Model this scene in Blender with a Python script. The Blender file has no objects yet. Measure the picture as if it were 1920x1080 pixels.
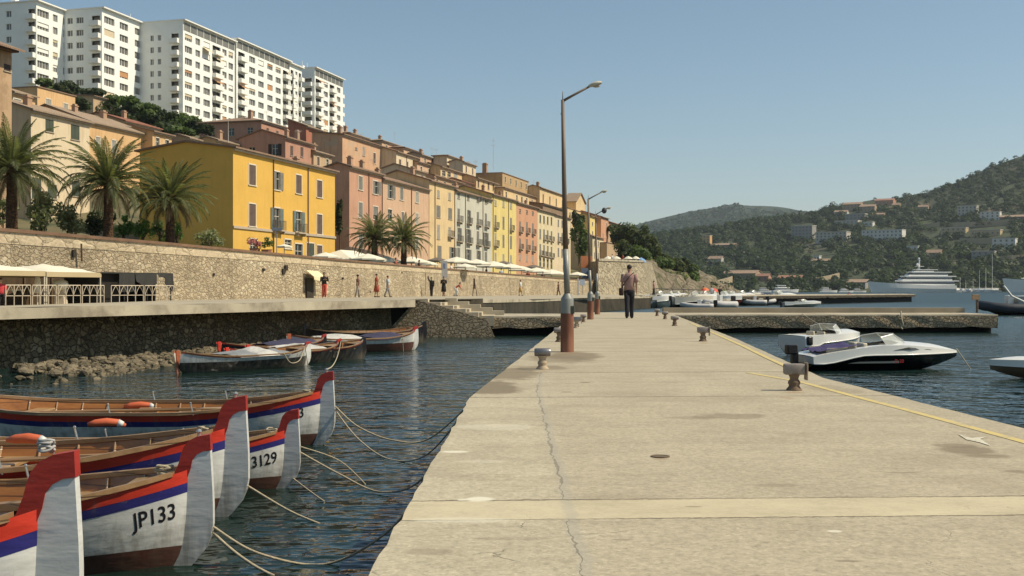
import bpy, bmesh, math, random
from mathutils import Vector, Matrix, noise
RND = random.Random(7)
F = 2133.3; HC = 0.97; HY = 543.0; CX = 960.0; WZ = -0.72
SC = bpy.context.scene
COL = SC.collection
pi = math.pi
rad = math.radians
ORD = ['first','second','third','fourth','fifth','sixth','seventh','eighth','ninth','tenth','eleventh','twelfth','thirteenth','fourteenth','fifteenth','sixteenth','seventeenth','eighteenth','nineteenth','twentieth']
def P(px, py, d): return Vector(((px-CX)/F*d, d, HC+(HY-py)/F*d))
def G(px, py, z=0.0):
    d = (HC-z)*F/(py-HY); return Vector(((px-CX)/F*d, d, z))
def lerp(a, b, t): return a+(b-a)*t
def interp(tab, x):
    if x <= tab[0][0]:
        (x0, y0), (x1, y1) = tab[0], tab[1]
    elif x >= tab[-1][0]:
        (x0, y0), (x1, y1) = tab[-2], tab[-1]
    else:
        for i in range(len(tab)-1):
            if tab[i][0] <= x <= tab[i+1][0]:
                (x0, y0), (x1, y1) = tab[i], tab[i+1]; break
    return y0+(y1-y0)*(x-x0)/(x1-x0)

# ---------------------------------------------------------------- materials
MATS = {}
def sock(nt, s, v):
    if isinstance(v, bpy.types.NodeSocket): nt.links.new(v, s)
    else: s.default_value = v
def nd(nt, t, **kw):
    n = nt.nodes.new(t)
    ins = kw.pop('ins', {})
    for k, v in kw.items(): setattr(n, k, v)
    for k, v in ins.items(): sock(nt, n.inputs[k], v)
    return n
def newmat(name):
    m = bpy.data.materials.new(name); m.use_nodes = True
    nt = m.node_tree
    b = nt.nodes['Principled BSDF']
    MATS[name] = m
    return m, nt, b
def mixc(nt, fac, a, b, mode='MIX'):
    n = nt.nodes.new('ShaderNodeMix'); n.data_type = 'RGBA'; n.blend_type = mode
    sock(nt, n.inputs[0], fac); sock(nt, n.inputs[6], a); sock(nt, n.inputs[7], b)
    return n.outputs[2]
def mth(nt, op, a, b=0.0, clamp=False):
    n = nt.nodes.new('ShaderNodeMath'); n.operation = op; n.use_clamp = clamp
    sock(nt, n.inputs[0], a); sock(nt, n.inputs[1], b)
    return n.outputs[0]
def c4(c): return (c[0], c[1], c[2], 1.0)
def ramp(nt, fac, stops, interp_='LINEAR'):
    n = nt.nodes.new('ShaderNodeValToRGB'); n.color_ramp.interpolation = interp_
    e = n.color_ramp.elements
    while len(e) > len(stops): e.remove(e[-1])
    while len(e) < len(stops): e.new(0.5)
    for el, (p, c) in zip(e, stops):
        el.position = p; el.color = c4(c) if len(c) == 3 else c
    sock(nt, n.inputs[0], fac)
    return n.outputs[0]
def coords(nt, stretch=(1, 1, 1), kind='Object'):
    tc = nt.nodes.new('ShaderNodeTexCoord')
    mp = nt.nodes.new('ShaderNodeMapping'); mp.inputs['Scale'].default_value = stretch
    nt.links.new(tc.outputs[kind], mp.inputs[0])
    return mp.outputs[0]
def tex_noise(nt, co, scale, detail=4, rough=0.55):
    n = nd(nt, 'ShaderNodeTexNoise', ins={'Scale': scale, 'Detail': detail, 'Roughness': rough})
    nt.links.new(co, n.inputs['Vector']); return n.outputs['Fac']
def bumpn(nt, h, strength=0.3, dist=0.02):
    n = nd(nt, 'ShaderNodeBump', ins={'Strength': strength, 'Distance': dist})
    nt.links.new(h, n.inputs['Height']); return n.outputs[0]
def gray(f): return (f, f, f)
def pm(name, c, rough=0.7, var=0.18, scale=3.0, detail=5, bump=0.0, bscale=25.0, bdist=0.01, metal=0.0, spec=0.35, stretch=(1, 1, 1), c2=None, c2s=0.8, c2t=(0.5, 0.62), coat=0.0):
    """painted / plain surface with noise variation, optional second patchy colour, optional bump"""
    if name in MATS: return MATS[name]
    m, nt, b = newmat(name)
    co = coords(nt, stretch)
    f = tex_noise(nt, co, scale, detail)
    col = ramp(nt, f, [(0.25, tuple(max(0, x*(1-var)) for x in c)), (0.75, tuple(min(1, x*(1+var)) for x in c))])
    if c2:
        f2 = tex_noise(nt, co, c2s, 6, 0.65)
        k = ramp(nt, f2, [(c2t[0], gray(0)), (c2t[1], gray(1))])
        col = mixc(nt, k, col, c4(c2))
    nt.links.new(col, b.inputs['Base Color'])
    b.inputs['Roughness'].default_value = rough; b.inputs['Metallic'].default_value = metal
    b.inputs['Specular IOR Level'].default_value = spec
    b.inputs['Coat Weight'].default_value = coat
    if bump:
        h = tex_noise(nt, co, bscale, 5)
        nt.links.new(bumpn(nt, h, bump, bdist), b.inputs['Normal'])
    return m
def stone_mat(name, cols, scale=3.0, mortar=(0.3, 0.26, 0.2), rough=0.9, bump=0.8, bdist=0.06, mw=0.06, stain=None, stretch=(1, 1, 1.25), jitter=0.35, streak=None):
    if name in MATS: return MATS[name]
    m, nt, b = newmat(name)
    co = coords(nt, stretch)
    nz = nd(nt, 'ShaderNodeTexNoise', ins={'Scale': scale*1.1, 'Detail': 3.0}); nt.links.new(co, nz.inputs['Vector'])
    add = nd(nt, 'ShaderNodeMix', data_type='VECTOR'); add.inputs[0].default_value = jitter/scale
    vm = nd(nt, 'ShaderNodeVectorMath', operation='MULTIPLY_ADD'); nt.links.new(nz.outputs['Color'], vm.inputs[0])
    vm.inputs[1].default_value = (jitter/scale*3,)*3; nt.links.new(co, vm.inputs[2])
    v1 = nd(nt, 'ShaderNodeTexVoronoi', ins={'Scale': scale}); nt.links.new(vm.outputs[0], v1.inputs['Vector'])
    v2 = nd(nt, 'ShaderNodeTexVoronoi', feature='DISTANCE_TO_EDGE', ins={'Scale': scale}); nt.links.new(vm.outputs[0], v2.inputs['Vector'])
    sep = nd(nt, 'ShaderNodeSeparateColor'); nt.links.new(v1.outputs['Color'], sep.inputs[0])
    n = len(cols)
    col = ramp(nt, sep.outputs[0], [(i/(n-1), c) for i, c in enumerate(cols)])
    fine = tex_noise(nt, co, scale*7, 4)
    col = mixc(nt, 0.5, col, ramp(nt, fine, [(0.3, gray(0.35)), (0.7, gray(0.75))]), 'OVERLAY')
    k = ramp(nt, v2.outputs['Distance'], [(mw*0.3, gray(1)), (mw, gray(0))])
    col = mixc(nt, k, col, c4(mortar))
    if stain:
        f2 = tex_noise(nt, co, 0.35, 5, 0.6)
        col = mixc(nt, ramp(nt, f2, [(0.42, gray(0)), (0.7, gray(0.75))]), col, c4(stain))
    if streak:
        s1 = tex_noise(nt, coords(nt, (0.55, 0.55, 0.10)), 1.2, 6, 0.7); col = mixc(nt, ramp(nt, s1, [(0.50, gray(0)), (0.66, gray(0.6))]), col, c4(streak))
        s2 = tex_noise(nt, coords(nt, (0.09, 0.09, 0.2)), 1.0, 3, 0.5); col = mixc(nt, 0.6, col, ramp(nt, s2, [(0.35, gray(0.40)), (0.65, gray(0.60))]), 'OVERLAY')
    nt.links.new(col, b.inputs['Base Color'])
    b.inputs['Roughness'].default_value = rough; b.inputs['Specular IOR Level'].default_value = 0.2
    h = mth(nt, 'MINIMUM', v2.outputs['Distance'], 0.16)
    h = mth(nt, 'ADD', mth(nt, 'MULTIPLY', h, 5.0), mth(nt, 'MULTIPLY', fine, 0.5))
    h = mth(nt, 'ADD', h, mth(nt, 'MULTIPLY', sep.outputs[1], 0.5))
    nt.links.new(bumpn(nt, h, bump, bdist), b.inputs['Normal'])
    return m
def leaf_mat(name, c1, c2, scale=1.2, rough=0.55):
    if name in MATS: return MATS[name]
    m, nt, b = newmat(name)
    co = coords(nt)
    f = tex_noise(nt, co, scale, 3)
    nt.links.new(ramp(nt, f, [(0.35, c1), (0.68, c2)]), b.inputs['Base Color'])
    b.inputs['Roughness'].default_value = rough; b.inputs['Specular IOR Level'].default_value = 0.25
    tr_ = nd(nt, 'ShaderNodeBsdfTranslucent', ins={'Color': ramp(nt, f, [(0.35, tuple(min(1, x*1.5*y) for x, y in zip(c1, (1.1, 1.15, 0.6)))), (0.68, tuple(min(1, x*1.5*y) for x, y in zip(c2, (1.1, 1.15, 0.6))))])})
    ms = nd(nt, 'ShaderNodeMixShader', ins={0: 0.38}); nt.links.new(b.outputs[0], ms.inputs[1]); nt.links.new(tr_.outputs[0], ms.inputs[2]); nt.links.new(ms.outputs[0], nt.nodes['Material Output'].inputs[0])
    return m
def glass_mat(name='window_glass', c=(0.02, 0.03, 0.035)):
    if name in MATS: return MATS[name]
    m, nt, b = newmat(name)
    b.inputs['Base Color'].default_value = c4(c); b.inputs['Roughness'].default_value = 0.08
    return m

# ---------------------------------------------------------------- mesh builder
class MB:
    def __init__(s): s.v = []; s.f = []; s.m = []
    def add(s, verts, faces, mi=0, M=None):
        o = len(s.v)
        for p in verts:
            p = Vector(p)
            s.v.append(M @ p if M else p)
        for f in faces:
            s.f.append([o+i for i in f]); s.m.append(mi)
        return s
    def box(s, x0, x1, y0, y1, z0, z1, mi=0, M=None):
        v = [(x0, y0, z0), (x1, y0, z0), (x1, y1, z0), (x0, y1, z0), (x0, y0, z1), (x1, y0, z1), (x1, y1, z1), (x0, y1, z1)]
        return s.add(v, [(0, 3, 2, 1), (4, 5, 6, 7), (0, 1, 5, 4), (1, 2, 6, 5), (2, 3, 7, 6), (3, 0, 4, 7)], mi, M)
    def cbox(s, c, sz, mi=0, M=None, rz=0, taper=1.0):
        v = []
        for z in (-1, 1):
            t = taper if z > 0 else 1.0
            for x, y in ((-1, -1), (1, -1), (1, 1), (-1, 1)):
                v.append(Vector((x*sz[0]/2*t, y*sz[1]/2*t, z*sz[2]/2)))
        R = Matrix.Rotation(rz, 3, 'Z'); c = Vector(c)
        v = [R @ p + c for p in v]
        return s.add(v, [(0, 3, 2, 1), (4, 5, 6, 7), (0, 1, 5, 4), (1, 2, 6, 5), (2, 3, 7, 6), (3, 0, 4, 7)], mi, M)
    def bbox(s, c, sz, bev, mi=0, M=None, rz=0, segs=2):
        bm = bmesh.new(); bmesh.ops.create_cube(bm, size=1.0)
        for v in bm.verts: v.co = Vector((v.co.x*sz[0], v.co.y*sz[1], v.co.z*sz[2]))
        bmesh.ops.bevel(bm, geom=bm.edges[:], offset=bev, segments=segs, affect='EDGES', profile=0.5)
        R = Matrix.Rotation(rz, 3, 'Z'); c = Vector(c)
        bm.verts.ensure_lookup_table()
        vs = [R @ v.co + c for v in bm.verts]; fs = [[v.index for v in f.verts] for f in bm.faces]
        bm.free()
        return s.add(vs, fs, mi, M)
    def quad(s, a, b, c, d, mi=0, M=None): return s.add([a, b, c, d], [(0, 1, 2, 3)], mi, M)
    def poly(s, pts, mi=0, M=None): return s.add(pts, [tuple(range(len(pts)))], mi, M)
    def prism(s, pts, off, mi=0, M=None):
        """closed polygon pts extruded by vector off"""
        n = len(pts); off = Vector(off)
        v = [Vector(p) for p in pts]+[Vector(p)+off for p in pts]
        f = [tuple(range(n))[::-1], tuple(range(n, 2*n))]+[(i, (i+1) % n, n+(i+1) % n, n+i) for i in range(n)]
        return s.add(v, f, mi, M)
    def loft(s, rings, closed=True, caps=True, mi=0, M=None):
        n = len(rings[0]); v = [p for r in rings for p in r]; f = []
        for i in range(len(rings)-1):
            for j in range(n if closed else n-1):
                k = (j+1) % n
                f.append((i*n+j, i*n+k, (i+1)*n+k, (i+1)*n+j))
        if caps and closed:
            f.append(tuple(range(n))[::-1]); f.append(tuple(range((len(rings)-1)*n, len(rings)*n)))
        return s.add(v, f, mi, M)
    def tube(s, pts, r, n=6, mi=0, M=None, caps=True, flat=1.0):
        pts = [Vector(p) for p in pts]; k = len(pts)
        rs = r if isinstance(r, (list, tuple)) else [r]*k
        rings = []; up = None
        for i, p in enumerate(pts):
            t = (pts[min(i+1, k-1)]-pts[max(i-1, 0)])
            if t.length < 1e-9: t = Vector((0, 0, 1))
            t.normalize()
            if up is None: up = Vector((0, 0, 1)) if abs(t.z) < 0.9 else Vector((1, 0, 0))
            a = t.cross(up)
            if a.length < 1e-6: a = t.cross(Vector((0, 1, 0)))
            a.normalize(); b = a.cross(t).normalized(); up = b
            rings.append([p+(a*math.cos(2*pi*j/n)+b*math.sin(2*pi*j/n)*flat)*rs[i] for j in range(n)])
        return s.loft(rings, True, caps, mi, M)
    def lathe(s, prof, n=16, c=(0, 0, 0), mi=0, M=None):
        c = Vector(c)
        return s.loft([[c+Vector((r*math.cos(2*pi*j/n), r*math.sin(2*pi*j/n), z)) for j in range(n)] for r, z in prof], True, True, mi, M)
    def ell(s, c, r, mi=0, M=None, n=10, m=7):
        c = Vector(c); rings = []
        for i in range(m+1):
            a = -pi/2+pi*i/m; a = max(-pi/2+0.06, min(pi/2-0.06, a))
            rings.append([c+Vector((r[0]*math.cos(a)*math.cos(2*pi*j/n), r[1]*math.cos(a)*math.sin(2*pi*j/n), r[2]*math.sin(a))) for j in range(n)])
        return s.loft(rings, True, True, mi, M)
    def leaf(s, c, size, rnd, mi=0, up=0.3, asp=0.6, out=None):
        d = Vector((rnd.gauss(0, 1), rnd.gauss(0, 1), rnd.gauss(0, 1)+up))
        if out is not None: d = d*0.55+out*1.2
        if d.length < 1e-4: d = Vector((0, 0, 1))
        d.normalize()
        a = d.orthogonal().normalized(); a = Matrix.Rotation(rnd.uniform(0, 2*pi), 3, d) @ a
        b = d.cross(a)
        a = a*size*0.5; b = b*size*0.5*asp
        c = Vector(c)
        o = len(s.v); s.v += [c-a, c-b*0.9+a*0.1, c+a, c+b*0.9+a*0.1]
        s.f.append([o, o+1, o+2, o+3]); s.m.append(mi)
    def crown(s, c, r, n, size, rnd, mi=0, lobes=7, hollow=0.55):
        """leaf-cluster crown: lobes spread through an ellipsoid"""
        c = Vector(c); L = []
        for i in range(lobes):
            d = Vector((rnd.gauss(0, 1), rnd.gauss(0, 1), rnd.gauss(0, 1))).normalized()
            k = rnd.uniform(0.35, 0.72)
            L.append((c+Vector((d.x*r[0]*k, d.y*r[1]*k, d.z*r[2]*k)), rnd.uniform(0.32, 0.55)))
        for i in range(n):
            lc, lr = L[i % lobes]
            d = Vector((rnd.gauss(0, 1), rnd.gauss(0, 1), rnd.gauss(0, 1))).normalized()
            q = lr*rnd.uniform(hollow, 1.05)
            s.leaf(lc+Vector((d.x*r[0]*q, d.y*r[1]*q, d.z*r[2]*q)), size*rnd.uniform(0.6, 1.35), rnd, mi, 0.3, 0.6, d)
    def build(s, name, mats, parent=None, smooth=False, loc=None, label=None, sub=None):
        if not s.v: return None
        me = bpy.data.meshes.new(name)
        o = Vector((0, 0, 0)) if loc is None else Vector(loc)
        me.from_pydata([tuple(p-o) for p in s.v], [], s.f)
        if not isinstance(mats, (list, tuple)): mats = [mats]
        for m in mats: me.materials.append(m)
        if len(mats) > 1: me.polygons.foreach_set('material_index', s.m)
        if smooth: me.polygons.foreach_set('use_smooth', [True]*len(me.polygons))
        me.update()
        ob = bpy.data.objects.new(name, me); COL.objects.link(ob)
        if parent: ob.parent = parent
        if loc is not None: ob.location = o
        if label: ob['label'] = label
        return ob
def autosmooth(ob, ang=35):
    me = ob.data
    bm = bmesh.new(); bm.from_mesh(me)
    for f in bm.faces: f.smooth = True
    for e in bm.edges:
        if len(e.link_faces) == 2 and e.calc_face_angle(0) > rad(ang): e.smooth = False
    bm.to_mesh(me); bm.free()
    return ob
def fixn(ob):
    bm = bmesh.new(); bm.from_mesh(ob.data); bmesh.ops.recalc_face_normals(bm, faces=bm.faces[:]); bm.to_mesh(ob.data); bm.free(); return ob
def tag(o, label=None, cat=None, group=None, kind=None):
    if label: o['label'] = label
    if cat: o['category'] = cat
    if group: o['group'] = group
    if kind: o['kind'] = kind
    return o
def thing(name, label, cat, loc=(0, 0, 0), rz=0.0, group=None):
    o = bpy.data.objects.new(name, None); COL.objects.link(o)
    o.location = loc; o.rotation_euler = (0, 0, rz); o.empty_display_size = 0.2
    return tag(o, label, cat, group, 'thing')
def copy_tree(o, parent=None):
    c = o.copy(); COL.objects.link(c)
    if parent: c.parent = parent
    for ch in list(o.children): copy_tree(ch, c)
    return c
def inst(o, name, parent, loc, rz=0.0):
    """another object sharing a mesh, as a part of parent"""
    c = o.copy(); COL.objects.link(c); c.parent = parent; c.location = loc; c.rotation_euler = (0, 0, rz); c.name = name
    for ch in list(o.children): 
        k = ch.copy(); COL.objects.link(k); k.parent = c
    return c
def textmesh(body, size):
    cu = bpy.data.curves.new('lettering', 'FONT'); cu.body = body; cu.size = size; cu.align_x = 'LEFT'; cu.resolution_u = 3; cu.offset = size*0.012
    ob = bpy.data.objects.new('lettering', cu); COL.objects.link(ob)
    dg = bpy.context.evaluated_depsgraph_get(); dg.update()
    me = bpy.data.meshes.new_from_object(ob.evaluated_get(dg))
    COL.objects.unlink(ob); bpy.data.objects.remove(ob)
    v = [tuple(p.co) for p in me.vertices]; f = [tuple(p.vertices) for p in me.polygons]
    bpy.data.meshes.remove(me)
    return v, f
# ================================================================ camera, light, sky
cam = bpy.data.cameras.new('camera'); cam.lens = 40.0; cam.sensor_width = 36.0; cam.clip_end = 12000; cam.clip_start = 0.05
cam.shift_y = 3.0/1920.0
co_ = bpy.data.objects.new('camera', cam); COL.objects.link(co_); co_.location = (0, 0, HC); co_.rotation_euler = (pi/2, 0, 0)
SC.camera = co_
SUN_AZ = rad(-6); SUN_EL = rad(49)
sd = Vector((math.cos(SUN_EL)*math.cos(SUN_AZ), math.cos(SUN_EL)*math.sin(SUN_AZ), math.sin(SUN_EL)))
sl = bpy.data.lights.new('sun', 'SUN'); sl.energy = 5.0; sl.angle = rad(0.5); sl.color = (1.0, 0.88, 0.67)
so = bpy.data.objects.new('sun', sl); COL.objects.link(so); so.rotation_euler = sd.to_track_quat('Z', 'Y').to_euler(); so.location = (60, 10, 80)
w = bpy.data.worlds.new('World'); SC.world = w; w.use_nodes = True
nt = w.node_tree; bg = nt.nodes['Background']
sky = nt.nodes.new('ShaderNodeTexSky'); sky.sky_type = 'NISHITA'; sky.sun_disc = False
sky.sun_elevation = SUN_EL; sky.sun_rotation = rad(96); sky.air_density = 1.0; sky.dust_density = 0.5; sky.ozone_density = 1.0; sky.altitude = 0
hs = nt.nodes.new('ShaderNodeHueSaturation'); hs.inputs['Saturation'].default_value = 0.98; hs.inputs['Hue'].default_value = 0.488
nt.links.new(sky.outputs[0], hs.inputs['Color']); nt.links.new(hs.outputs[0], bg.inputs['Color'])
bg.inputs['Strength'].default_value = 0.099
SC.view_settings.view_transform = 'Standard'; SC.view_settings.look = 'None'; SC.view_settings.exposure = 0.06; SC.view_settings.gamma = 1.0
SC.cycles.max_bounces = 8; SC.cycles.diffuse_bounces = 3; SC.cycles.glossy_bounces = 4; SC.cycles.transparent_max_bounces = 8; SC.cycles.volume_bounces = 0
SC.cycles.caustics_reflective = False; SC.cycles.caustics_refractive = False

# ================================================================ water
m, nt, b = newmat('water')
co = coords(nt, (0.75, 1.0, 1.0))
n1 = tex_noise(nt, co, 0.45, 3, 0.5); n2 = tex_noise(nt, co, 1.7, 3, 0.5); n3 = tex_noise(nt, co, 4.6, 2, 0.5)
h = mth(nt, 'ADD', mth(nt, 'MULTIPLY', n1, 0.22), mth(nt, 'MULTIPLY', n2, 0.17))
h = mth(nt, 'ADD', h, mth(nt, 'MULTIPLY', n3, 0.075))
nt.links.new(bumpn(nt, h, 1.0, 0.6), b.inputs['Normal'])
cw = coords(nt)
big = tex_noise(nt, cw, 0.05, 2)
nt.links.new(ramp(nt, big, [(0.35, (0.008, 0.020, 0.015)), (0.7, (0.013, 0.036, 0.036))]), b.inputs['Base Color'])
sw_ = nd(nt, 'ShaderNodeSeparateXYZ'); nt.links.new(cw, sw_.inputs[0])
nt.links.new(ramp(nt, mth(nt, 'MULTIPLY', sw_.outputs[1], 0.004), [(0.06, gray(0.06)), (0.22, gray(0.20)), (0.6, gray(0.34))]), b.inputs['Roughness']); b.inputs['IOR'].default_value = 1.333; b.inputs['Specular IOR Level'].default_value = 0.5
mb = MB(); mb.quad((-900, -60, WZ), (1500, -60, WZ), (1500, 1600, WZ), (-900, 1600, WZ))
tag(mb.build('water', m), kind='structure')
mb = MB(); mb.quad((-1400, -62, -6.0), (3200, -62, -6.0), (3200, 4200, -6.0), (-1400, 4200, -6.0))
tag(mb.build('seabed_ground', pm('seabed', (0.05, 0.06, 0.05))), kind='structure')

# ================================================================ pier
m, nt, b = newmat('pier_concrete')
co = coords(nt)
tc = nt.nodes.new('ShaderNodeTexCoord'); sx = nd(nt, 'ShaderNodeSeparateXYZ'); nt.links.new(tc.outputs['Object'], sx.inputs[0])
X, Y = sx.outputs[0], sx.outputs[1]
wob = tex_noise(nt, co, 3.0, 5, 0.6); wob2 = tex_noise(nt, co, 14.0, 4, 0.6)
f1 = tex_noise(nt, co, 1.3, 6, 0.65); f2 = tex_noise(nt, coords(nt, (0.8, 1.4, 1)), 1.9, 8, 0.75); f3 = tex_noise(nt, co, 60, 3, 0.7)
base = ramp(nt, f1, [(0.25, (0.36, 0.315, 0.225)), (0.75, (0.46, 0.405, 0.295))])
left = ramp(nt, f1, [(0.25, (0.395, 0.352, 0.255)), (0.75, (0.485, 0.435, 0.318))])
# the strip left of the long crack is paler; the crack bends with the pier
wx = mth(nt, 'ADD', X, mth(nt, 'MULTIPLY', mth(nt, 'SUBTRACT', wob, 0.5), 0.10))
wx = mth(nt, 'ADD', wx, mth(nt, 'MULTIPLY', mth(nt, 'SUBTRACT', wob2, 0.5), 0.035))
cr = mth(nt, 'SUBTRACT', wx, mth(nt, 'MULTIPLY_ADD', mth(nt, 'MAXIMUM', mth(nt, 'SUBTRACT', Y, 11.0), 0.0), 0.04))
# (MULTIPLY_ADD third input stays 0.5 by default, so shift)
crv = mth(nt, 'ADD', cr, 0.5-0.24)
kl = ramp(nt, mth(nt, 'ADD', mth(nt, 'MULTIPLY', crv, 3.0), 0.5), [(0.2, gray(1)), (0.9, gray(0))])
kl = mth(nt, 'MULTIPLY', kl, ramp(nt, mth(nt, 'MULTIPLY', Y, 0.05), [(0.50, gray(1)), (0.56, gray(0))]))
col = mixc(nt, kl, base, left)
col = mixc(nt, ramp(nt, f2, [(0.50, gray(0)), (0.72, gray(0.5))]), col, c4((0.24, 0.20, 0.14)))
col = mixc(nt, 0.55, col, ramp(nt, tex_noise(nt, co, 22.0, 8, 0.8), [(0.30, gray(0.22)), (0.5, gray(0.5)), (0.70, gray(0.72))]), 'OVERLAY')
col = mixc(nt, ramp(nt, tex_noise(nt, co, 0.55, 5, 0.7), [(0.5, gray(0)), (0.66, gray(0.5))]), col, c4((0.31, 0.26, 0.185)))
col = mixc(nt, ramp(nt, f3, [(0.3, gray(0.35)), (0.36, gray(0))]), col, c4((0.16, 0.14, 0.10)))
agg = nd(nt, 'ShaderNodeTexVoronoi', ins={'Scale': 75.0}); nt.links.new(co, agg.inputs['Vector'])
ags = nd(nt, 'ShaderNodeSeparateColor'); nt.links.new(agg.outputs['Color'], ags.inputs[0])
col = mixc(nt, 0.42, col, ramp(nt, ags.outputs[0], [(0.0, gray(0.30)), (0.15, gray(0.46)), (0.85, gray(0.54)), (1.0, gray(0.70))]), 'OVERLAY')
# pale cement strip crossing the pier
ys = mth(nt, 'ADD', Y, mth(nt, 'MULTIPLY', mth(nt, 'SUBTRACT', wob2, 0.5), 0.05))
ys = mth(nt, 'SUBTRACT', ys, mth(nt, 'MULTIPLY', X, 0.045))
band = mth(nt, 'MULTIPLY', mth(nt, 'GREATER_THAN', ys, 4.80), mth(nt, 'LESS_THAN', ys, 5.24))
col = mixc(nt, mth(nt, 'MULTIPLY', band, ramp(nt, f2, [(0.3, gray(0.85)), (0.65, gray(0.45))])), col, ramp(nt, f2, [(0.3, (0.60, 0.53, 0.36)), (0.7, (0.52, 0.45, 0.30))]))
# joints across the pier
crack = None
for yj, wd in ((4.80, 0.006), (5.24, 0.008), (10.25, 0.014), (13.3, 0.02), (17.8, 0.02), (22.5, 0.03), (30.0, 0.03)):
    dj = mth(nt, 'ABSOLUTE', mth(nt, 'SUBTRACT', ys, yj))
    k = ramp(nt, mth(nt, 'DIVIDE', dj, wd*2), [(0.35, gray(1)), (0.9, gray(0))])
    crack = k if crack is None else mth(nt, 'MAXIMUM', crack, k)
gate = ramp(nt, tex_noise(nt, co, 0.9, 3), [(0.36, gray(0.25)), (0.5, gray(0.9))])
crack = mth(nt, 'MULTIPLY', crack, gate)
cw_ = mth(nt, 'ADD', 0.003, mth(nt, 'MULTIPLY', mth(nt, 'MAXIMUM', mth(nt, 'SUBTRACT', tex_noise(nt, co, 2.2, 2), 0.48), 0.0), 0.055))
k = ramp(nt, mth(nt, 'DIVIDE', mth(nt, 'ABSOLUTE', crv), cw_), [(0.5, gray(1)), (1.0, gray(0))])
k = mth(nt, 'MULTIPLY', k, mth(nt, 'MULTIPLY', mth(nt, 'LESS_THAN', Y, 13.3), mth(nt, 'SUBTRACT', 1.0, band)))
crack = mth(nt, 'MAXIMUM', crack, mth(nt, 'MULTIPLY', k, 0.42))
# bluish putty smeared along the crack
kp = ramp(nt, mth(nt, 'DIVIDE', mth(nt, 'ABSOLUTE', mth(nt, 'SUBTRACT', crv, 0.015)), 0.035), [(0.5, gray(0.4)), (1.0, gray(0))])
kp = mth(nt, 'MULTIPLY', kp, mth(nt, 'LESS_THAN', Y, 13.3))
col = mixc(nt, kp, col, c4((0.34, 0.325, 0.28)))
# fine net of hairline cracks in the foreground
vn = nd(nt, 'ShaderNodeTexVoronoi', feature='DISTANCE_TO_EDGE', ins={'Scale': 1.1})
va = nd(nt, 'ShaderNodeVectorMath', operation='MULTIPLY_ADD'); nz = nd(nt, 'ShaderNodeTexNoise', ins={'Scale': 3.0, 'Detail': 5.0}); nt.links.new(co, nz.inputs['Vector'])
nt.links.new(nz.outputs['Color'], va.inputs[0]); va.inputs[1].default_value = (0.5, 0.5, 0.5); nt.links.new(co, va.inputs[2]); nt.links.new(va.outputs[0], vn.inputs['Vector'])
hair = ramp(nt, vn.outputs['Distance'], [(0.001, gray(0.35)), (0.004, gray(0))])
hair = mth(nt, 'MULTIPLY', hair, ramp(nt, tex_noise(nt, co, 0.8, 2), [(0.54, gray(0)), (0.62, gray(1))]))
hair2 = mth(nt, 'MULTIPLY', ramp(nt, vn.outputs['Distance'], [(0.001, gray(0.9)), (0.006, gray(0))]), mth(nt, 'MULTIPLY', ramp(nt, tex_noise(nt, co, 2.6, 3), [(0.47, gray(0)), (0.56, gray(0.8))]), mth(nt, 'MULTIPLY', mth(nt, 'LESS_THAN', mth(nt, 'ADD', X, wob), 1.0), mth(nt, 'LESS_THAN', Y, 4.75))))
hair = mth(nt, 'MAXIMUM', hair, hair2)
crack = mth(nt, 'MAXIMUM', crack, hair)
col = mixc(nt, crack, col, c4((0.10, 0.085, 0.06)))
def blot(cx, cy, rx, ry, c, amt=1.0, soft=0.25, nzamp=0.9, rot=0.0):
    """a stain of its own shape at a fixed place on the pier"""
    global col
    dx = mth(nt, 'SUBTRACT', X, cx); dy = mth(nt, 'SUBTRACT', Y, cy)
    ca, sa = math.cos(rot), math.sin(rot)
    u = mth(nt, 'DIVIDE', mth(nt, 'ADD', mth(nt, 'MULTIPLY', dx, ca), mth(nt, 'MULTIPLY', dy, sa)), rx)
    v = mth(nt, 'DIVIDE', mth(nt, 'SUBTRACT', mth(nt, 'MULTIPLY', dy, ca), mth(nt, 'MULTIPLY', dx, sa)), ry)
    r = mth(nt, 'SQRT', mth(nt, 'ADD', mth(nt, 'MULTIPLY', u, u), mth(nt, 'MULTIPLY', v, v)))
    r = mth(nt, 'ADD', r, mth(nt, 'MULTIPLY', mth(nt, 'SUBTRACT', wob, 0.5), nzamp))
    k = ramp(nt, r, [(max(0, 1-soft)*0.5, gray(amt)), (0.5, gray(0))])
    # ramp positions live in 0..1, so r is halved
    k.node.inputs[0].links[0].from_socket
    hlf = mth(nt, 'MULTIPLY', r, 0.5); nt.links.new(hlf, k.node.inputs[0])
    col = mixc(nt, k, col, c4(c))
wet = (0.19, 0.155, 0.105)
def gp(px, py): q = G(px, py); return q.x, q.y
for (px, py, rx, ry, a, rot) in ((1078, 667, 0.45, 1.3, 0.75, 0), (1045, 672, 0.5, 1.1, 0.6, 0), (950, 700, 0.42, 1.1, 0.75, 0), (925, 728, 0.30, 0.9, 0.85, 0), (1012, 690, 0.42, 0.5, 0.6, 0)):
    q = gp(px, py); blot(q[0], q[1], rx, ry, wet, a, 0.3, 1.3, rot)
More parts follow.
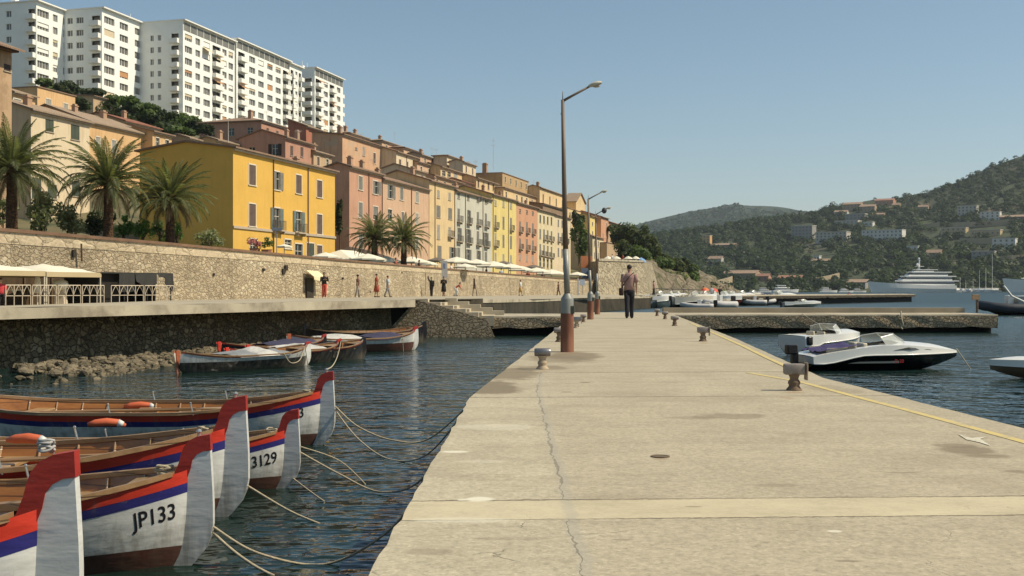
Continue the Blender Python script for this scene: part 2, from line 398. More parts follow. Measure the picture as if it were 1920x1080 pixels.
for (px, py, rx, ry, a) in ((1365, 780, 0.32, 0.25, 0.55), (1300, 783, 0.25, 0.12, 0.4), (1812, 845, 0.22, 0.22, 0.75), (1785, 835, 0.16, 0.12, 0.6), (1850, 855, 0.15, 0.10, 0.6), (1910, 884, 0.10, 0.07, 0.6), (1097, 717, 0.06, 0.07, 0.8), (1062, 735, 0.06, 0.05, 0.8), (1165, 1012, 0.05, 0.02, 0.5), (1590, 1052, 0.06, 0.012, 0.8), (1690, 886, 0.12, 0.03, 0.5), (1480, 848, 0.10, 0.02, 0.5), (1300, 950, 0.05, 0.02, 0.6), (800, 1035, 0.10, 0.06, 0.35), (960, 1010, 0.18, 0.03, 0.35), (1455, 910, 0.14, 0.06, 0.35), (1560, 730, 0.30, 0.5, 0.35)):
    q = gp(px, py); blot(q[0], q[1], rx, ry, wet, a, 0.35, 1.5)
for (px, py, rx, ry, a) in ((1488, 736, 0.12, 0.10, 0.45), (1475, 746, 0.08, 0.22, 0.3), (1017, 697, 0.13, 0.13, 0.4), (1064, 663, 0.2, 0.25, 0.4), (1238, 860, 0.075, 0.08, 0.45), (1318, 643, 0.14, 0.3, 0.4)):
    q = gp(px, py); blot(q[0], q[1], rx, ry, (0.27, 0.15, 0.08), a, 0.6, 1.6)
for (px, py, rx, ry, a) in ((900, 936, 0.085, 0.075, 1.0), (868, 937, 0.03, 0.03, 0.8), (852, 847, 0.10, 0.06, 0.9), (905, 865, 0.16, 0.06, 0.25), (1565, 996, 0.035, 0.03, 0.8), (930, 800, 0.35, 0.2, 0.3), (860, 975, 0.25, 0.06, 0.4)):
    q = gp(px, py); blot(q[0], q[1], rx, ry, (0.66, 0.63, 0.50), a, 0.3, 0.8)
nt.links.new(col, b.inputs['Base Color']); b.inputs['Roughness'].default_value = 0.9; b.inputs['Specular IOR Level'].default_value = 0.2
hh = mth(nt, 'SUBTRACT', mth(nt, 'ADD', mth(nt, 'MULTIPLY', f3, 0.35), mth(nt, 'MULTIPLY', f1, 0.6)), mth(nt, 'MULTIPLY', crack, 1.2))
nt.links.new(bumpn(nt, hh, 0.5, 0.008), b.inputs['Normal'])
M_PIER = m
M_EDGE = stone_mat('pier_side_stone', [(0.22, 0.19, 0.14), (0.30, 0.26, 0.19), (0.16, 0.14, 0.10)], 2.5, (0.10, 0.09, 0.07), stain=(0.10, 0.09, 0.06))
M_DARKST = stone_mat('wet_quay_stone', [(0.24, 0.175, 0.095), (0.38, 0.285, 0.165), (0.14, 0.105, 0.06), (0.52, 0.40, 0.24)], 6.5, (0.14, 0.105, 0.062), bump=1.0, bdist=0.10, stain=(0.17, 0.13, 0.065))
M_JETTY = stone_mat('jetty_stone', [(0.50, 0.37, 0.23), (0.60, 0.46, 0.29), (0.40, 0.30, 0.19), (0.55, 0.42, 0.27)], 7.0, (0.38, 0.29, 0.185), bump=1.0, bdist=0.08, mw=0.04)
M_COPE = pm('coping_stone', (0.42, 0.37, 0.27), 0.9, 0.22, 1.2, bump=0.4, bscale=18, c2=(0.26, 0.22, 0.16), c2s=0.7)
M_VOID = pm('recess_shade', (0.012, 0.011, 0.010), 0.9)  # near-black colour carries the shade in the undercut below the jetty slabs
def ragged(a, b, n, amp, rnd):
    a, b = Vector(a), Vector(b); out = []
    d = (b-a); perp = Vector((-d.y, d.x)).normalized()
    for i in range(n):
        t = i/n; q = a+d*t+perp*rnd.gauss(0, amp)
        out.append(q)
    return out
PL = [(-0.60, -6), (-0.49, 3.85), (-0.38, 10.2), (1.0, 26.9), (2.62, 46.2)]
PR = [(6.45, 46.2), (5.6, 36.3), (4.43, 22.5), (3.42, 12.5), (3.58, 7.9), (3.95, -6)]
outl = []
for i in range(len(PL)-1): outl += ragged(PL[i], PL[i+1], 40 if i < 2 else 30, 0.005, RND)
outl.append(Vector(PL[-1]))
for i in range(len(PR)-1): outl += ragged(PR[i], PR[i+1], 25, 0.004, RND)
outl.append(Vector(PR[-1]))
mb = MB()
n = len(outl)
mb.add([(p.x, p.y, 0) for p in outl], [tuple(range(n))[::-1]], 0)
rnd = random.Random(3)
# chipped arris, then rough side face
cen = [(p.x, p.y) for p in outl]
low = []
for i, p in enumerate(outl):
    q0 = outl[i-1]; q1 = outl[(i+1) % n]; t = (q1-q0); nrm = Vector((-t.y, t.x)).normalized()
    low.append((p, nrm))
for z0, o0, z1, o1 in ((0, 0, -0.04, 0.018), (-0.04, 0.018, -0.36, 0.03), (-0.36, 0.03, -0.42, -0.05), (-0.42, -0.05, -1.6, -0.05)):
    vs = [(p.x+nn.x*o0, p.y+nn.y*o0, z0) for p, nn in low]+[(p.x+nn.x*o1, p.y+nn.y*o1, z1) for p, nn in low]
    mb.add(vs, [(i, (i+1) % n, n+(i+1) % n, n+i) for i in range(n)], 1)
tag(fixn(mb.build('pier', [M_PIER, M_EDGE])), kind='structure')

# yellow edge line (painted sheet, worn)
def worn_paint(name, c, thr=0.5):
    if name in MATS: return MATS[name]
    m, nt, b = newmat(name); co = coords(nt)
    f = tex_noise(nt, co, 7, 6, 0.7); g = tex_noise(nt, co, 45, 4, 0.7)
    k = ramp(nt, mth(nt, 'ADD', mth(nt, 'MULTIPLY', f, 0.6), mth(nt, 'MULTIPLY', g, 0.4)), [(thr-0.03, gray(0)), (thr+0.05, gray(1))])
    nt.links.new(mixc(nt, k, c4(c), c4((0.40, 0.34, 0.23))), b.inputs['Base Color']); b.inputs['Roughness'].default_value = 0.8
    return m
M_YEL = worn_paint('worn_yellow_paint', (0.58, 0.46, 0.17), 0.53)
def strip(mb, pts, wd, z=0.004):
    pts = [Vector(p) for p in pts]; L = []; Rr = []
    for i, p in enumerate(pts):
        t = (pts[min(i+1, len(pts)-1)]-pts[max(i-1, 0)]); t = Vector((t.x, t.y)).normalized(); nn = Vector((-t.y, t.x))
        L.append((p.x+nn.x*wd/2, p.y+nn.y*wd/2, z)); Rr.append((p.x-nn.x*wd/2, p.y-nn.y*wd/2, z))
    n = len(pts); mb.add(L+Rr, [(i, i+1, n+i+1, n+i) for i in range(n-1)])
mb = MB()
strip(mb, [G(1990, 850), G(1920, 829), G(1700, 769), G(1600, 743), G(1500, 716), G(1402, 699)], 0.075, 0.003)
strip(mb, [G(1484, 692), G(1440, 672), G(1395, 650), G(1352, 631), G(1318, 616), G(1295, 606)], 0.075, 0.006)
tag(mb.build('painted_line', M_YEL), kind='structure')
M_WHP = worn_paint('worn_white_paint', (0.60, 0.57, 0.46), 0.52)
mb = MB(); z = 0.004
mb.poly([G(1795, 813, z), G(1822, 821, z), G(1850, 818.5, z), G(1838, 823, z), G(1858, 836, z), G(1836, 829, z), G(1812, 824, z)])
tag(mb.build('white_paint_mark', M_WHP), 'white worn arrow-like paint mark near the yellow edge line', 'paint mark')

# ================================================================ quay, promenade, jetties
EDGE = [(-21.4, -10.0), (-10.4, 23.2), (-3.4, 40.0)]
PROMZ = 0.60
WALLT = [(-900, 43.0), (0, 60.0), (320, 68.0), (640, 83.0), (850, 115.0), (1060, 160.0), (1200, 195.0), (1330, 235.0)]
def wall_d(px): return 1.0/interp([(a, 1.0/b_) for a, b_ in WALLT], px)
WFOOTY = [(-900, 600), (0, 573), (320, 563), (640, 558), (850, 555), (1060, 553), (1330, 551)]
WTOPY = [(-900, 290), (0, 427), (320, 455), (640, 486), (850, 504), (1060, 522), (1200, 531)]
def wall_foot(px): d = wall_d(px); return P(px, interp(WFOOTY, px), d)
def wall_top(px): d = wall_d(px); return P(px, interp(WTOPY, px), d)
E2 = [(-3.4, 40.0), (-1.2, 47.0), (1.16, 62.0), (5.6, 85.0), (12.8, 105.0), (20.9, 135.0)]
E2Z = [0.60, 0.56, 0.44, 0.36, 0.34, 0.34]
def edge_z(px): return interp([(780, 0.60), (905, 0.56), (1000, 0.44), (1100, 0.36), (1220, 0.34), (1300, 0.34)], px) if px > 780 else 0.60
def edge_d(px):
    pts = [(-21.4, -10.0)]+EDGE[1:]+E2[1:]
    for i in range(len(pts)-1):
        (x0, y0), (x1, y1) = pts[i], pts[i+1]
        k = (px-CX)/F; den = (x1-x0)-k*(y1-y0)
        if abs(den) < 1e-9: continue
        t = (k*y0-x0)/den
        if -1e-6 <= t <= 1+1e-6: 
            y = y0+t*(y1-y0)
            if y > 1: return y
    return 23.0
def prom_pt(px, d):
    """ground point of the promenade on the ray of column px at depth d"""
    e = edge_d(px); w_ = wall_foot(px); t = max(0.0, min(1.0, (d-e)/(w_.y-e)))
    return Vector(((px-CX)/F*d, d, lerp(edge_z(px), w_.z, t)))
M_PROM = pm('promenade_paving', (0.40, 0.35, 0.25), 0.9, 0.2, 0.8, bump=0.3, bscale=8, c2=(0.30, 0.26, 0.19), c2s=0.25)
mb = MB()
cols = [-900, -500, -200, 0, 150, 320, 437, 520, 640, 700, 762, 800, 840, 873, 925, 990, 1060, 1120, 1218]
rows = 6; vs = []
for px in cols:
    if px < 0:
        t = -px/900.0; e = Vector((-10.4, 23.2, PROMZ)).lerp(Vector((-21.4, -10, PROMZ)), t)
    else:
        d = edge_d(px); e = Vector(((px-CX)/F*d, d, edge_z(px)))
    wf = wall_foot(px)
    for r in range(rows): vs.append(e.lerp(wf, r/(rows-1)))
fs = [(i*rows+r, (i+1)*rows+r, (i+1)*rows+r+1, i*rows+r+1) for i in range(len(cols)-1) for r in range(rows-1)]
mb.add(vs, fs)
tag(mb.build('promenade', M_PROM), kind='structure')
# quay: overhanging coping slab, dark wall set back under it
def band_along(mb, pts, off0, z0, off1, z1, mi=0, seg=1.0, amp=0.0, rnd=None):
    P2 = []
    for i in range(len(pts)-1):
        a, b_ = Vector(pts[i]), Vector(pts[i+1]); n_ = max(1, int((b_-a).length/seg))
        for j in range(n_): P2.append(a.lerp(b_, j/n_))
    P2.append(Vector(pts[-1])); n_ = len(P2); top = []; bot = []
    for i, p in enumerate(P2):
        t = (P2[min(i+1, n_-1)]-P2[max(i-1, 0)]).normalized(); nn = Vector((t.y, -t.x))
        a0 = rnd.gauss(0, amp) if amp else 0
        top.append((p.x+nn.x*(off0+a0), p.y+nn.y*(off0+a0), z0)); bot.append((p.x+nn.x*(off1+a0), p.y+nn.y*(off1+a0), z1))
    mb.add(top+bot, [(i, i+1, n_+i+1, n_+i) for i in range(n_-1)], mi)
rnd = random.Random(11)
qe = [EDGE[0], EDGE[1], EDGE[2]]
mb = MB()
band_along(mb, qe, 0.0, PROMZ+0.006, -0.6, PROMZ+0.006, 0, 0.9)
band_along(mb, qe, 0.0, PROMZ+0.006, 0.0, PROMZ-0.24, 0, 0.9, 0.006, rnd)
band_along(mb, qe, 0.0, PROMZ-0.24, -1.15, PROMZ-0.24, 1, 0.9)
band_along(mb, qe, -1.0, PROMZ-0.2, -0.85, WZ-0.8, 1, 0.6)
tag(mb.build('quay_edge', [M_COPE, M_DARKST]), kind='structure')
q2 = E2[:]
mb = MB()
for i in range(1, len(E2)-1):
    (x0, y0), (x1, y1) = E2[i], E2[i+1]; z0, z1 = E2Z[i], E2Z[i+1]; t_ = Vector((x1-x0, y1-y0)).normalized(); nx_, ny_ = t_.y, -t_.x
    mb.quad((x0, y0, z0+0.006), (x1, y1, z1+0.006), (x1-nx_*0.7, y1-ny_*0.7, z1+0.006), (x0-nx_*0.7, y0-ny_*0.7, z0+0.006), 0)
    mb.quad((x0, y0, z0+0.006), (x0, y0, z0-0.14), (x1, y1, z1-0.14), (x1, y1, z1+0.006), 0)
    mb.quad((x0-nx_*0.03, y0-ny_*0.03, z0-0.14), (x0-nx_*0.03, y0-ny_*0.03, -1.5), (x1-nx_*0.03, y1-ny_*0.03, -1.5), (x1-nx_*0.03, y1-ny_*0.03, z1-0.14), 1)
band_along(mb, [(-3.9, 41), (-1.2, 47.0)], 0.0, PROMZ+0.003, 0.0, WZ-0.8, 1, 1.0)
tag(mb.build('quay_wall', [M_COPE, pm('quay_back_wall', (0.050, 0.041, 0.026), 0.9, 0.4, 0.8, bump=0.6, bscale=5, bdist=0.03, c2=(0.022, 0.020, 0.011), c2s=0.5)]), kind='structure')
# rubble at the foot of the quay
M_RUB = stone_mat('rubble_stone', [(0.12, 0.10, 0.065), (0.20, 0.165, 0.11), (0.085, 0.072, 0.045)], 2.0, (0.05, 0.045, 0.03), mw=0.02)
def rock(mb, c, r, rnd, mi=0, flat=0.7):
    bm = bmesh.new(); bmesh.ops.create_icosphere(bm, subdivisions=2, radius=1.0)
    s = Vector((rnd.uniform(0, 99), rnd.uniform(0, 99), rnd.uniform(0, 99)))
    R_ = Matrix.Rotation(rnd.uniform(0, 6.28), 3, 'Z')
    sx_, sy_, sz_ = r*rnd.uniform(0.8, 1.35), r*rnd.uniform(0.8, 1.2), r*flat*rnd.uniform(0.8, 1.2)
    vs = []
    for v in bm.verts:
        k = 1+0.45*noise.noise(v.co*1.1+s)+0.15*noise.noise(v.co*3+s)
        q = R_ @ Vector((v.co.x*k*sx_, v.co.y*k*sy_, v.co.z*k*sz_)); vs.append(q+Vector(c))
    bm.verts.ensure_lookup_table(); fs = [[v.index for v in f.verts] for f in bm.faces]; bm.free()
    mb.add(vs, fs, mi)
mb = MB(); rnd = random.Random(5)
e0, e1 = Vector((-16.5, 5)), Vector((-3.7, 38.4)); dv = (Vector(EDGE[2])-Vector(EDGE[1])).normalized(); nv = Vector((dv.y, -dv.x))
for i in range(1250):
    t = rnd.random(); p = Vector(EDGE[0]).lerp(Vector(EDGE[1]), t*1.0) if i < 200 else Vector(EDGE[1]).lerp(Vector((-4.6, 37.0)), rnd.random()**1.6)
    dd = Vector((0.95, -0.31)) if i < 200 else nv
    t_ = max(0, min(1, (p.y-22)/9.5)); w_o = lerp(3.2, 0.1, t_); lo_ = lerp(0.3, -0.8, t_); off = rnd.uniform(lo_, w_o); p = p+dd*off
    rock(mb, (p.x, p.y, WZ+lerp(0.09, -0.05, (off-lo_)/(w_o-lo_))+rnd.uniform(-0.05, 0.05)), rnd.uniform(0.06, 0.125), rnd)
tag(mb.build('rubble', M_RUB, smooth=False), 'low heap of pale rubble along the foot of the quay wall', 'rubble', kind='stuff')
# jetties forming the head of the pier
def jetty(name, pts, zt, th, recess, mats):
    mb = MB(); pts = [Vector(p) for p in pts]; n = len(pts)
    c = sum(pts, Vector((0, 0)))/n
    mb.add([(p.x, p.y, zt) for p in pts], [tuple(range(n))], 0)
    for i in range(n):
        a, b_ = pts[i], pts[(i+1) % n]; k = max(1, int((b_-a).length/0.5)); rr = random.Random(i)
        q = [a.lerp(b_, j/k) for j in range(k+1)]
        t = (b_-a).normalized(); nn = Vector((t.y, -t.x))
        js = [rr.gauss(0, 0.008) for _ in q]; js[0] = js[-1] = 0
        jz = [rr.gauss(0, 0.02) for _ in q]
        rws = [[(p.x, p.y, zt) for p in q], [(p.x+nn.x*0.01, p.y+nn.y*0.01, zt-0.05) for p in q], [(p.x+nn.x*o, p.y+nn.y*o, zt-th*0.55) for p, o in zip(q, js)], [(p.x-nn.x*0.02, p.y-nn.y*0.02, zt-th+z) for p, z in zip(q, jz)], [(p.x-nn.x*recess, p.y-nn.y*recess, zt-th+0.02) for p in q], [(p.x-nn.x*recess, p.y-nn.y*recess, WZ-0.8) for p in q]]
        for j in range(5):
            v = rws[j]+rws[j+1]; kk = len(q)
            mb.add(v, [(x, x+1, kk+x+1, kk+x) for x in range(kk-1)], 0 if j == 0 else (1 if j < 3 else 2))
    return tag(mb.build(name, mats), kind='structure')
jetty('jetty', [(-3.3, 41.2), (2.45, 41.8), (2.55, 46.0), (-1.3, 46.4)], -0.004, 0.42, 0.5, [M_COPE, M_JETTY, M_VOID])
jetty('jetty', [(6.1, 44.3), (19.05, 44.6), (19.05, 48.5), (6.1, 49.0)], -0.006, 0.52, 0.6, [M_COPE, M_JETTY, M_VOID])
jetty('jetty', [(2.55, 46.1), (6.12, 46.1), (6.12, 49.0), (2.55, 49.0)], -0.009, 0.4, 0.3, [M_COPE, M_JETTY, M_VOID])
mb = MB(); mb.box(6.4, 19.3*48.2/48.2*1.0-0.2, 48.0, 48.5, -0.01, 0.20)
tag(mb.build('jetty_kerb', pm('kerb_stone', (0.36, 0.30, 0.21), 0.9, 0.25, 1.0, bump=0.4, bscale=12)), kind='structure')
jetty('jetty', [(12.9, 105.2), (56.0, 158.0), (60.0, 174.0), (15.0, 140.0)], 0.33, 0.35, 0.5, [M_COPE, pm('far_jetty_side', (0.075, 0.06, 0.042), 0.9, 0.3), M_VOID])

# stone steps from the promenade down to the jetty
st = thing('stone_steps', 'pale stone steps from the promenade down to the low jetty', 'steps', (-3.4, 40, -0.02))
M_STEP = pm('step_stone', (0.46, 0.40, 0.29), 0.9, 0.2, 1.5, bump=0.4, bscale=12)
def stepprof(x0, ztop, run, n, rise, zb):
    pr = [(x0, zb), (x0, ztop)]
    x, z = x0, ztop
    for i in range(n):
        x += run[i] if isinstance(run, list) else run
        pr.append((x, z)); z -= rise; pr.append((x, z))
    pr.append((x, zb)); return pr
o = Vector((-3.4, 40, -0.02))
mb = MB(); pr = stepprof(-3.45, 0.64, 0.45, 5, 0.12, -0.35); mb.prism([(x, 40.6, z) for x, z in pr], (0, 0.7, 0)); mb.v = [v-o for v in mb.v]; fixn(mb.build('side_kerb', M_STEP, st))
mb = MB(); pr = stepprof(-2.9, 0.50, 0.45, 5, 0.12, -0.35); mb.prism([(x, 41.302, z) for x, z in pr], (0, 2.0, 0)); mb.v = [v-o for v in mb.v]; fixn(mb.build('flight', M_STEP, st))
mb = MB(); pr = stepprof(-2.55, 0.64, 0.45, 5, 0.12, -0.35); mb.prism([(x, 43.304, z) for x, z in pr], (0, 0.6, 0)); mb.v = [v-o for v in mb.v]; fixn(mb.build('side_kerb', M_STEP, st))
mb = MB()
pts = [(-4.9, WZ-0.3), (-3.45, 0.55), (-3.0, 0.52), (-1.2, -0.01), (-0.9, -0.05), (-0.5, WZ-0.3)]
mb.prism([(x, 40.45, z) for x, z in pts], (0, 0.146, 0)); mb.v = [v-o for v in mb.v]; fixn(mb.build('side_wall', M_JETTY, st))
# ================================================================ sea wall and hillside
M_WALL = stone_mat('sea_wall_stone', [(0.43, 0.345, 0.23), (0.56, 0.46, 0.31), (0.36, 0.285, 0.19), (0.64, 0.54, 0.38), (0.48, 0.39, 0.26)], 3.3, (0.40, 0.33, 0.22), bump=0.9, bdist=0.10, mw=0.03, jitter=0.6, streak=(0.27, 0.215, 0.14), stain=(0.42, 0.34, 0.225), stretch=(1, 1, 1.3))
M_WCAP = pm('sea_wall_cap', (0.20, 0.12, 0.075), 0.9, 0.25, 2.0, bump=0.3)
M_WASH = stone_mat('sea_wall_course', [(0.47, 0.38, 0.26), (0.53, 0.44, 0.30), (0.42, 0.34, 0.225)], 0.9, (0.22, 0.18, 0.12), bump=0.5, bdist=0.08, mw=0.02)
wcols = [-900, -600, -400, -250, -120] + list(range(0, 1220, 20))
sw = thing('sea_wall', 'long rubble stone sea wall with brown capping behind the promenade', 'wall', wall_foot(320))
o = sw.location.copy()
tops = [wall_top(p) for p in wcols]; feet = [wall_foot(p) for p in wcols]
mb = MB(); n = len(wcols)
nrm = []
for i in range(n):
    t = tops[min(i+1, n-1)]-tops[max(i-1, 0)]; t.z = 0; t.normalize(); nrm.append(Vector((t.y, -t.x, 0)))
def rowz(i, f, off): 
    p = feet[i].lerp(tops[i], f)+nrm[i]*off; return p-o
mb.add([rowz(i, -0.12, 0.22) for i in range(n)]+[rowz(i, 0.80, 0.0) for i in range(n)], [(i, i+1, n+i+1, n+i) for i in range(n-1)], 0)
mb.add([rowz(i, 0.80, 0.03) for i in range(n)]+[rowz(i, 0.955, 0.03) for i in range(n)], [(i, i+1, n+i+1, n+i) for i in range(n-1)], 1)
mb.add([rowz(i, 0.80, 0.0) for i in range(n)]+[rowz(i, 0.80, 0.03) for i in range(n)], [(i, i+1, n+i+1, n+i) for i in range(n-1)], 1)
mb.add([rowz(i, 0.955, -0.55) for i in range(n)]+[rowz(i, -0.1, -0.55) for i in range(n)], [(i, i+1, n+i+1, n+i) for i in range(n-1)], 0)
mb.build('stonework', [M_WALL, M_WASH], sw)
mb = MB()
sec = [(0.12, 0.955), (0.12, 1.0), (-0.6, 1.0), (-0.6, 0.955)]
mb.loft([[rowz(i, f, off) for off, f in sec] for i in range(n)]); fixn(mb.build('coping', M_WCAP, sw))

for i_, (px, y0_, y1_, wd_) in enumerate(((534, 497, 507, 5), (529, 504, 514, 5), (492, 503, 508, 4), (398, 512, 517, 4), (136, 468, 482, 5), (690, 545, 549, 4), (640, 520, 524, 3))):
    a_ = P(px, (y0_+y1_)/2, wall_d(px)); s_ = a_.y/F; mb = MB(); mb.bbox((a_.x-o.x+0.10, a_.y-o.y-0.03, a_.z-o.z), (wd_*s_*1.3, 0.16, (y1_-y0_)*s_), 0.03, rz=0.9); mb.build('drain_hole', pm('drain_shade', (0.05, 0.04, 0.03), 0.95), sw)  # solid dark boxes on the wall face, the holes' shade is in the colour
a_, b_ = P(146, 457, wall_d(146)), P(147, 490, wall_d(146)); mb = MB(); q_ = Vector((0.25, -0.15, 0)); mb.tube([a_-o+q_, b_-o+q_], 0.05, 6); mb.build('drain_pipe', pm('rust_pipe', (0.09, 0.05, 0.035), 0.8), sw)
YG = [(-900, 40), (0, 165), (160, 192), (380, 246), (650, 318), (850, 382), (1060, 440), (1150, 478), (1250, 510), (1330, 530)]
DF = [(-900, 90), (0, 95), (437, 104), (655, 139), (803, 185), (1068, 255), (1330, 300)]
def terr(px, d):
    wt = wall_top(px) if px < 1200 else wall_top(1200)
    dw = wall_d(px); df = interp(DF, px); db = df+170
    zw = wt.z-0.55; zf = max(zw+0.5, 4.2); zb = HC+(HY-interp(YG, px))/F*db
    if d <= df: return lerp(zw, zf, max(0, (d-dw)/max(1, df-dw)))
    if d <= db: return lerp(zf, zb, (d-df)/(db-df))
    return zb
def terr_pt(px, d): return Vector(((px-CX)/F*d, d, terr(px, d)))
tcols = [-900, -600, -350, -150] + list(range(0, 1201, 40)); tr = [0, .12, .25, .4, .55, .7, .85, 1.0]
mb = MB(); vs = []
for px in tcols:
    d0 = wall_d(px)+0.5; df = interp(DF, px)
    ds = [d0, (d0+df)/2, df]+[df+170*t for t in (0.15, .3, .45, .6, .75, .9, 1.0)]+[df+330]
    for d in ds: vs.append(terr_pt(px, d))
nr = len(ds)
mb.add(vs, [(i*nr+r, (i+1)*nr+r, (i+1)*nr+r+1, i*nr+r+1) for i in range(len(tcols)-1) for r in range(nr-1)])
tag(mb.build('hillside', pm('hillside_scrub', (0.13, 0.115, 0.06), 0.95, 0.35, 0.25, c2=(0.05, 0.065, 0.03), c2s=0.12), smooth=True), kind='structure')

# ================================================================ houses
def plaster(name, c, var=0.10, dirt=(0.55, 0.47, 0.38), amt=0.55, patch=None):
    if name in MATS: return MATS[name]
    m, nt, b = newmat(name)
    co = coords(nt); st_ = coords(nt, (1.6, 1.6, 0.22))
    f = tex_noise(nt, co, 0.5, 6, 0.65); g = tex_noise(nt, st_, 1.3, 5, 0.6); h = tex_noise(nt, co, 9, 4)
    col = ramp(nt, f, [(0.25, tuple(x*(1-var) for x in c)), (0.75, tuple(min(1, x*(1+var)) for x in c))])
    d = tuple(x*y for x, y in zip(c, dirt))
    col = mixc(nt, ramp(nt, g, [(0.5, gray(0)), (0.75, gray(amt))]), col, c4(d))
    if patch:
        k = ramp(nt, tex_noise(nt, co, 0.35, 6, 0.7), [(0.52, gray(0)), (0.58, gray(0.8))])
        col = mixc(nt, k, col, c4(patch))
    nt.links.new(col, b.inputs['Base Color']); b.inputs['Roughness'].default_value = 0.92; b.inputs['Specular IOR Level'].default_value = 0.15
    nt.links.new(bumpn(nt, mth(nt, 'ADD', h, f), 0.25, 0.03), b.inputs['Normal'])
    return m
def tile_mat(name, c, c2):
    if name in MATS: return MATS[name]
    m, nt, b = newmat(name); co = coords(nt)
    wv = nd(nt, 'ShaderNodeTexWave', wave_type='BANDS', bands_direction='X', ins={'Scale': 1.3, 'Distortion': 0.6, 'Detail': 2.0}); nt.links.new(co, wv.inputs['Vector'])
    f = tex_noise(nt, co, 1.6, 6, 0.7)
    col = ramp(nt, f, [(0.3, c), (0.7, c2)])
    col = mixc(nt, mth(nt, 'MULTIPLY', mth(nt, 'SUBTRACT', 1.0, wv.outputs['Fac']), 0.35), col, c4(tuple(x*0.45 for x in c)))
    nt.links.new(col, b.inputs['Base Color']); b.inputs['Roughness'].default_value = 0.9
    nt.links.new(bumpn(nt, mth(nt, 'ADD', wv.outputs['Fac'], mth(nt, 'MULTIPLY', f, 0.6)), 0.8, 0.06), b.inputs['Normal'])
    return m
M_TILE = tile_mat('roof_tiles', (0.24, 0.145, 0.095), (0.36, 0.25, 0.17))
M_TILE2 = tile_mat('weathered_roof_tiles', (0.30, 0.21, 0.14), (0.42, 0.32, 0.22))
M_TILE3 = tile_mat('red_roof_tiles', (0.26, 0.09, 0.055), (0.34, 0.16, 0.10))
M_EAVE = pm('eave_plaster', (0.50, 0.43, 0.33), 0.9, 0.12, 1.0)
M_EAVED = pm('eave_timber', (0.14, 0.085, 0.055), 0.9, 0.2, 1.0)
M_CHIM = pm('chimney_plaster', (0.40, 0.26, 0.17), 0.9, 0.2, 1.5); M_PIPE = pm('downpipe', (0.20, 0.12, 0.08), 0.6, 0.2, 2.0)
M_WSUR = pm('window_surround_white', (0.68, 0.62, 0.50), 0.85, 0.08, 2.0)
M_SILL = pm('window_sill_stone', (0.45, 0.38, 0.29), 0.85, 0.1, 2.0)
M_IRON = pm('wrought_iron', (0.045, 0.042, 0.04), 0.6, 0.2, 3.0); M_IRONG = pm('grey_wrought_iron', (0.17, 0.15, 0.125), 0.6, 0.2, 3.0)
GL = glass_mat()
def shutter_mat(name, c):
    if name in MATS: return MATS[name]
    m, nt, b = newmat(name); co = coords(nt)
    wv = nd(nt, 'ShaderNodeTexWave', wave_type='BANDS', bands_direction='Z', ins={'Scale': 5.5, 'Distortion': 0.0}); nt.links.new(co, wv.inputs['Vector'])
    f = tex_noise(nt, co, 1.2, 4)
    col = ramp(nt, f, [(0.3, tuple(x*0.8 for x in c)), (0.7, tuple(x*1.2 for x in c))])
    nt.links.new(col, b.inputs['Base Color']); b.inputs['Roughness'].default_value = 0.75
    nt.links.new(bumpn(nt, wv.outputs['Fac'], 0.9, 0.03), b.inputs['Normal'])
    return m
SH = {'brown': shutter_mat('shutter_brown', (0.15, 0.10, 0.075)), 'grey': shutter_mat('shutter_grey', (0.24, 0.23, 0.20)), 'green': shutter_mat('shutter_green', (0.075, 0.095, 0.065)), 'pale': shutter_mat('shutter_pale', (0.42, 0.40, 0.34)), 'teal': shutter_mat('shutter_teal', (0.16, 0.21, 0.19)), 'dark': shutter_mat('shutter_dark', (0.06, 0.045, 0.035))}
def cells(mb, x0, x1, z0, z1, holes, M, mi=0, rev=0.18):
    xs = sorted(set([x0, x1]+[v for h in holes for v in (h[0], h[1]) if x0 < v < x1])); zs = sorted(set([z0, z1]+[v for h in holes for v in (h[2], h[3]) if z0 < v < z1]))
    for i in range(len(xs)-1):
        for j in range(len(zs)-1):
            cx, cz = (xs[i]+xs[i+1])/2, (zs[j]+zs[j+1])/2
            if any(h[0] < cx < h[1] and h[2] < cz < h[3] for h in holes): continue
            mb.quad((xs[i], 0, zs[j]), (xs[i+1], 0, zs[j]), (xs[i+1], 0, zs[j+1]), (xs[i], 0, zs[j+1]), mi, M)
    for a, b_, c, d in holes:
        mb.quad((a, 0, c), (a, rev, c), (a, rev, d), (a, 0, d), mi, M); mb.quad((b_, 0, c), (b_, 0, d), (b_, rev, d), (b_, rev, c), mi, M)
        mb.quad((a, 0, c), (b_, 0, c), (b_, rev, c), (a, rev, c), mi, M); mb.quad((a, 0, d), (a, rev, d), (b_, rev, d), (b_, 0, d), mi, M)
WPROTO = {}
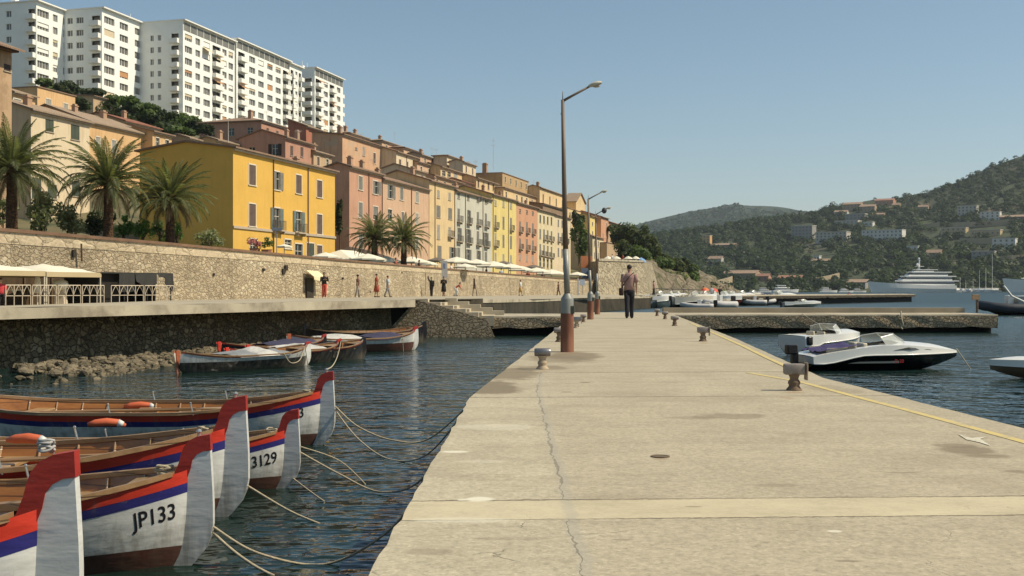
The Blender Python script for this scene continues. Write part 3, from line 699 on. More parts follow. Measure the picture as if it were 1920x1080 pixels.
def window_proto(w, h, style, shut, sur, near):
    key = (round(w, 2), round(h, 2), style, shut, sur, near)
    if key in WPROTO: return WPROTO[key]
    fr = MB(); sm = M_WSUR if sur != 'plain' else M_SILL
    t = 0.10 if sur == 'white' else 0.0
    if t:
        for x0, x1, z0, z1 in ((-w/2-t, -w/2+0.01, -0.02, h+t), (w/2-0.01, w/2+t, -0.02, h+t), (-w/2-t+0.002, w/2+t-0.002, h-0.01, h+t+0.002)): fr.box(x0, x1, -0.03, 0.05, z0, z1)
    fr.box(-w/2-t-0.06, w/2+t+0.06, -0.10, 0.06, -0.09, -0.012)
    if style == 'arch':
        pass
    sh = MB(); shl = []; gl = MB(); f2 = MB()
    gl.box(-w/2, w/2, 0.14, 0.17, 0, h)
    fw = 0.05
    f2.box(-w/2, -w/2+fw, 0.10, 0.142, 0, h); f2.box(w/2-fw, w/2, 0.10, 0.142, 0, h); f2.box(-0.03, 0.03, 0.095, 0.141, 0, h); f2.box(-w/2+fw, w/2-fw, 0.102, 0.1395, h*0.6, h*0.6+0.05); f2.box(-w/2+fw, w/2-fw, 0.10, 0.1385, h-fw, h); f2.box(-w/2+fw, w/2-fw, 0.10, 0.1385, 0, fw)
    lw = w/2-0.015
    def leafbox(x0, x1, y0, y1, M=None):
        sh.box(x0, x1, y0, y1, 0.02, h-0.02, 0, M); l_ = MB(); l_.box(x0, x1, y0, y1, 0.02, h-0.02, 0, M); shl.append(l_)
    if style == 'shut': leafbox(-w/2+0.01, -0.012, 0.02, 0.06); leafbox(0.012, w/2-0.01, 0.02, 0.06)
    elif style == 'open': leafbox(-w/2-lw-0.02, -w/2-0.02, -0.075, -0.035); leafbox(w/2+0.02, w/2+lw+0.02, -0.075, -0.035)
    elif style == 'half': leafbox(-w/2+0.01, -0.012, 0.02, 0.06); leafbox(w/2+0.02, w/2+lw+0.02, -0.075, -0.035)
    elif style == 'ajar':
        for s in (-1, 1):
            M = Matrix.Translation((s*w/2, 0.0, 0)) @ Matrix.Rotation(s*rad(62), 4, 'Z')
            a, c = (0, -s*lw) if s < 0 else (-lw, 0)
            leafbox(min(0, -s*lw), max(0, -s*lw), -0.02, 0.02, M)
    elif style == 'blind': sh.box(-w/2+0.01, w/2-0.01, 0.03, 0.05, h*0.35, h-0.02)
    mats = [sm, M_WSUR, GL, SH[shut]]
    if near:
        win = fr.build('window', sm); 
        a = f2.build('frame', M_WSUR, win); g = gl.build('pane', GL, win)
        for l_ in shl: l_.build('shutter', SH[shut], win)
        if sh.v and not shl: sh.build('blind', SH[shut], win)
    else:
        a = MB()
        for src, mi in ((fr, 0), (f2, 1), (gl, 2), (sh, 3)): a.add(src.v, src.f, mi)
        win = a.build('window', mats)
    WPROTO[key] = win; win['_used'] = 0
    return win
def add_window(parent, x, z, w, h, style='shut', shut='brown', sur='white', near=False, y=0.0, rz=0.0):
    p = window_proto(w, h, style, shut, sur, near)
    if p.get('_used', 0) == 0 and p.parent is None:
        p.parent = parent; p.location = (x, y, z); p.rotation_euler = (0, 0, rz); p['_used'] = 1; return p
    return inst(p, 'window', parent, (x, y, z), rz)
def balcony(parent, x, z, w, d=0.55, h=0.95, mat=None, solid=False):
    mb = MB(); mb.box(x-w/2, x+w/2, -d, 0.0, z-0.12, z)
    mb.cbox((x-w/2+0.15, -d*0.4, z-0.25), (0.1, d*0.7, 0.26)); mb.cbox((x+w/2-0.15, -d*0.4, z-0.25), (0.1, d*0.7, 0.26))
    b = mb.build('balcony', M_SILL, parent)
    r = MB()
    r.box(x-w/2, x+w/2, -d, -d+0.03, z+h-0.03, z+h); r.box(x-w/2, x-w/2+0.03, -d+0.031, 0, z+h-0.03, z+h); r.box(x+w/2-0.03, x+w/2, -d+0.031, 0, z+h-0.03, z+h)
    n = max(4, int(w/0.13))
    for i in range(n+1): 
        q = x-w/2+0.012+(w-0.024)*i/n; r.box(q-0.01, q+0.01, -d+0.004, -d+0.024, z, z+h-0.031)
    for s in (-1, 1):
        for i in range(1, 4):
            q = -d+d*i/4; r.box(x+s*(w/2-0.014)-0.01, x+s*(w/2-0.014)+0.01, q-0.01, q+0.01, z, z+h-0.031)
    r.build('railing', mat or M_IRONG, b)
    return b
HPOS = {}
def house(label, xl, yl, dl, xr, col, D=None, xs=None, vp=1560.0, zb=None, roof='gable', pitch=17, wins=(), grid=None, side=(), sidegrid=None, shut='brown', sur='white', tile=None, eave=0.45, chim=(), pipes=(), name='house', group='houses of the old town', dark_eave=False, cat='house', near=None, zoff=0.0, balc=(), band=None, dmax=60):
    p0 = P(xl, yl, dl); u = Vector(((vp-CX)/F, 1.0)).normalized()
    k = (xr-CX)/F; den = u.x-k*u.y
    W = (k*p0.y-p0.x)/den
    inw = Vector((-u.y, u.x))
    if D is None:
        if xs is not None:
            k2 = (xs-CX)/F; D = (k2*p0.y-p0.x)/(inw.x-k2*inw.y); D = max(3.0, min(D, dmax))
        else: D = 9.0
    zt = p0.z
    if zb is None:
        zb = min(terr(xl, p0.y), terr(xr, p0.y+W))-2.5
    rz = math.atan2(u.y, u.x); near = (dl < 175) if near is None else near
    t = thing(name, label, cat, (p0.x, p0.y, zb), rz, group)
    H = zt-zb
    def fpos(px, py):
        kk = (px-CX)/F; s_ = (kk*p0.y-p0.x)/(u.x-kk*u.y); d = p0.y+u.y*s_
        return s_, HC+(HY-py)/F*d-zb
    WL = []
    for wn in wins:
        px, yt, yb = wn[:3]; s_, z1 = fpos(px, yt); _, z0 = fpos(px, yb)
        opt = wn[3] if len(wn) > 3 else {}
        h = round((z1-z0)*10)/10.0; w_ = opt.get('w', max(0.75, round(h*0.5*10)/10.0)); w_ = round(w_*1.25, 2); s_ = max(w_/2+0.12, min(W-w_/2-0.12, s_))
        WL.append((s_, z0, w_, h, opt))
    if grid:
        nc, rows, w_, h, st_ = grid
        for r, off in enumerate(rows):
            for c in range(nc):
                so = st_ if isinstance(st_, str) else st_[(r*nc+c*3+r) % len(st_)]
                if so == '-': continue
                WL.append(((c+0.5)/nc*W, H-off-h, w_, h, {'st': so}))
    holes = [(s_-w_/2, s_+w_/2, z0, z0+h) for s_, z0, w_, h, _ in WL if z0 > 0.2]
    cols = {'wall': col}
    mb = MB(); I = Matrix.Identity(4)
    cells(mb, 0, W, 0, H, holes, I)
    SD = Matrix(((0, 1, 0, 0), (-1, 0, 0, D), (0, 0, 1, 0), (0, 0, 0, 1)))   # side wall: local a runs from back (y=D) to front (y=0) at x=0
    SL = []
    if sidegrid:
        nc, rows, w_, h, st_ = sidegrid
        for r, off in enumerate(rows):
            for c in range(nc): SL.append((D*(c+0.5)/nc, H-off-h, w_, h, st_ if isinstance(st_, str) else st_[(r*nc+c) % len(st_)]))
    for f_, off, w_, h, st_ in side: SL.append((D*f_, H-off-h, w_, h, st_))
    cells(mb, 0, D, 0, H, [(s_-w_/2, s_+w_/2, z0, z0+h) for s_, z0, w_, h, _ in SL], SD)
    mb.quad((W, 0, 0), (W, D, 0), (W, D, H), (W, 0, H)); mb.quad((0, D, 0), (0, D, H), (W, D, H), (W, D, 0))
    tp = math.tan(rad(pitch))
    if roof == 'gable':
        mb.poly([(0, 0, H), (0, D/2, H+D/2*tp), (0, D, H)]); mb.poly([(W, 0, H), (W, D, H), (W, D/2, H+D/2*tp)])
    if roof == 'front':
        mb.poly([(0, 0, H), (W, 0, H), (W/2, 0, H+W/2*tp)]); mb.poly([(0, D, H), (W/2, D, H+W/2*tp), (W, D, H)])
    if roof == 'flat': mb.quad((0, 0, H-0.35), (W, 0, H-0.35), (W, D, H-0.35), (0, D, H-0.35))
    if roof in ('shed',):
        mb.poly([(0, 0, H), (0, D, H+D*tp), (0, D, H)]); mb.poly([(W, 0, H), (W, D, H), (W, D, H+D*tp)]); mb.quad((0, D, H), (0, D, H+D*tp), (W, D, H+D*tp), (W, D, H))
    mb.build('wall', col, t)
    tile = tile or M_TILE
    e = eave; r = MB(); th = 0.16
    if roof == 'gable':
        pr = [(-e, H-e*tp), (D/2, H+D/2*tp), (D+e, H-e*tp), (D+e, H-e*tp+th), (D/2, H+D/2*tp+th*1.05), (-e, H-e*tp+th)]
        r.prism([(-0.25, y, z+0.01) for y, z in pr], (W+0.5, 0, 0))
    elif roof == 'front':
        pr = [(-e, H-e*tp), (W/2, H+W/2*tp), (W+e, H-e*tp), (W+e, H-e*tp+th), (W/2, H+W/2*tp+th), (-e, H-e*tp+th)]
        r.prism([(x, -0.35, z+0.01) for x, z in pr], (0, D+0.7, 0))
    elif roof == 'shed':
        pr = [(-e, H-e*tp), (D+e, H+(D+e)*tp), (D+e, H+(D+e)*tp+th), (-e, H-e*tp+th)]
        r.prism([(-0.3, y, z+0.01) for y, z in pr], (W+0.6, 0, 0))
    elif roof == 'hip':
        m_ = min(W, D)/2; hh = m_*tp; z0 = H+0.01; 
        a = [(-e, -e, z0), (W+e, -e, z0), (W+e, D+e, z0), (-e, D+e, z0)]; b4 = [(x, y, z0+th) for x, y, _ in a]
        if W >= D: ra, rb = (m_, D/2, z0+th+hh), (W-m_, D/2, z0+th+hh)
        else: ra, rb = (W/2, m_, z0+th+hh), (W/2, D-m_, z0+th+hh)
        v = a+b4+[ra, rb]
        if W >= D: f = [(0, 3, 2, 1), (0, 1, 5, 4), (1, 2, 6, 5), (2, 3, 7, 6), (3, 0, 4, 7), (4, 5, 9, 8), (5, 6, 9), (6, 7, 8, 9), (7, 4, 8)]
        else: f = [(0, 3, 2, 1), (0, 1, 5, 4), (1, 2, 6, 5), (2, 3, 7, 6), (3, 0, 4, 7), (4, 5, 8), (5, 6, 9, 8), (6, 7, 9), (7, 4, 8, 9)]
        r.add(v, f)
    elif roof == 'flat':
        r.box(-0.12, W+0.12, -0.14, 0.25, H+0.002, H+0.14); r.box(-0.12, 0.25, 0.251, D+0.1, H+0.002, H+0.14); r.box(W-0.25, W+0.12, 0.251, D+0.1, H+0.002, H+0.14)
    rf = fixn(r.build('roof', tile, t))
    for (fx, fy, hh, wd) in chim:
        zr = H+(min(fy, 1-fy)*D*tp if roof in ('gable', 'hip') else (fy*D*tp if roof == 'shed' else 0))
        c = MB(); c.box(fx*W-wd/2, fx*W+wd/2, fy*D-wd*0.4, fy*D+wd*0.4, zr-0.5, zr+hh); c.box(fx*W-wd/2-0.08, fx*W+wd/2+0.08, fy*D-wd*0.4-0.08, fy*D+wd*0.4+0.08, zr+hh, zr+hh+0.1)
        c.box(fx*W-wd/2+0.05, fx*W+wd/2-0.05, fy*D-wd*0.3, fy*D+wd*0.3, zr+hh+0.1, zr+hh+0.3)
        c.build('chimney', M_CHIM, rf)
    if roof in ('gable', 'shed', 'hip') and dl < 260:
        c = MB(); c.box(-0.05, W+0.05, -e*0.55, -0.003, H-e*tp*0.55-0.20 if roof != 'hip' else H-0.22, H-e*tp*0.6-0.01 if roof != 'hip' else H-0.005)
        c.build('cornice', M_EAVED if dark_eave else M_EAVE, t)
    for s_, z0, w_, h, opt in WL:
        if z0 <= 0.2: continue
        add_window(t, s_, z0, w_, h, opt.get('st', 'shut'), opt.get('sh', shut), opt.get('sur', sur), near)
        if opt.get('balc'): balcony(t, s_, z0-0.08, opt['balc'])
    for s_, z0, w_, h, st_ in SL: add_window(t, 0.0, z0, w_, h, st_, shut, 'plain', near, y=D-s_, rz=-pi/2)
    for px in pipes:
        s_, _ = fpos(px, yl); c = MB(); c.tube([(s_, -0.08, 0), (s_, -0.08, H-0.25)], 0.06, 6); c.build('downpipe', M_PIPE, t)
    if band:
        s_, z = fpos(xl, band); c = MB(); c.box(-0.05, W+0.06, -0.12, -0.002, z-0.18, z+0.05); c.build('string_course', M_SILL, t)
    t['_W'] = W; t['_D'] = D; t['_H'] = H
    HPOS[label] = (p0, u, W, H, D, zb)
    return t, (p0.y+u.y*W)
YEL = plaster('yellow_ochre_plaster', (0.66, 0.405, 0.095), 0.08, (0.75, 0.68, 0.6), 0.3)
PINK = plaster('pink_plaster', (0.52, 0.30, 0.205)); PEACH = plaster('peach_plaster', (0.57, 0.385, 0.26)); CREAM = plaster('cream_plaster', (0.66, 0.50, 0.28))
WHITE = plaster('pale_grey_plaster', (0.55, 0.53, 0.44), 0.12, (0.55, 0.5, 0.45), 0.5); LEMON = plaster('lemon_plaster', (0.68, 0.55, 0.22)); SALM = plaster('salmon_plaster', (0.56, 0.315, 0.195))
CRM2 = plaster('pale_cream_plaster', (0.66, 0.56, 0.36)); TAN = plaster('tan_plaster', (0.50, 0.36, 0.22)); RED = plaster('faded_red_plaster', (0.40, 0.17, 0.11)); BRWN = plaster('brown_plaster', (0.27, 0.19, 0.125))
APR = plaster('apricot_plaster', (0.66, 0.43, 0.22)); WORN = plaster('worn_peach_plaster', (0.58, 0.36, 0.225), 0.15, patch=(0.50, 0.38, 0.26)); DPINK = plaster('dull_pink_plaster', (0.46, 0.26, 0.185)); IVORY = plaster('ivory_plaster', (0.66, 0.55, 0.38))
W_ = lambda px, a, b, **k: (px, a, b, k)
yw = [W_(473, 310, 347, w=1.05), W_(519, 321, 356, w=1.05, st='half', sh='grey'), W_(560, 329, 363, w=1.05), W_(599, 339, 370, w=1.05),
      W_(473, 382, 424, w=1.05), W_(519, 390, 430, w=1.05, st='open', sh='teal', balc=2.0), W_(560, 396, 435, w=1.05, st='open', sh='teal', balc=1.9), W_(599, 402, 439, w=1.05),
      W_(475, 449, 480, w=1.1, st='glass'), W_(540, 449, 466, w=1.2, st='glass', sh='dark'), W_(560, 457, 492, w=1.4, st='dark', sh='dark'), W_(582, 456, 490, w=1.4, sh='green'), W_(599, 461, 490, w=1.05)]
hy, _ = house('bright yellow ochre three storey house with brown shutters and white window surrounds', 437, 277, 104, 628, YEL, xs=262, wins=yw, pipes=(512, 577), band=424, chim=((0.93, 0.4, 0.8, 0.6),), pitch=8)
# red-brown brow arches over the first-floor windows of the yellow house
pk1 = [W_(676, 330, 356, w=1.0, sh='grey'), W_(704, 340, 364, w=1.4, sh='grey', st='half'), W_(676, 380, 408, w=1.0, sh='grey'), W_(704, 388, 412, w=1.3, sh='grey', st='blind'), W_(676, 440, 465, w=1.0, sh='grey'), W_(705, 440, 462, w=1.0, sh='grey')]
_, d2 = house('dusty pink four storey house right of the yellow house, behind the two palms', 655, 312, 139, 717, PINK, xs=612, wins=pk1, shut='grey', pipes=(691, 716), chim=((0.25, 0.35, 1.0, 0.7), (0.7, 0.5, 0.9, 0.6)))
pk2 = [W_(731, 347, 372, w=1.5, sh='grey', st='half'), W_(753, 352, 375, w=1.0, sh='grey'), W_(782, 360, 380, w=1.0, sh='pale'), W_(731, 392, 415, w=1.2, sh='pale', st='glass'), W_(755, 398, 418, sh='grey'), W_(782, 400, 420, sh='pale'), W_(740, 440, 462, sh='grey'), W_(782, 444, 466, sh='grey')]
_, d3 = house('light peach house between the pink house and the tall cream house', 717, 335, d2, 804, PEACH, D=9, wins=pk2, pipes=(771,), chim=((0.4, 0.4, 0.9, 0.6),))
cr = []
for a in ((822, 357, 371), (843, 361, 375)): cr.append(W_(*a, sh='pale', w=0.95))
for a in ((822, 386, 408), (844, 390, 411)): cr.append(W_(*a, sh='grey', w=1.5))
cr += [W_(822, 422, 448, sh='pale', w=1.1), W_(843, 426, 443, sh='pale', w=1.0, balc=1.8), W_(824, 461, 486, sh='grey', w=1.5), W_(847, 463, 489, sh='grey', w=1.8, st='half')]
_, d4 = house('tall creamy apricot townhouse with a red-brown flue, left of the pale grey house', 805, 338, d3, 854, CREAM, D=10, wins=cr, pipes=(815, 852), sur='plain', chim=((0.3, 0.4, 1.0, 0.7),))
ww = []
for i, px in enumerate((860, 878, 896, 911)):
    o_ = i*3.2
    ww += [W_(px, 361+o_, 372+o_, sh='grey', w=1.0, st=('shut', 'shut', 'ajar', 'half')[i]), W_(px, 391+o_, 415+o_, sh='grey', w=1.0, balc=1.7, st='half' if i == 1 else 'shut'), W_(px, 427+o_, 452+o_, sh='grey', w=1.1, balc=2.0, st=('half', 'open', 'shut', 'open')[i]), W_(px, 465+o_*0.8, 487+o_*0.8, sh='grey', w=1.2, st=('shut', 'open', 'half', 'shut')[i])]
_, d5 = house('pale grey-white townhouse with iron balconies, tallest windows of the row', 854, 357, d4, 922, WHITE, D=10, wins=ww, pipes=(872, 905), sur='plain', chim=((0.2, 0.5, 0.9, 0.7), (0.6, 0.4, 0.9, 0.6)))
lw_ = []
for i, px in enumerate((929, 944, 958)):
    o_ = i*2.5
    lw_ += [W_(px, 375+o_, 386+o_, sh='pale', w=1.0), W_(px, 404+o_, 426+o_, sh='grey', w=1.0, balc=1.6 if i != 1 else 0), W_(px, 438+o_, 460+o_, sh='grey' if i else 'pale', w=1.0, balc=1.6 if i == 0 else 0), W_(px, 474+o_, 492+o_, sh='pale', w=1.0)]
_, d6 = house('lemon yellow narrow townhouse between the grey-white and salmon houses', 922, 364, d5, 968, LEMON, D=10, wins=lw_, pipes=(924, 953), sur='plain', chim=((0.5, 0.4, 0.9, 0.6),))
sw_ = []
for i, px in enumerate((975, 988, 999)):
    o_ = i*2
    sw_ += [W_(px, 392+o_, 399+o_, sh='grey', w=1.0, st='glass'), W_(px, 415+o_, 434+o_, sh='grey', w=1.0, balc=1.6), W_(px, 447+o_, 466+o_, sh='grey', w=1.0, balc=1.7), W_(px, 476+o_, 488+o_, sh='pale', w=0.9)]
_, d7 = house('salmon orange townhouse with three columns of small balconies', 968, 379, d6, 1008, SALM, D=11, wins=sw_, sur='plain', chim=((0.5, 0.5, 0.8, 0.6),))
cw2 = []
for i, px in enumerate((1013, 1020, 1027, 1034)):
    o_ = i*1.5
    cw2 += [W_(px, 403+o_, 417+o_, sh='green', w=1.0), W_(px, 429+o_, 447+o_, sh='grey', w=1.1, balc=1.5 if i else 0), W_(px, 458+o_, 478+o_, sh='grey', w=1.1, balc=1.9), W_(px, 484+o_, 500+o_, sh='dark', w=1.3, st='glass')]
_, d8 = house('pale cream townhouse with dark ground floor right of the salmon house', 1008, 392, d7, 1040, CRM2, D=11, wins=cw2, sur='plain', chim=((0.5, 0.4, 0.8, 0.6),))
cw3 = []
for i, px in enumerate((1047, 1054, 1062)):
    o_ = i*1.5
    cw3 += [W_(px, 412+o_, 424+o_, sh='grey', w=1.0), W_(px, 436+o_, 452+o_, sh='grey', w=1.1, balc=1.5), W_(px, 465+o_, 480+o_, sh='grey', w=1.1)]
_, d9 = house('ivory end townhouse of the waterfront row, partly behind the lamp post', 1040, 402, d8, 1070, IVORY, D=11, wins=cw3, sur='plain')

# ---- houses behind, stepping up the hill
S = 'shut'
house('worn peach house with patched plaster and a red shaded side wall, on the ridge', 642, 252, 185, 742, WORN, xs=585, zoff=0, roof='shed', pitch=6, wins=[W_(682, 276, 292, sur='plain', sh='pale'), W_(702, 287, 306, sh='brown'), W_(735, 298, 313, sh='green'), W_(668, 276, 281, sur='plain', sh='grey')], pipes=(722,), chim=((0.06, 0.2, 1.2, 0.8),), dmax=14)
MATS_red_side = RED
house('dull pink house with a cream front and a pink side, right above the yellow roof', 535, 257, 160, 590, DPINK, xs=448, wins=[W_(547, 273, 292, sh='brown', sur='plain'), W_(566, 276, 294, sh='brown', sur='plain')], side=((0.28, 1.2, 1.0, 1.3, 'glass'), (0.78, 0.9, 1.0, 1.7, 'open')), shut='dark', chim=((0.85, 0.3, 1.2, 0.7), (0.5, 0.3, 0.9, 0.6)), dmax=14)
house('reddish hip-roofed house just below the white tower blocks', 490, 227, 200, 537, DPINK, xs=374, roof='hip', pitch=16, wins=[W_(502, 240, 254, sh='brown', sur='plain'), W_(520, 246, 258, sh='brown', sur='plain')], side=((0.2, 1.0, 1.1, 1.4, 'dark'), (0.52, 1.0, 1.1, 1.4, 'dark'), (0.82, 1.0, 1.1, 1.5, 'dark')), shut='dark', tile=M_TILE, chim=((0.3, 0.3, 1.2, 0.8),), dmax=16)
house('dark red house under a slanting tiled roof, between hip-roofed house and worn house', 574, 236, 196, 606, RED, xs=540, roof='shed', pitch=20, tile=M_TILE2, wins=[W_(590, 252, 262, sh='dark', sur='plain')], dmax=10)
house('low tan house with a white loggia, left part of the roofs above the yellow house', 352, 258, 150, 374, TAN, xs=318, grid=(2, (0.5,), 1.0, 1.3, 'glass'), tile=M_TILE2, dmax=10)
house('low tan house under a lit tiled roof, straight above the yellow gable', 405, 262, 156, 447, APR, xs=368, grid=(3, (0.5,), 0.9, 1.2, ['glass', '-', 'shut']), tile=M_TILE2, chim=((0.5, 0.4, 1.1, 0.7),), dmax=12)
house('pale cream corner house with green shutters behind the left palms', 58, 205, 110, 168, IVORY, D=11, wins=[W_(93, 225, 247, sh='green', w=1.0, sur='plain'), W_(141, 235, 262, sh='green', w=1.1, sur='plain'), W_(55, 332, 372, sh='green', w=1.1, sur='plain'), W_(98, 345, 372, sh='green', w=1.1, sur='plain'), W_(143, 340, 368, sh='green', w=1.1, sur='plain')], sur='plain', tile=M_TILE2, chim=((0.25, 0.2, 0.9, 0.7),))
house('apricot box-shaped house with two slit windows below the left tower', 70, 163, 150, 141, APR, D=9, roof='flat', wins=[W_(91, 186, 200, sh='pale', w=0.9), W_(123, 194, 208, sh='pale', w=0.8)], dmax=10)
house('small apricot house wedged between tan corner house and the box-shaped house', 24, 172, 128, 66, APR, D=8, wins=[W_(30, 186, 202, sh='pale', w=1.0)], tile=M_TILE2)
house('tall tan stone house with a wide eave at the left edge', -62, 65, 95, 22, plaster('tan_stone_plaster', (0.45, 0.31, 0.19), 0.15, patch=(0.34, 0.23, 0.14)), D=10, wins=[W_(16, 122, 134, sh='dark', w=0.7, sur='plain')], eave=1.3, pitch=20, dark_eave=True)
house('peach house under a broad tan roof, right of the cream corner house', 168, 228, 133, 283, APR, D=12, tile=M_TILE2, grid=(4, (1.6,), 0.9, 1.4, ['shut', '-', '-', 'shut']), shut='pale', chim=((0.3, 0.4, 0.8, 0.6), (0.75, 0.4, 0.9, 0.7)), pitch=20)
house('small apricot house with a sloping awning roof below the shrubs', 286, 246, 143, 322, APR, xs=262, tile=M_TILE, grid=(2, (0.7,), 0.9, 1.2, 'glass'), roof='shed', pitch=14, dmax=9)
house('low terracotta house on the slope under the shrubs', 232, 226, 168, 300, TAN, D=9, tile=M_TILE3, grid=(3, (0.6,), 0.9, 1.1, ['shut', '-', 'glass']), chim=((0.7, 0.5, 1.0, 0.7),))
house('small dark house with stone corner at the foot of the second tower', 175, 180, 215, 215, TAN, xs=142, roof='shed', pitch=5, grid=(1, (0.8,), 0.8, 1.0, 'shut'), dmax=12)
house('tan tiled house on the skyline behind the worn peach house', 716, 264, 235, 750, PEACH, xs=688, roof='hip', tile=M_TILE2, grid=(2, (0.6,), 1.0, 1.2, ['shut', 'glass']), dmax=12, chim=((0.3, 0.5, 0.8, 0.7),))
house('cream house with a pale awning right of the worn peach house', 743, 284, 200, 783, IVORY, D=9, grid=(3, (1.2,), 1.0, 1.6, ['shut', 'glass', 'shut']), shut='brown', tile=M_TILE2, pipes=(762,))
house('little brown-roofed house on the skyline, left of the ivory cube', 757, 277, 238, 790, PEACH, xs=745, roof='hip', tile=M_TILE, grid=(2, (0.6,), 0.9, 1.2, 'shut'), dmax=9)
house('low peach house on the skyline under two television aerials', 788, 289, 232, 822, PEACH, xs=772, tile=M_TILE2, grid=(2, (0.6,), 0.9, 1.2, ['glass', 'shut']), chim=((0.4, 0.5, 0.9, 0.7),), dmax=9)
house('ivory cube-like house with hip roof on the skyline', 838, 292, 238, 860, IVORY, xs=818, roof='hip', pitch=12, tile=M_TILE2, grid=(2, (0.7,), 0.8, 1.3, ['pale', 'shut']), shut='pale', dmax=10)
house('pale house with a dark veranda just above the peach house', 772, 317, 187, 798, IVORY, xs=708, grid=(2, (0.6,), 1.1, 1.4, 'dark'), tile=M_TILE2, dmax=14, shut='dark')
house('tan house with large white windows above the cream townhouse', 826, 312, 214, 878, CREAM, xs=782, wins=[W_(832, 320, 330, w=1.6, st='glass'), W_(842, 322, 332, w=1.6, st='glass'), W_(854, 324, 336, w=1.8, sh='pale')], tile=M_TILE2, dmax=14)
house('long low house with brown eaves above the grey-white townhouse', 812, 328, 200, 868, TAN, xs=790, grid=(4, (0.6,), 1.0, 1.1, ['dark', 'shut', 'glass']), tile=M_TILE, dmax=12, shut='brown')
house('cream attic house with four tall windows above the lemon house', 893, 333, 226, 932, CREAM, xs=856, wins=[W_(897, 338, 351, sh='brown', w=0.9), W_(907, 340, 353, sh='pale', w=0.9), W_(916, 342, 355, sh='brown', w=0.9), W_(925, 344, 357, sh='brown', w=0.9)], tile=M_TILE2, dmax=14, sur='plain')
house('big dark brown flat-roofed building with aerials on the skyline', 942, 324, 248, 991, plaster('ochre_brown_plaster', (0.46, 0.32, 0.17)), xs=868, roof='flat', grid=(5, (0.6,), 1.0, 1.3, ['glass', 'shut', '-']), shut='brown', chim=((0.02, 0.45, 2.0, 1.2),), dmax=26)
house('ochre house with wide eaves under the dark brown building', 944, 352, 238, 992, CREAM, D=9, roof='hip', pitch=10, grid=(5, (0.7,), 1.1, 1.5, ['dark', 'shut', 'dark', '-']), shut='dark', tile=M_TILE2)
house('cream house with four tall dark windows left of the lamp post', 1012, 351, 268, 1060, CREAM, xs=986, grid=(4, (1.4,), 1.0, 1.9, 'shut'), shut='dark', tile=M_TILE2, chim=((0.08, 0.3, 0.9, 0.8),), dmax=14, sur='plain')
house('dark-roofed low house between salmon house and the lamp post', 1018, 382, 258, 1068, BRWN, xs=980, roof='shed', pitch=8, grid=(3, (0.6,), 0.9, 1.0, '-'), tile=M_TILE, dmax=12)
house('tan gabled church front on the skyline right of the lamp post', 1080, 377, 292, 1097, CREAM, xs=1060, roof='front', pitch=28, vp=1700, tile=M_TILE2, grid=(1, (3.0,), 0.8, 1.6, 'dark'), dmax=16, cat='church', name='church', group=None, shut='dark')
house('long cream terrace house under the church', 1064, 390, 278, 1108, CREAM, D=9, roof='flat', grid=(5, (0.9,), 1.0, 1.5, ['glass', 'dark', '-']), shut='dark')
house('lemon yellow house with shaded side at the right end of the town', 1106, 404, 285, 1127, LEMON, xs=1082, wins=[W_(1111, 416, 423, w=1.0), W_(1119, 417, 424, w=1.0), W_(1111, 434, 444, w=1.0), W_(1119, 435, 445, w=1.0)], shut='brown', tile=M_TILE2, dmax=14)
house('pink house adjoining the lemon house at the right end of the town', 1127, 406, 292, 1141, SALM, D=10, grid=(2, (1.2, 4.2), 0.8, 1.3, ['-', 'shut']), tile=M_TILE)
house('long tan roofed house at the far right end of the town', 1140, 415, 305, 1167, TAN, D=10, grid=(3, (1.2,), 0.8, 1.2, ['shut', '-']), tile=M_TILE3)
house('pale yellow low house under the lemon house', 1111, 443, 272, 1132, CRM2, D=9, grid=(3, (0.9, 3.8), 0.9, 1.4, ['glass', 'shut', 'glass']), tile=M_TILE, shut='grey')
house('tan stone house half hidden by the pines at the right', 1138, 455, 280, 1160, TAN, D=9, roof='flat', grid=(2, (1.5,), 0.8, 1.2, ['-', 'shut']))

house('small tan house under a weathered roof between the red house and the pink house', 588, 283, 168, 622, TAN, xs=560, grid=(2, (0.7,), 0.9, 1.3, ['shut', 'glass']), tile=M_TILE2, dmax=10, chim=((0.4, 0.4, 0.9, 0.6),))
house('low peach house with a lean-to roof right of the cream awning house', 782, 303, 208, 812, PEACH, xs=766, roof='shed', pitch=12, grid=(2, (0.7,), 0.9, 1.3, ['glass', 'shut']), tile=M_TILE, dmax=9)
house('little ivory house tucked behind the tan house with white windows', 868, 303, 236, 892, IVORY, xs=852, grid=(2, (0.7,), 0.9, 1.3, 'shut'), tile=M_TILE2, dmax=10, chim=((0.4, 0.5, 0.8, 0.7),))
house('terracotta roofed house with one window just left of the attic house', 862, 338, 218, 890, PEACH, xs=846, grid=(1, (0.8,), 0.9, 1.2, 'glass'), tile=M_TILE3, dmax=9)
house('peach house peeping over the worn peach house near the red house', 655, 250, 205, 690, PEACH, xs=636, roof='hip', grid=(2, (0.5,), 0.9, 1.1, 'shut'), tile=M_TILE2, dmax=9, chim=((0.2, 0.5, 0.9, 0.6), (0.7, 0.5, 0.9, 0.6)))
house('tan low house with a tiled roof between ochre house and lamp post house', 992, 366, 262, 1014, TAN, xs=978, grid=(2, (0.8,), 0.9, 1.3, ['shut', 'glass']), tile=M_TILE, dmax=9)
house('pale roof terrace house left of the hip-roofed house', 452, 268, 172, 486, IVORY, xs=430, roof='flat', grid=(3, (0.6,), 0.9, 1.3, ['glass', 'shut', 'dark']), dmax=9)
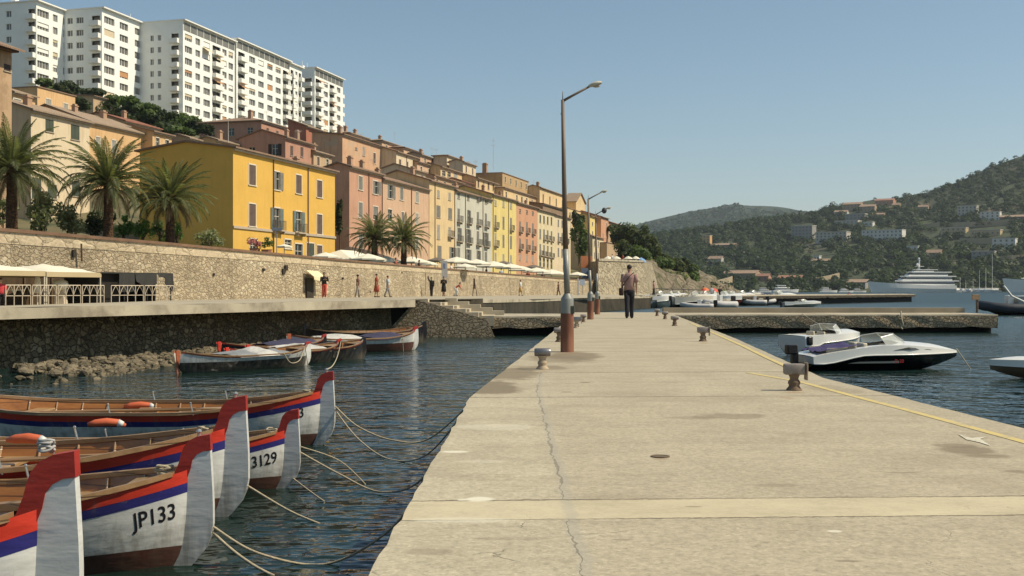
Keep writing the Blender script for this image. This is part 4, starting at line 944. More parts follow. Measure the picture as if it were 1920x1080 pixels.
for i_, (px, y0, y1, d, lb) in enumerate(((500, 222, 208, 206, 'television aerial on the hip-roofed house'), (610, 238, 222, 192, 'television aerial beside the dark red house'), (740, 262, 248, 236, 'television aerial on the tan skyline house'), (810, 290, 276, 233, 'left aerial over the low peach skyline house'), (818, 291, 279, 233, 'right aerial over the low peach skyline house'), (1000, 352, 338, 270, 'television aerial left of the cream house by the lamp'), (560, 258, 243, 166, 'television aerial on the dull pink house'), (700, 312, 298, 150, 'television aerial on the dusty pink house'))): AER = globals().setdefault('AER_', []); AER.append((lb, px, y0, y1, d))
# ================================================================ white tower blocks
M_TWR = pm('tower_white_render', (0.84, 0.85, 0.80), 0.85, 0.04, 0.4)
M_TBAL = pm('tower_balcony_white', (0.82, 0.81, 0.76), 0.85, 0.04, 0.5)
M_TGL = pm('tower_window_glass', (0.16, 0.155, 0.14), 0.25, 0.5, 0.35, spec=0.5)
M_TDK = pm('tower_dark_loggia', (0.22, 0.19, 0.15), 0.8, 0.3, 0.4)
M_TPH = pm('tower_roof_terrace', (0.17, 0.17, 0.15), 0.5, 0.3, 0.3)
M_AWN = pm('awning_beige', (0.62, 0.52, 0.36), 0.8, 0.1)
M_ORNG = pm('blind_orange', (0.50, 0.26, 0.12), 0.8, 0.1)
TW = {}
def twin(w, h):
    k = (w, h)
    if k not in TW:
        mb = MB(); mb.box(-w/2, w/2, 0.12, 0.16, 0, h, 0)
        for i in range(5 if w > 3.5 else (4 if w > 1.5 else 3)):
            x = -w/2+w*i/((5 if w > 3.5 else (4 if w > 1.5 else 3))-1); mb.box(max(-w/2, x-0.05), min(w/2, x+0.05), 0.05, 0.119, 0, h, 1)
        mb.box(-w/2-0.05, w/2+0.05, -0.06, 0.118, -0.10, -0.004, 1)
        TW[k] = mb.build('window', [M_TGL, M_TBAL]); return TW[k], True
    return TW[k], False
def tower(label, xc, yc, dc, xr, xl, zbase, fcols, lcols, nfl, fh=2.9, xr_d=None, penth=True, corner_balc=True, awn=(), rbal=False, D=None):
    p0 = P(xc, yc, dc); u = Vector((0.257, 0.967)).normalized(); inw = Vector((-u.y, u.x))
    k = (xr-CX)/F; W = (k*p0.y-p0.x)/(u.x-k*u.y); k2 = (xl-CX)/F
    D_ = D or (k2*p0.y-p0.x)/(inw.x-k2*inw.y); D_ = max(4, min(30, D_))
    H = p0.z-zbase
    t = thing('apartment_tower', label, 'apartment block', (p0.x, p0.y, zbase), math.atan2(u.y, u.x), 'white apartment towers on the hill')
    rnd = random.Random(int(xc)); top = 2.6 if penth else 1.2
    holes = []; bal = []; win = []
    for f in range(nfl):
        z0 = H-top-fh*(f+1)+0.95
        if z0 < 0.3: break
        for (fx, w, kind) in fcols:
            x = fx*W
            if kind == 'w': holes.append((x-w/2, x+w/2, z0, z0+1.6)); win.append((x, z0, w, 1.6))
            elif kind == 'b': holes.append((x-w/2, x+w/2, z0-0.75, z0+1.55)); bal.append((x, z0-0.8, w, f))
    mb = MB(); cells(mb, 0, W, 0, H, holes, Matrix.Identity(4), 0, 0.35)
    SDm = Matrix(((0, 1, 0, 0), (-1, 0, 0, D_), (0, 0, 1, 0), (0, 0, 0, 1)))
    sh = []; sw2 = []; cb = []
    for f in range(nfl):
        z0 = H-top-fh*(f+1)+0.95
        if z0 < 0.3: break
        for (fx, w, kind) in lcols:
            x = fx*D_
            if kind == 'w': sh.append((x-w/2, x+w/2, z0, z0+1.35)); sw2.append((x, z0, w, 1.35))
            else: sh.append((x-w/2, x+w/2, z0-0.75, z0+1.5)); cb.append((x, z0-0.8, w, f))
    cells(mb, 0, D_, 0, H, sh, SDm, 0, 0.35)
    mb.quad((W, 0, 0), (W, D_, 0), (W, D_, H), (W, 0, H)); mb.quad((0, D_, 0), (0, D_, H), (W, D_, H), (W, D_, 0)); mb.quad((0, 0, H), (W, 0, H), (W, D_, H), (0, D_, H))
    for x, z, w, f in bal: mb.box(x-w/2+0.02, x+w/2-0.02, 0.9, 1.0, z, z+2.3, 1); mb.box(x-w/2+0.02, x+w/2-0.02, 0.34, 0.92, z-0.02, z+0.02, 1)
    for x, z, w, f in cb: mb.box(x-w/2+0.02, x+w/2-0.02, 0.9, 1.0, z, z+2.25, 1, SDm)
    mb.build('wall', [M_TWR, M_TDK], t)
    nw = 0
    for x, z, w, h in win:
        o_, new = twin(w, h)
        if new: o_.parent = t; o_.location = (x, 0.2, z)
        else: inst(o_, 'window', t, (x, 0.2, z))
        nw += 1
    for x, z, w, h in sw2:
        o_, new = twin(w, h)
        if new: o_.parent = t; o_.location = (0.2, D_-x, z); o_.rotation_euler = (0, 0, -pi/2)
        else: inst(o_, 'window', t, (0.2, D_-x, z), -pi/2)
    for x, z, w, h in win:
        r_ = rnd.random()
        if r_ < 0.34:
            k_ = rnd.choice((0.35, 0.55, 0.8, 1.0)); b_ = MB(); b_.box(x-w/2+0.03, x+w/2-0.03, 0.16, 0.20, z+h*(1-k_), z+h-0.02); b_.build('blind', M_TBAL if r_ < 0.14 else (M_AWN if r_ < 0.28 else M_ORNG), t)
    for x, z, w, f in bal:
        b_ = MB(); b_.box(x-w/2-0.1, x+w/2+0.1, -1.05, -0.002, z-0.14, z); b_.box(x-w/2-0.1, x+w/2+0.1, -1.05, -0.95, z+0.001, z+1.0); b_.box(x-w/2-0.1, x-w/2, -0.949, -0.002, z+0.001, z+1.0); b_.box(x+w/2, x+w/2+0.1, -0.949, -0.002, z+0.001, z+1.0)
        b_.build('balcony', M_TBAL, t)
        r_ = rnd.random()
        if r_ < 0.28:
            b_ = MB(); b_.quad((x-w/2, -0.05, z+2.3), (x+w/2, -0.05, z+2.3), (x+w/2, -1.2, z+1.75), (x-w/2, -1.2, z+1.75)); b_.quad((x-w/2, -1.2, z+1.75), (x+w/2, -1.2, z+1.75), (x+w/2, -1.2, z+1.5), (x-w/2, -1.2, z+1.5)); b_.build('awning', M_AWN if r_ < 0.2 else M_ORNG, t)
    for x, z, w, f in cb:
        b_ = MB(); b_.box(x-w/2-0.1, x+w/2+0.25, -1.1, -0.002, z-0.14, z, 0, SDm); b_.box(x-w/2-0.1, x+w/2+0.25, -1.1, -1.0, z+0.001, z+1.0, 0, SDm); b_.box(x-w/2-0.1, x-w/2, -0.999, -0.002, z+0.001, z+1.0, 0, SDm); b_.box(x+w/2+0.15, x+w/2+0.25, -0.999, -0.002, z+0.001, z+1.0, 0, SDm)
        b_.build('balcony', M_TBAL, t)
    if rbal:
        for f in range(nfl):
            z = H-top-fh*(f+1)+0.15
            b_ = MB(); b_.box(W+0.002, W+2.2, 0.3, 3.2, z-0.14, z); b_.box(W+2.1, W+2.2, 0.3, 3.2, z+0.001, z+1.0); b_.box(W+0.002, W+2.09, 0.3, 0.4, z+0.001, z+1.0); b_.build('balcony', M_TBAL, t)
    if penth:
        b_ = MB(); b_.box(0.25, W-0.2, -0.02, -0.004, H-2.3, H-0.35, 0)
        n = max(3, int(W/3.0))
        for i in range(n+1): b_.box(lerp(0.2, W-0.25, i/n)-0.08, lerp(0.2, W-0.25, i/n)+0.08, -0.10, -0.021, H-2.3, H-0.35, 1)
        b_.build('roof_terrace', [M_TPH, M_TBAL], t)
    b_ = MB(); b_.box(-0.25, W+0.3, -0.8, D_+0.2, H+0.003, H+0.28); rf = b_.build('roof', M_TBAL, t)
    for i in range(2):
        x = rnd.uniform(0.1, 0.9)*W; b_ = MB(); b_.cbox((x, D_*0.4, H+0.9), (1.2, 1.2, 1.2)); b_.tube([(x+0.3, D_*0.4, H+1.5), (x+0.3, D_*0.4, H+3.0)], 0.06, 5); b_.build('chimney', M_TBAL, rf)
    for (fx, wd, f) in awn:
        z = H-top-fh*f; b_ = MB(); b_.quad((fx*W-wd/2, -0.1, z+0.1), (fx*W+wd/2, -0.1, z+0.1), (fx*W+wd/2, -1.5, z-1.0), (fx*W-wd/2, -1.5, z-1.0)); b_.build('awning', M_AWN, t)
    return t
zb_ = 34
tower('leftmost tall white apartment tower, behind the tan house', 68, 2, 256, 150, -60, 40, ((0.15, 4.0, 'w'), (0.42, 1.7, 'w'), (0.66, 1.8, 'w'), (0.86, 1.7, 'w')), ((0.93, 1.8, 'b'), (0.6, 1.4, 'w'), (0.3, 1.4, 'w')), 10, penth=False)
tower('second white apartment tower with orange blinds, partly behind the biggest block', 191, 15, 263, 300, 120, 36, ((0.12, 4.0, 'w'), (0.36, 3.4, 'w'), (0.62, 3.6, 'w'), (0.86, 3.2, 'w')), ((0.84, 2.2, 'b'), (0.42, 1.9, 'w'), (0.16, 1.4, 'w')), 10, penth=False)
tower('biggest white apartment block with a shaded blank end wall and corner balconies', 343, 38, 275, 440, 228, 36, ((0.10, 3.3, 'w'), (0.27, 2.2, 'w'), (0.44, 3.2, 'w'), (0.63, 4.0, 'b'), (0.79, 2.2, 'w'), (0.92, 2.4, 'w')), ((0.87, 2.0, 'b'), (0.62, 0.9, 'w'), (0.50, 0.9, 'w'), (0.22, 1.7, 'w')), 9, awn=((0.42, 3.2, 0.7), (0.62, 3.0, 0.7)))
tower('long white apartment block with dark roof terrace, middle of the group', 443, 73, 300, 543, 420, 36, ((0.09, 3.6, 'b'), (0.28, 3.4, 'w'), (0.44, 3.2, 'w'), (0.61, 3.2, 'w'), (0.77, 3.2, 'w'), (0.92, 3.4, 'b')), ((0.5, 1.5, 'w'),), 9, D=14)
tower('low recessed white link block between the two right-hand towers', 543, 119, 330, 566, 528, 36, ((0.2, 1.8, 'b'), (0.55, 1.4, 'w'), (0.84, 1.6, 'b')), ((0.5, 1.2, 'w'),), 8, penth=False, D=12)
tower('rightmost white apartment tower with balconies wrapping its corner', 590, 127, 342, 643, 560, 36, ((0.13, 4.0, 'b'), (0.38, 3.2, 'w'), (0.60, 3.6, 'b'), (0.84, 2.8, 'w')), ((0.85, 2.2, 'b'), (0.4, 1.6, 'w')), 8, rbal=True, D=14)

# radio mast and aerials
mm = pm('aerial_metal', (0.55, 0.53, 0.48), 0.5, 0.1)
def mast(label, px, y0, y1, d, r, name='radio_mast', arms=True):
    a, b_ = P(px, y0, d), P(px, y1, d); mb = MB(); mb.tube([a, b_], [r, r*0.5], 6)
    if arms:
        for f in (0.75, 0.9): q = a.lerp(b_, f); mb.tube([q+Vector((-0.5, 0, 0)), q+Vector((0.5, 0, 0))], r*0.5, 5)
    q = mb.v; o_ = mb.build(name, mm, loc=a); return tag(o_, label, 'aerial')
mast('tall thin white radio mast on the dark brown building', 925, 318, 258, 246, 0.07)
mast('thin pole standing among the roofs in front of the hip-roofed house', 428, 268, 222, 158, 0.05, 'pole', False)
mast('television aerial on the roof ridge left of the skyline houses', 676, 264, 249, 210, 0.05, 'television_aerial')
mast('television aerial on the roof of the dark brown building', 878, 312, 302, 246, 0.06, 'television_aerial')
mast('second television aerial on the dark brown building, nearer the mast', 892, 312, 301, 247, 0.06, 'television_aerial')
for lb, px, y0, y1, d in AER_: mast(lb, px, y0, y1, d, 0.035, 'television_aerial')
# ================================================================ palms, trees, shrubs
M_FROND = leaf_mat('palm_frond', (0.080, 0.095, 0.036), (0.19, 0.20, 0.09), 0.8)
M_DEAD = leaf_mat('palm_old_frond', (0.13, 0.095, 0.05), (0.25, 0.19, 0.10), 1.0)
M_TRUNK = stone_mat('palm_trunk', [(0.10, 0.055, 0.03), (0.16, 0.09, 0.05), (0.07, 0.04, 0.025)], 5.0, (0.04, 0.025, 0.015), bump=1.0, bdist=0.06, stretch=(1, 1, 1.6))
M_BARK = pm('bark', (0.10, 0.07, 0.045), 0.95, 0.3, 4.0, bump=0.6, bscale=12)
def frond(mb, base, az, el, L, rnd, mi, droop, n=22, wleaf=0.05, lleaf=0.50):
    d = Vector((math.cos(az), math.sin(az), 0)); pts = []
    p = Vector(base); e = el; sg = L/n
    for i in range(n+1):
        pts.append(p.copy()); p = p+(d*math.cos(e)+Vector((0, 0, 1))*math.sin(e))*sg; e -= droop/n*(0.45+1.3*i/n)
    mb.tube(pts[::3]+[pts[-1]], [0.035]*3+[0.022]*(len(pts[::3])-2), 4, mi)
    side = Vector((-d.y, d.x, 0))
    for i in range(2, n+1):
        t = i/n; tang = (pts[i]-pts[i-1]).normalized(); nrm = side.cross(tang).normalized()
        ll = L*0.17*math.sin(pi*min(1, 0.18+0.80*t))**0.7*lleaf/0.5
        for s in (-1, 1):
            for q in (0.0, 0.5):
                b_ = pts[i-1].lerp(pts[i], q); dr = (side*s*0.75+tang*0.75+nrm*rnd.uniform(0.05, 0.35)).normalized()
                tip = b_+dr*ll*rnd.uniform(0.85, 1.1)+Vector((0, 0, -0.12*ll)); mid = b_+dr*ll*0.45
                wv = tang*wleaf*L/3
                o_ = len(mb.v); mb.v += [b_-wv*0.4, mid-wv*0.6, tip, mid+wv*0.6]; mb.f.append([o_, o_+1, o_+2, o_+3]); mb.m.append(mi)
def palm(label, px, ycrown, ybase, d, L, seed, group='date palms along the sea wall', nf=70, trunk=0.26):
    c = P(px, ycrown, d); b_ = P(px, ybase, d); rnd = random.Random(seed)
    t = thing('palm_tree', label, 'palm tree', b_, 0, group); H = c.z-b_.z
    mb = MB(); prof = []; n = 14
    for i in range(n+1):
        f = i/n; r = trunk*(1.18-0.3*f+0.05*math.sin(i*2.1)); 
        if f > 0.8: r = trunk*(0.95+2.2*(f-0.8))
        prof.append((r, f*H))
    mb.lathe(prof, 12); mb.build('trunk', M_TRUNK, t, smooth=True)
    mb = MB(); top = Vector((0, 0, H+0.1))
    for i in range(nf):
        f = (i+0.5)/nf; el = lerp(rad(87), rad(-6), f**0.8)+rnd.uniform(-0.12, 0.12); az = i*2.39996+rnd.uniform(-0.25, 0.25)
        frond(mb, top+Vector((math.cos(az)*0.2, math.sin(az)*0.2, -0.55*f)), az, el, L*rnd.uniform(0.85, 1.08)*(0.82 if f < 0.12 else 1), rnd, 0, rad(lerp(40, 100, f))*rnd.uniform(0.8, 1.2))
    mb.build('crown', M_FROND, t)
    mb = MB()
    for i in range(18):
        az = i*2.39996+rnd.uniform(-0.3, 0.3)
        frond(mb, top+Vector((math.cos(az)*0.25, math.sin(az)*0.25, -0.75)), az, rad(rnd.uniform(-35, -5)), L*rnd.uniform(0.5, 0.75), rnd, 0, rad(rnd.uniform(50, 80)), wleaf=0.030)
    mb.build('old_fronds', M_DEAD, t)
    return t
palm('tallest date palm with a thick trunk at the left edge of the terrace', 22, 308, 440, 68, 3.55, 1, trunk=0.30)
palm('full round date palm in the middle of the three big palms', 203, 334, 452, 70, 3.35, 2, trunk=0.27)
palm('date palm nearest the yellow house, in front of its shaded wall', 319, 364, 462, 73, 2.95, 3, trunk=0.27)
palm('left one of two date palms before the pink house', 702, 440, 494, 106, 2.75, 4, nf=62, trunk=0.27)
palm('right one of two date palms before the peach house', 757, 442, 498, 104, 2.65, 5, nf=62, trunk=0.24)

M_LEAFD = leaf_mat('leaf_dark', (0.028, 0.042, 0.016), (0.07, 0.09, 0.035), 1.0)
M_LEAFM = leaf_mat('leaf_mid', (0.06, 0.095, 0.026), (0.13, 0.18, 0.055), 1.2)
M_LEAFO = leaf_mat('leaf_olive', (0.16, 0.18, 0.09), (0.30, 0.31, 0.17), 1.2)
M_LEAFB = leaf_mat('leaf_bright', (0.09, 0.17, 0.03), (0.17, 0.28, 0.06), 1.6)
M_PINE = leaf_mat('pine_needles', (0.045, 0.062, 0.024), (0.11, 0.13, 0.05), 0.8)
def tree(name, label, c, r, base, n, size, seed, mat, cat='tree', group=None, trunk=0.12, lobes=8):
    """c crown centre, r crown radii (world), base = ground point"""
    rnd = random.Random(seed); base = Vector(base); c = Vector(c)
    t = thing(name, label, cat, base, 0, group); o_ = base
    mb = MB(); top = c-o_
    mb.tube([(0, 0, -0.3), (top.x*0.3, top.y*0.3, top.z*0.45), (top.x, top.y, top.z)], [trunk, trunk*0.8, trunk*0.3], 7)
    for i in range(6):
        a = i*1.1+rnd.random(); st = Vector((top.x*0.4, top.y*0.4, top.z*rnd.uniform(0.4, 0.7)))
        e = top+Vector((math.cos(a)*r[0]*0.6, math.sin(a)*r[1]*0.6, rnd.uniform(-0.2, 0.5)*r[2])); mb.tube([st, st.lerp(e, 0.5)+Vector((0, 0, 0.1*r[2])), e], [trunk*0.5, trunk*0.35, trunk*0.12], 5)
    mb.build('trunk', M_BARK, t)
    mb = MB(); mb.crown(top, r, n, size, rnd, 0, lobes); mb.build('crown', mat, t)
    return t
def ptree(name, label, px, yc, d, rw, rh, ybase, n, size, seed, mat, **k):
    """tree given by picture column, crown centre row, depth and half sizes in picture pixels"""
    s = d/F; return tree(name, label, P(px, yc, d), (rw*s, rw*s, rh*s), P(px, ybase, d), n, size, seed, mat, **k)
G1 = 'shrubs and small trees on the terrace'
ptree('olive_tree', 'airy grey-green olive tree left of the middle palm', 78, 398, 69, 42, 36, 440, 1100, 0.28, 1, M_LEAFO, group=G1, trunk=0.07)
ptree('olive_tree', 'thin grey-green olive tree touching the middle palm on its left', 135, 412, 70, 32, 28, 448, 700, 0.27, 2, M_LEAFO, group=G1, trunk=0.06)
ptree('olive_tree', 'olive tree at the left edge behind the tallest palm', 6, 392, 74, 26, 34, 438, 600, 0.28, 21, M_LEAFO, group=G1, trunk=0.06)
ptree('laurel_shrub', 'dark green laurel bush behind the middle palm trunk', 196, 420, 73, 34, 32, 456, 1100, 0.22, 3, M_LEAFD, group=G1, cat='shrub')
ptree('laurel_shrub', 'bright green rounded bush right of the middle palm', 232, 424, 74, 20, 26, 456, 700, 0.20, 4, M_LEAFB, group=G1, cat='shrub')
ptree('laurel_shrub', 'green bush between the middle palm and the yellow house palm', 268, 432, 73, 22, 24, 460, 700, 0.20, 5, M_LEAFB, group=G1, cat='shrub')
ptree('laurel_shrub', 'dark bush left of the palm nearest the yellow house', 300, 434, 76, 20, 26, 464, 700, 0.2, 6, M_LEAFM, group=G1, cat='shrub')
ptree('laurel_shrub', 'bright bush right of the palm nearest the yellow house', 332, 437, 75, 16, 22, 464, 600, 0.2, 7, M_LEAFB, group=G1, cat='shrub')
ptree('olive_tree', 'wispy grey shrub in the shade of the yellow house wall', 392, 447, 84, 32, 20, 472, 600, 0.24, 8, M_LEAFO, group=G1, trunk=0.05)
ptree('climbing_plant', 'dark climbing plant in the gap between yellow and pink houses', 637, 410, 130, 9, 42, 480, 800, 0.35, 9, M_LEAFD, cat='climber', group=None, trunk=0.1)
# shrubs and pines under the white towers
G2 = 'bushes on the slope below the white towers'
hb = [(84, 155, 16, 9, 'low bush at the foot of the leftmost tower'), (122, 165, 22, 13, 'dark bush between the leftmost and second towers'), (178, 172, 22, 9, 'flat bush under the second tower'), (215, 184, 24, 12, 'bush at the corner of the biggest white block'), (200, 205, 38, 17, 'broad dark bush above the terracotta house'), (246, 208, 30, 16, 'round bush below the shaded end wall of the biggest block'), (250, 190, 20, 12, 'small bush against the shaded end wall'), (288, 214, 28, 15, 'bush under the corner balconies of the biggest block'), (318, 224, 26, 16, 'bush left of the dark pine below the biggest block'), (348, 226, 28, 22, 'dark pine below the biggest block, above the hip-roofed house'), (372, 236, 18, 12, 'last bush before the hip-roofed house'), (152, 190, 16, 8, 'small bush beside the dark corner house'), (272, 200, 20, 11, 'bush touching the base of the biggest block left of its balconies'), (305, 236, 30, 12, 'low bush just above the roof of the peach house'), (228, 222, 24, 10, 'low bush directly above the terracotta roof'), (338, 244, 24, 10, 'low bush above the tan loggia house'), (386, 240, 14, 9, 'little bush at the left corner of the hip-roofed house')]
for i, (px, y, rw, rh, lb) in enumerate(hb):
    ptree('shrub', lb, px, y+4, 228-i*2, rw*1.25, rh*1.25, y+rh*0.9+4, 1100, 0.85, 40+i, M_LEAFD if i % 3 else M_LEAFM, cat='shrub', group=G2, trunk=0.2, lobes=10)
# trees at the right end of the town
G3 = 'trees on the headland at the right end of the town'
tb = [(1086, 448, 250, 18, 40, M_LEAFM, 'tall leafy tree between the waterfront row and the lemon house'), (1082, 412, 280, 14, 18, M_LEAFD, 'dark tree on the slope under the church'),
 (1160, 448, 268, 22, 24, M_PINE, 'pine beside the half hidden tan house'), (1180, 440, 265, 28, 26, M_PINE, 'broad umbrella pine at the left of the headland grove'), (1206, 446, 262, 26, 26, M_PINE, 'tallest pine in the middle of the headland grove'), (1172, 470, 255, 26, 22, M_PINE, 'low pine hanging over the stone bastion'), (1200, 478, 252, 28, 22, M_LEAFM, 'bushy green tree above the bastion corner'), (1224, 466, 258, 18, 26, M_PINE, 'rightmost pine of the headland grove'),
 (1240, 498, 250, 24, 20, M_LEAFM, 'green shrub on the cliff right of the bastion'), (1262, 516, 248, 26, 18, M_LEAFO, 'grey-green shrub halfway down the cliff'), (1284, 500, 262, 18, 22, M_LEAFD, 'dark cypress-like tree on the cliff edge'), (1232, 522, 246, 16, 14, M_LEAFM, 'small shrub at the foot of the bastion'), (1300, 525, 258, 22, 15, M_LEAFM, 'shrub low on the cliff near the water'), (1150, 428, 300, 14, 8, M_PINE, 'small pine beneath the long tan roof'), (1322, 536, 262, 22, 12, M_LEAFD, 'dark shrub just above the moored boats'), (1216, 505, 244, 14, 14, M_LEAFM, 'bright shrub beside the bastion corner'), (1252, 534, 244, 18, 10, M_LEAFO, 'pale scrub low on the cliff under the grey-green shrub'), (1276, 528, 250, 16, 12, M_LEAFM, 'green scrub in the middle of the cliff foot'), (1296, 508, 266, 18, 12, M_LEAFM, 'green shrub beside the dark tree on the cliff edge'), (1250, 488, 262, 22, 16, M_PINE, 'pine right of the grove standing on the cliff'), (1272, 500, 258, 18, 14, M_PINE, 'small pine leaning over the cliff'), (1345, 548, 268, 24, 8, M_LEAFO, 'low scrub at the waterline end of the cliff')]
for i, (px, y, d, rw, rh, mt, lb) in enumerate(tb):
    ptree('pine_tree' if mt == M_PINE else 'leafy_tree', lb, px, y, d, rw, rh, y+rh+8, 1300, 0.75, 70+i, mt, group=G3, trunk=0.25, lobes=11)

# ================================================================ headland: bastion and cliff
M_CLIFF = stone_mat('cliff_rock', [(0.19, 0.155, 0.11), (0.25, 0.205, 0.145), (0.14, 0.115, 0.08)], 0.35, (0.10, 0.085, 0.06), bump=1.0, bdist=0.5, mw=0.03, stain=(0.085, 0.095, 0.04), stretch=(1, 1, 0.6))
def sheet(name, pxs, rows, mat, amp=0.0, kind='structure', seed=0):
    """terrain skin through picture-column rows: rows = list of {px:(y,d)} tables"""
    mb = MB(); vs = []; n = len(rows)
    for px in pxs:
        for r in rows:
            y = interp([(a, b_[0]) for a, b_ in r], px); d = interp([(a, b_[1]) for a, b_ in r], px); p = P(px, y, d)
            k = amp*noise.noise(p*0.12+Vector((seed, 0, 0))); vs.append(p+Vector((k, -abs(k), k*0.6)))
    mb.add(vs, [(i*n+j, (i+1)*n+j, (i+1)*n+j+1, i*n+j+1) for i in range(len(pxs)-1) for j in range(n-1)])
    return tag(mb.build(name, mat), kind=kind)
sheet('cliff', list(range(1195, 1405, 10)), [
 [(1195, (556, 222)), (1290, (556, 235)), (1340, (556, 250)), (1405, (553, 290))],
 [(1195, (540, 226)), (1240, (541, 236)), (1290, (540, 246)), (1340, (545, 258)), (1405, (553, 292))],
 [(1195, (505, 230)), (1240, (512, 240)), (1290, (525, 252)), (1340, (530, 264)), (1375, (545, 275)), (1405, (552, 294))],
 [(1195, (486, 240)), (1240, (500, 252)), (1290, (510, 264)), (1340, (524, 274)), (1380, (546, 286)), (1405, (552, 296))],
 [(1195, (470, 290)), (1240, (478, 300)), (1290, (500, 300)), (1340, (520, 300)), (1380, (545, 300)), (1405, (552, 300))]], M_CLIFF, 1.6)
M_BAST = stone_mat('bastion_stone', [(0.33, 0.28, 0.19), (0.42, 0.36, 0.25), (0.27, 0.23, 0.16)], 0.8, (0.22, 0.18, 0.13), bump=1.0, bdist=0.2, mw=0.03, stain=(0.25, 0.21, 0.14))
bs = thing('stone_bastion', 'tall battered stone bastion ending the sea wall, below the pines', 'bastion', P(1122, 552, 172))
o_ = bs.location.copy(); mb = MB()
a0, a1, b0, b1 = P(1122, 553, 168), P(1122, 489, 174), P(1216, 553, 196), P(1207, 492, 204); c0, c1 = P(1236, 545, 232), P(1222, 492, 236)
mb.quad(a0-o_, b0-o_, b1-o_, a1-o_); mb.quad(b0-o_, c0-o_, c1-o_, b1-o_); e0, e1 = P(1085, 553, 215), P(1085, 494, 215); mb.quad(e0-o_, a0-o_, a1-o_, e1-o_); mb.quad(a1-o_, b1-o_, c1-o_, e1-o_)
mb.build('masonry', M_BAST, bs)
mb = MB(); up = Vector((0, 0, 0.35)); nn = Vector((0.35, -0.9, 0))*0.25
for p, q in ((a1, b1),): mb.loft([[p-o_+nn, p-o_+nn+up, p-o_-nn*2+up, p-o_-nn*2], [q-o_+nn, q-o_+nn+up, q-o_-nn*2+up, q-o_-nn*2]])
mb.build('parapet_coping', M_COPE, bs)

# ================================================================ hills across the bay
YS = [(900, 470), (1100, 458), (1180, 446), (1240, 440), (1290, 434), (1370, 422), (1450, 413), (1520, 403), (1560, 388), (1610, 380), (1640, 376), (1680, 374), (1740, 361), (1800, 339), (1860, 312), (1900, 297), (1920, 291), (2000, 255), (2100, 222), (2300, 190), (2600, 180)]
YB = 547.5
def hd(t): return 735+620*t
def hill_pt(px, t):
    ys = interp(YS, px); y = YB+(ys-YB)*(t**0.92)
    return P(px, y, hd(t))
def hill_t(px, y):
    ys = interp(YS, px); return max(0.0, min(1.0, (YB-y)/(YB-ys)))**(1/0.92)
M_HILL = pm('hill_ground', (0.048, 0.060, 0.026), 0.95, 0.4, 0.02, c2=(0.12, 0.105, 0.06), c2s=0.012, c2t=(0.58, 0.66))
hp = list(range(900, 2620, 20)); nt_ = 24; mb = MB(); vs = []
for px in hp:
    for j in range(nt_+1):
        p = hill_pt(px, j/nt_); p.z += 3.0*noise.noise(p*0.012)*(j/nt_); vs.append(p)
    p = hill_pt(px, 1.0); vs.append(p+Vector((0, 500, -60)))
n = nt_+2
mb.add(vs, [(i*n+j, (i+1)*n+j, (i+1)*n+j+1, i*n+j+1) for i in range(len(hp)-1) for j in range(n-1)])
tag(mb.build('hill', M_HILL, smooth=True), kind='structure')
mb = MB(); mb.quad((-900, 735, WZ), (3000, 735, WZ), (3000, 735, -5.9), (-900, 735, -5.9)); 
tag(mb.build('far_shore', M_HILL), kind='structure')
# far ridge
YR = [(700, 470), (1000, 455), (1150, 432), (1200, 422), (1240, 413), (1290, 399), (1340, 390), (1375, 384), (1400, 388), (1450, 393), (1500, 397), (1560, 396), (1650, 400), (1900, 380), (2300, 360)]
mb = MB(); vs = []; rp = list(range(700, 2310, 12))
for px in rp:
    y = interp(YR, px)
    for j in range(7):
        p = P(px, lerp(535, y, (j/6)**0.9), 2300+900*j/6); p.z += 16*noise.noise(p*0.006)*(j/6); vs.append(p)
    vs.append(P(px, y, 3200)+Vector((0, 900, -200)))
mb.add(vs, [(i*8+j, (i+1)*8+j, (i+1)*8+j+1, i*8+j+1) for i in range(len(rp)-1) for j in range(7)])
tag(mb.build('far_ridge', pm('far_ridge_forest', (0.020, 0.036, 0.022), 0.95, 0.35, 0.02, c2=(0.032, 0.046, 0.028), c2s=0.006), smooth=True), kind='structure')
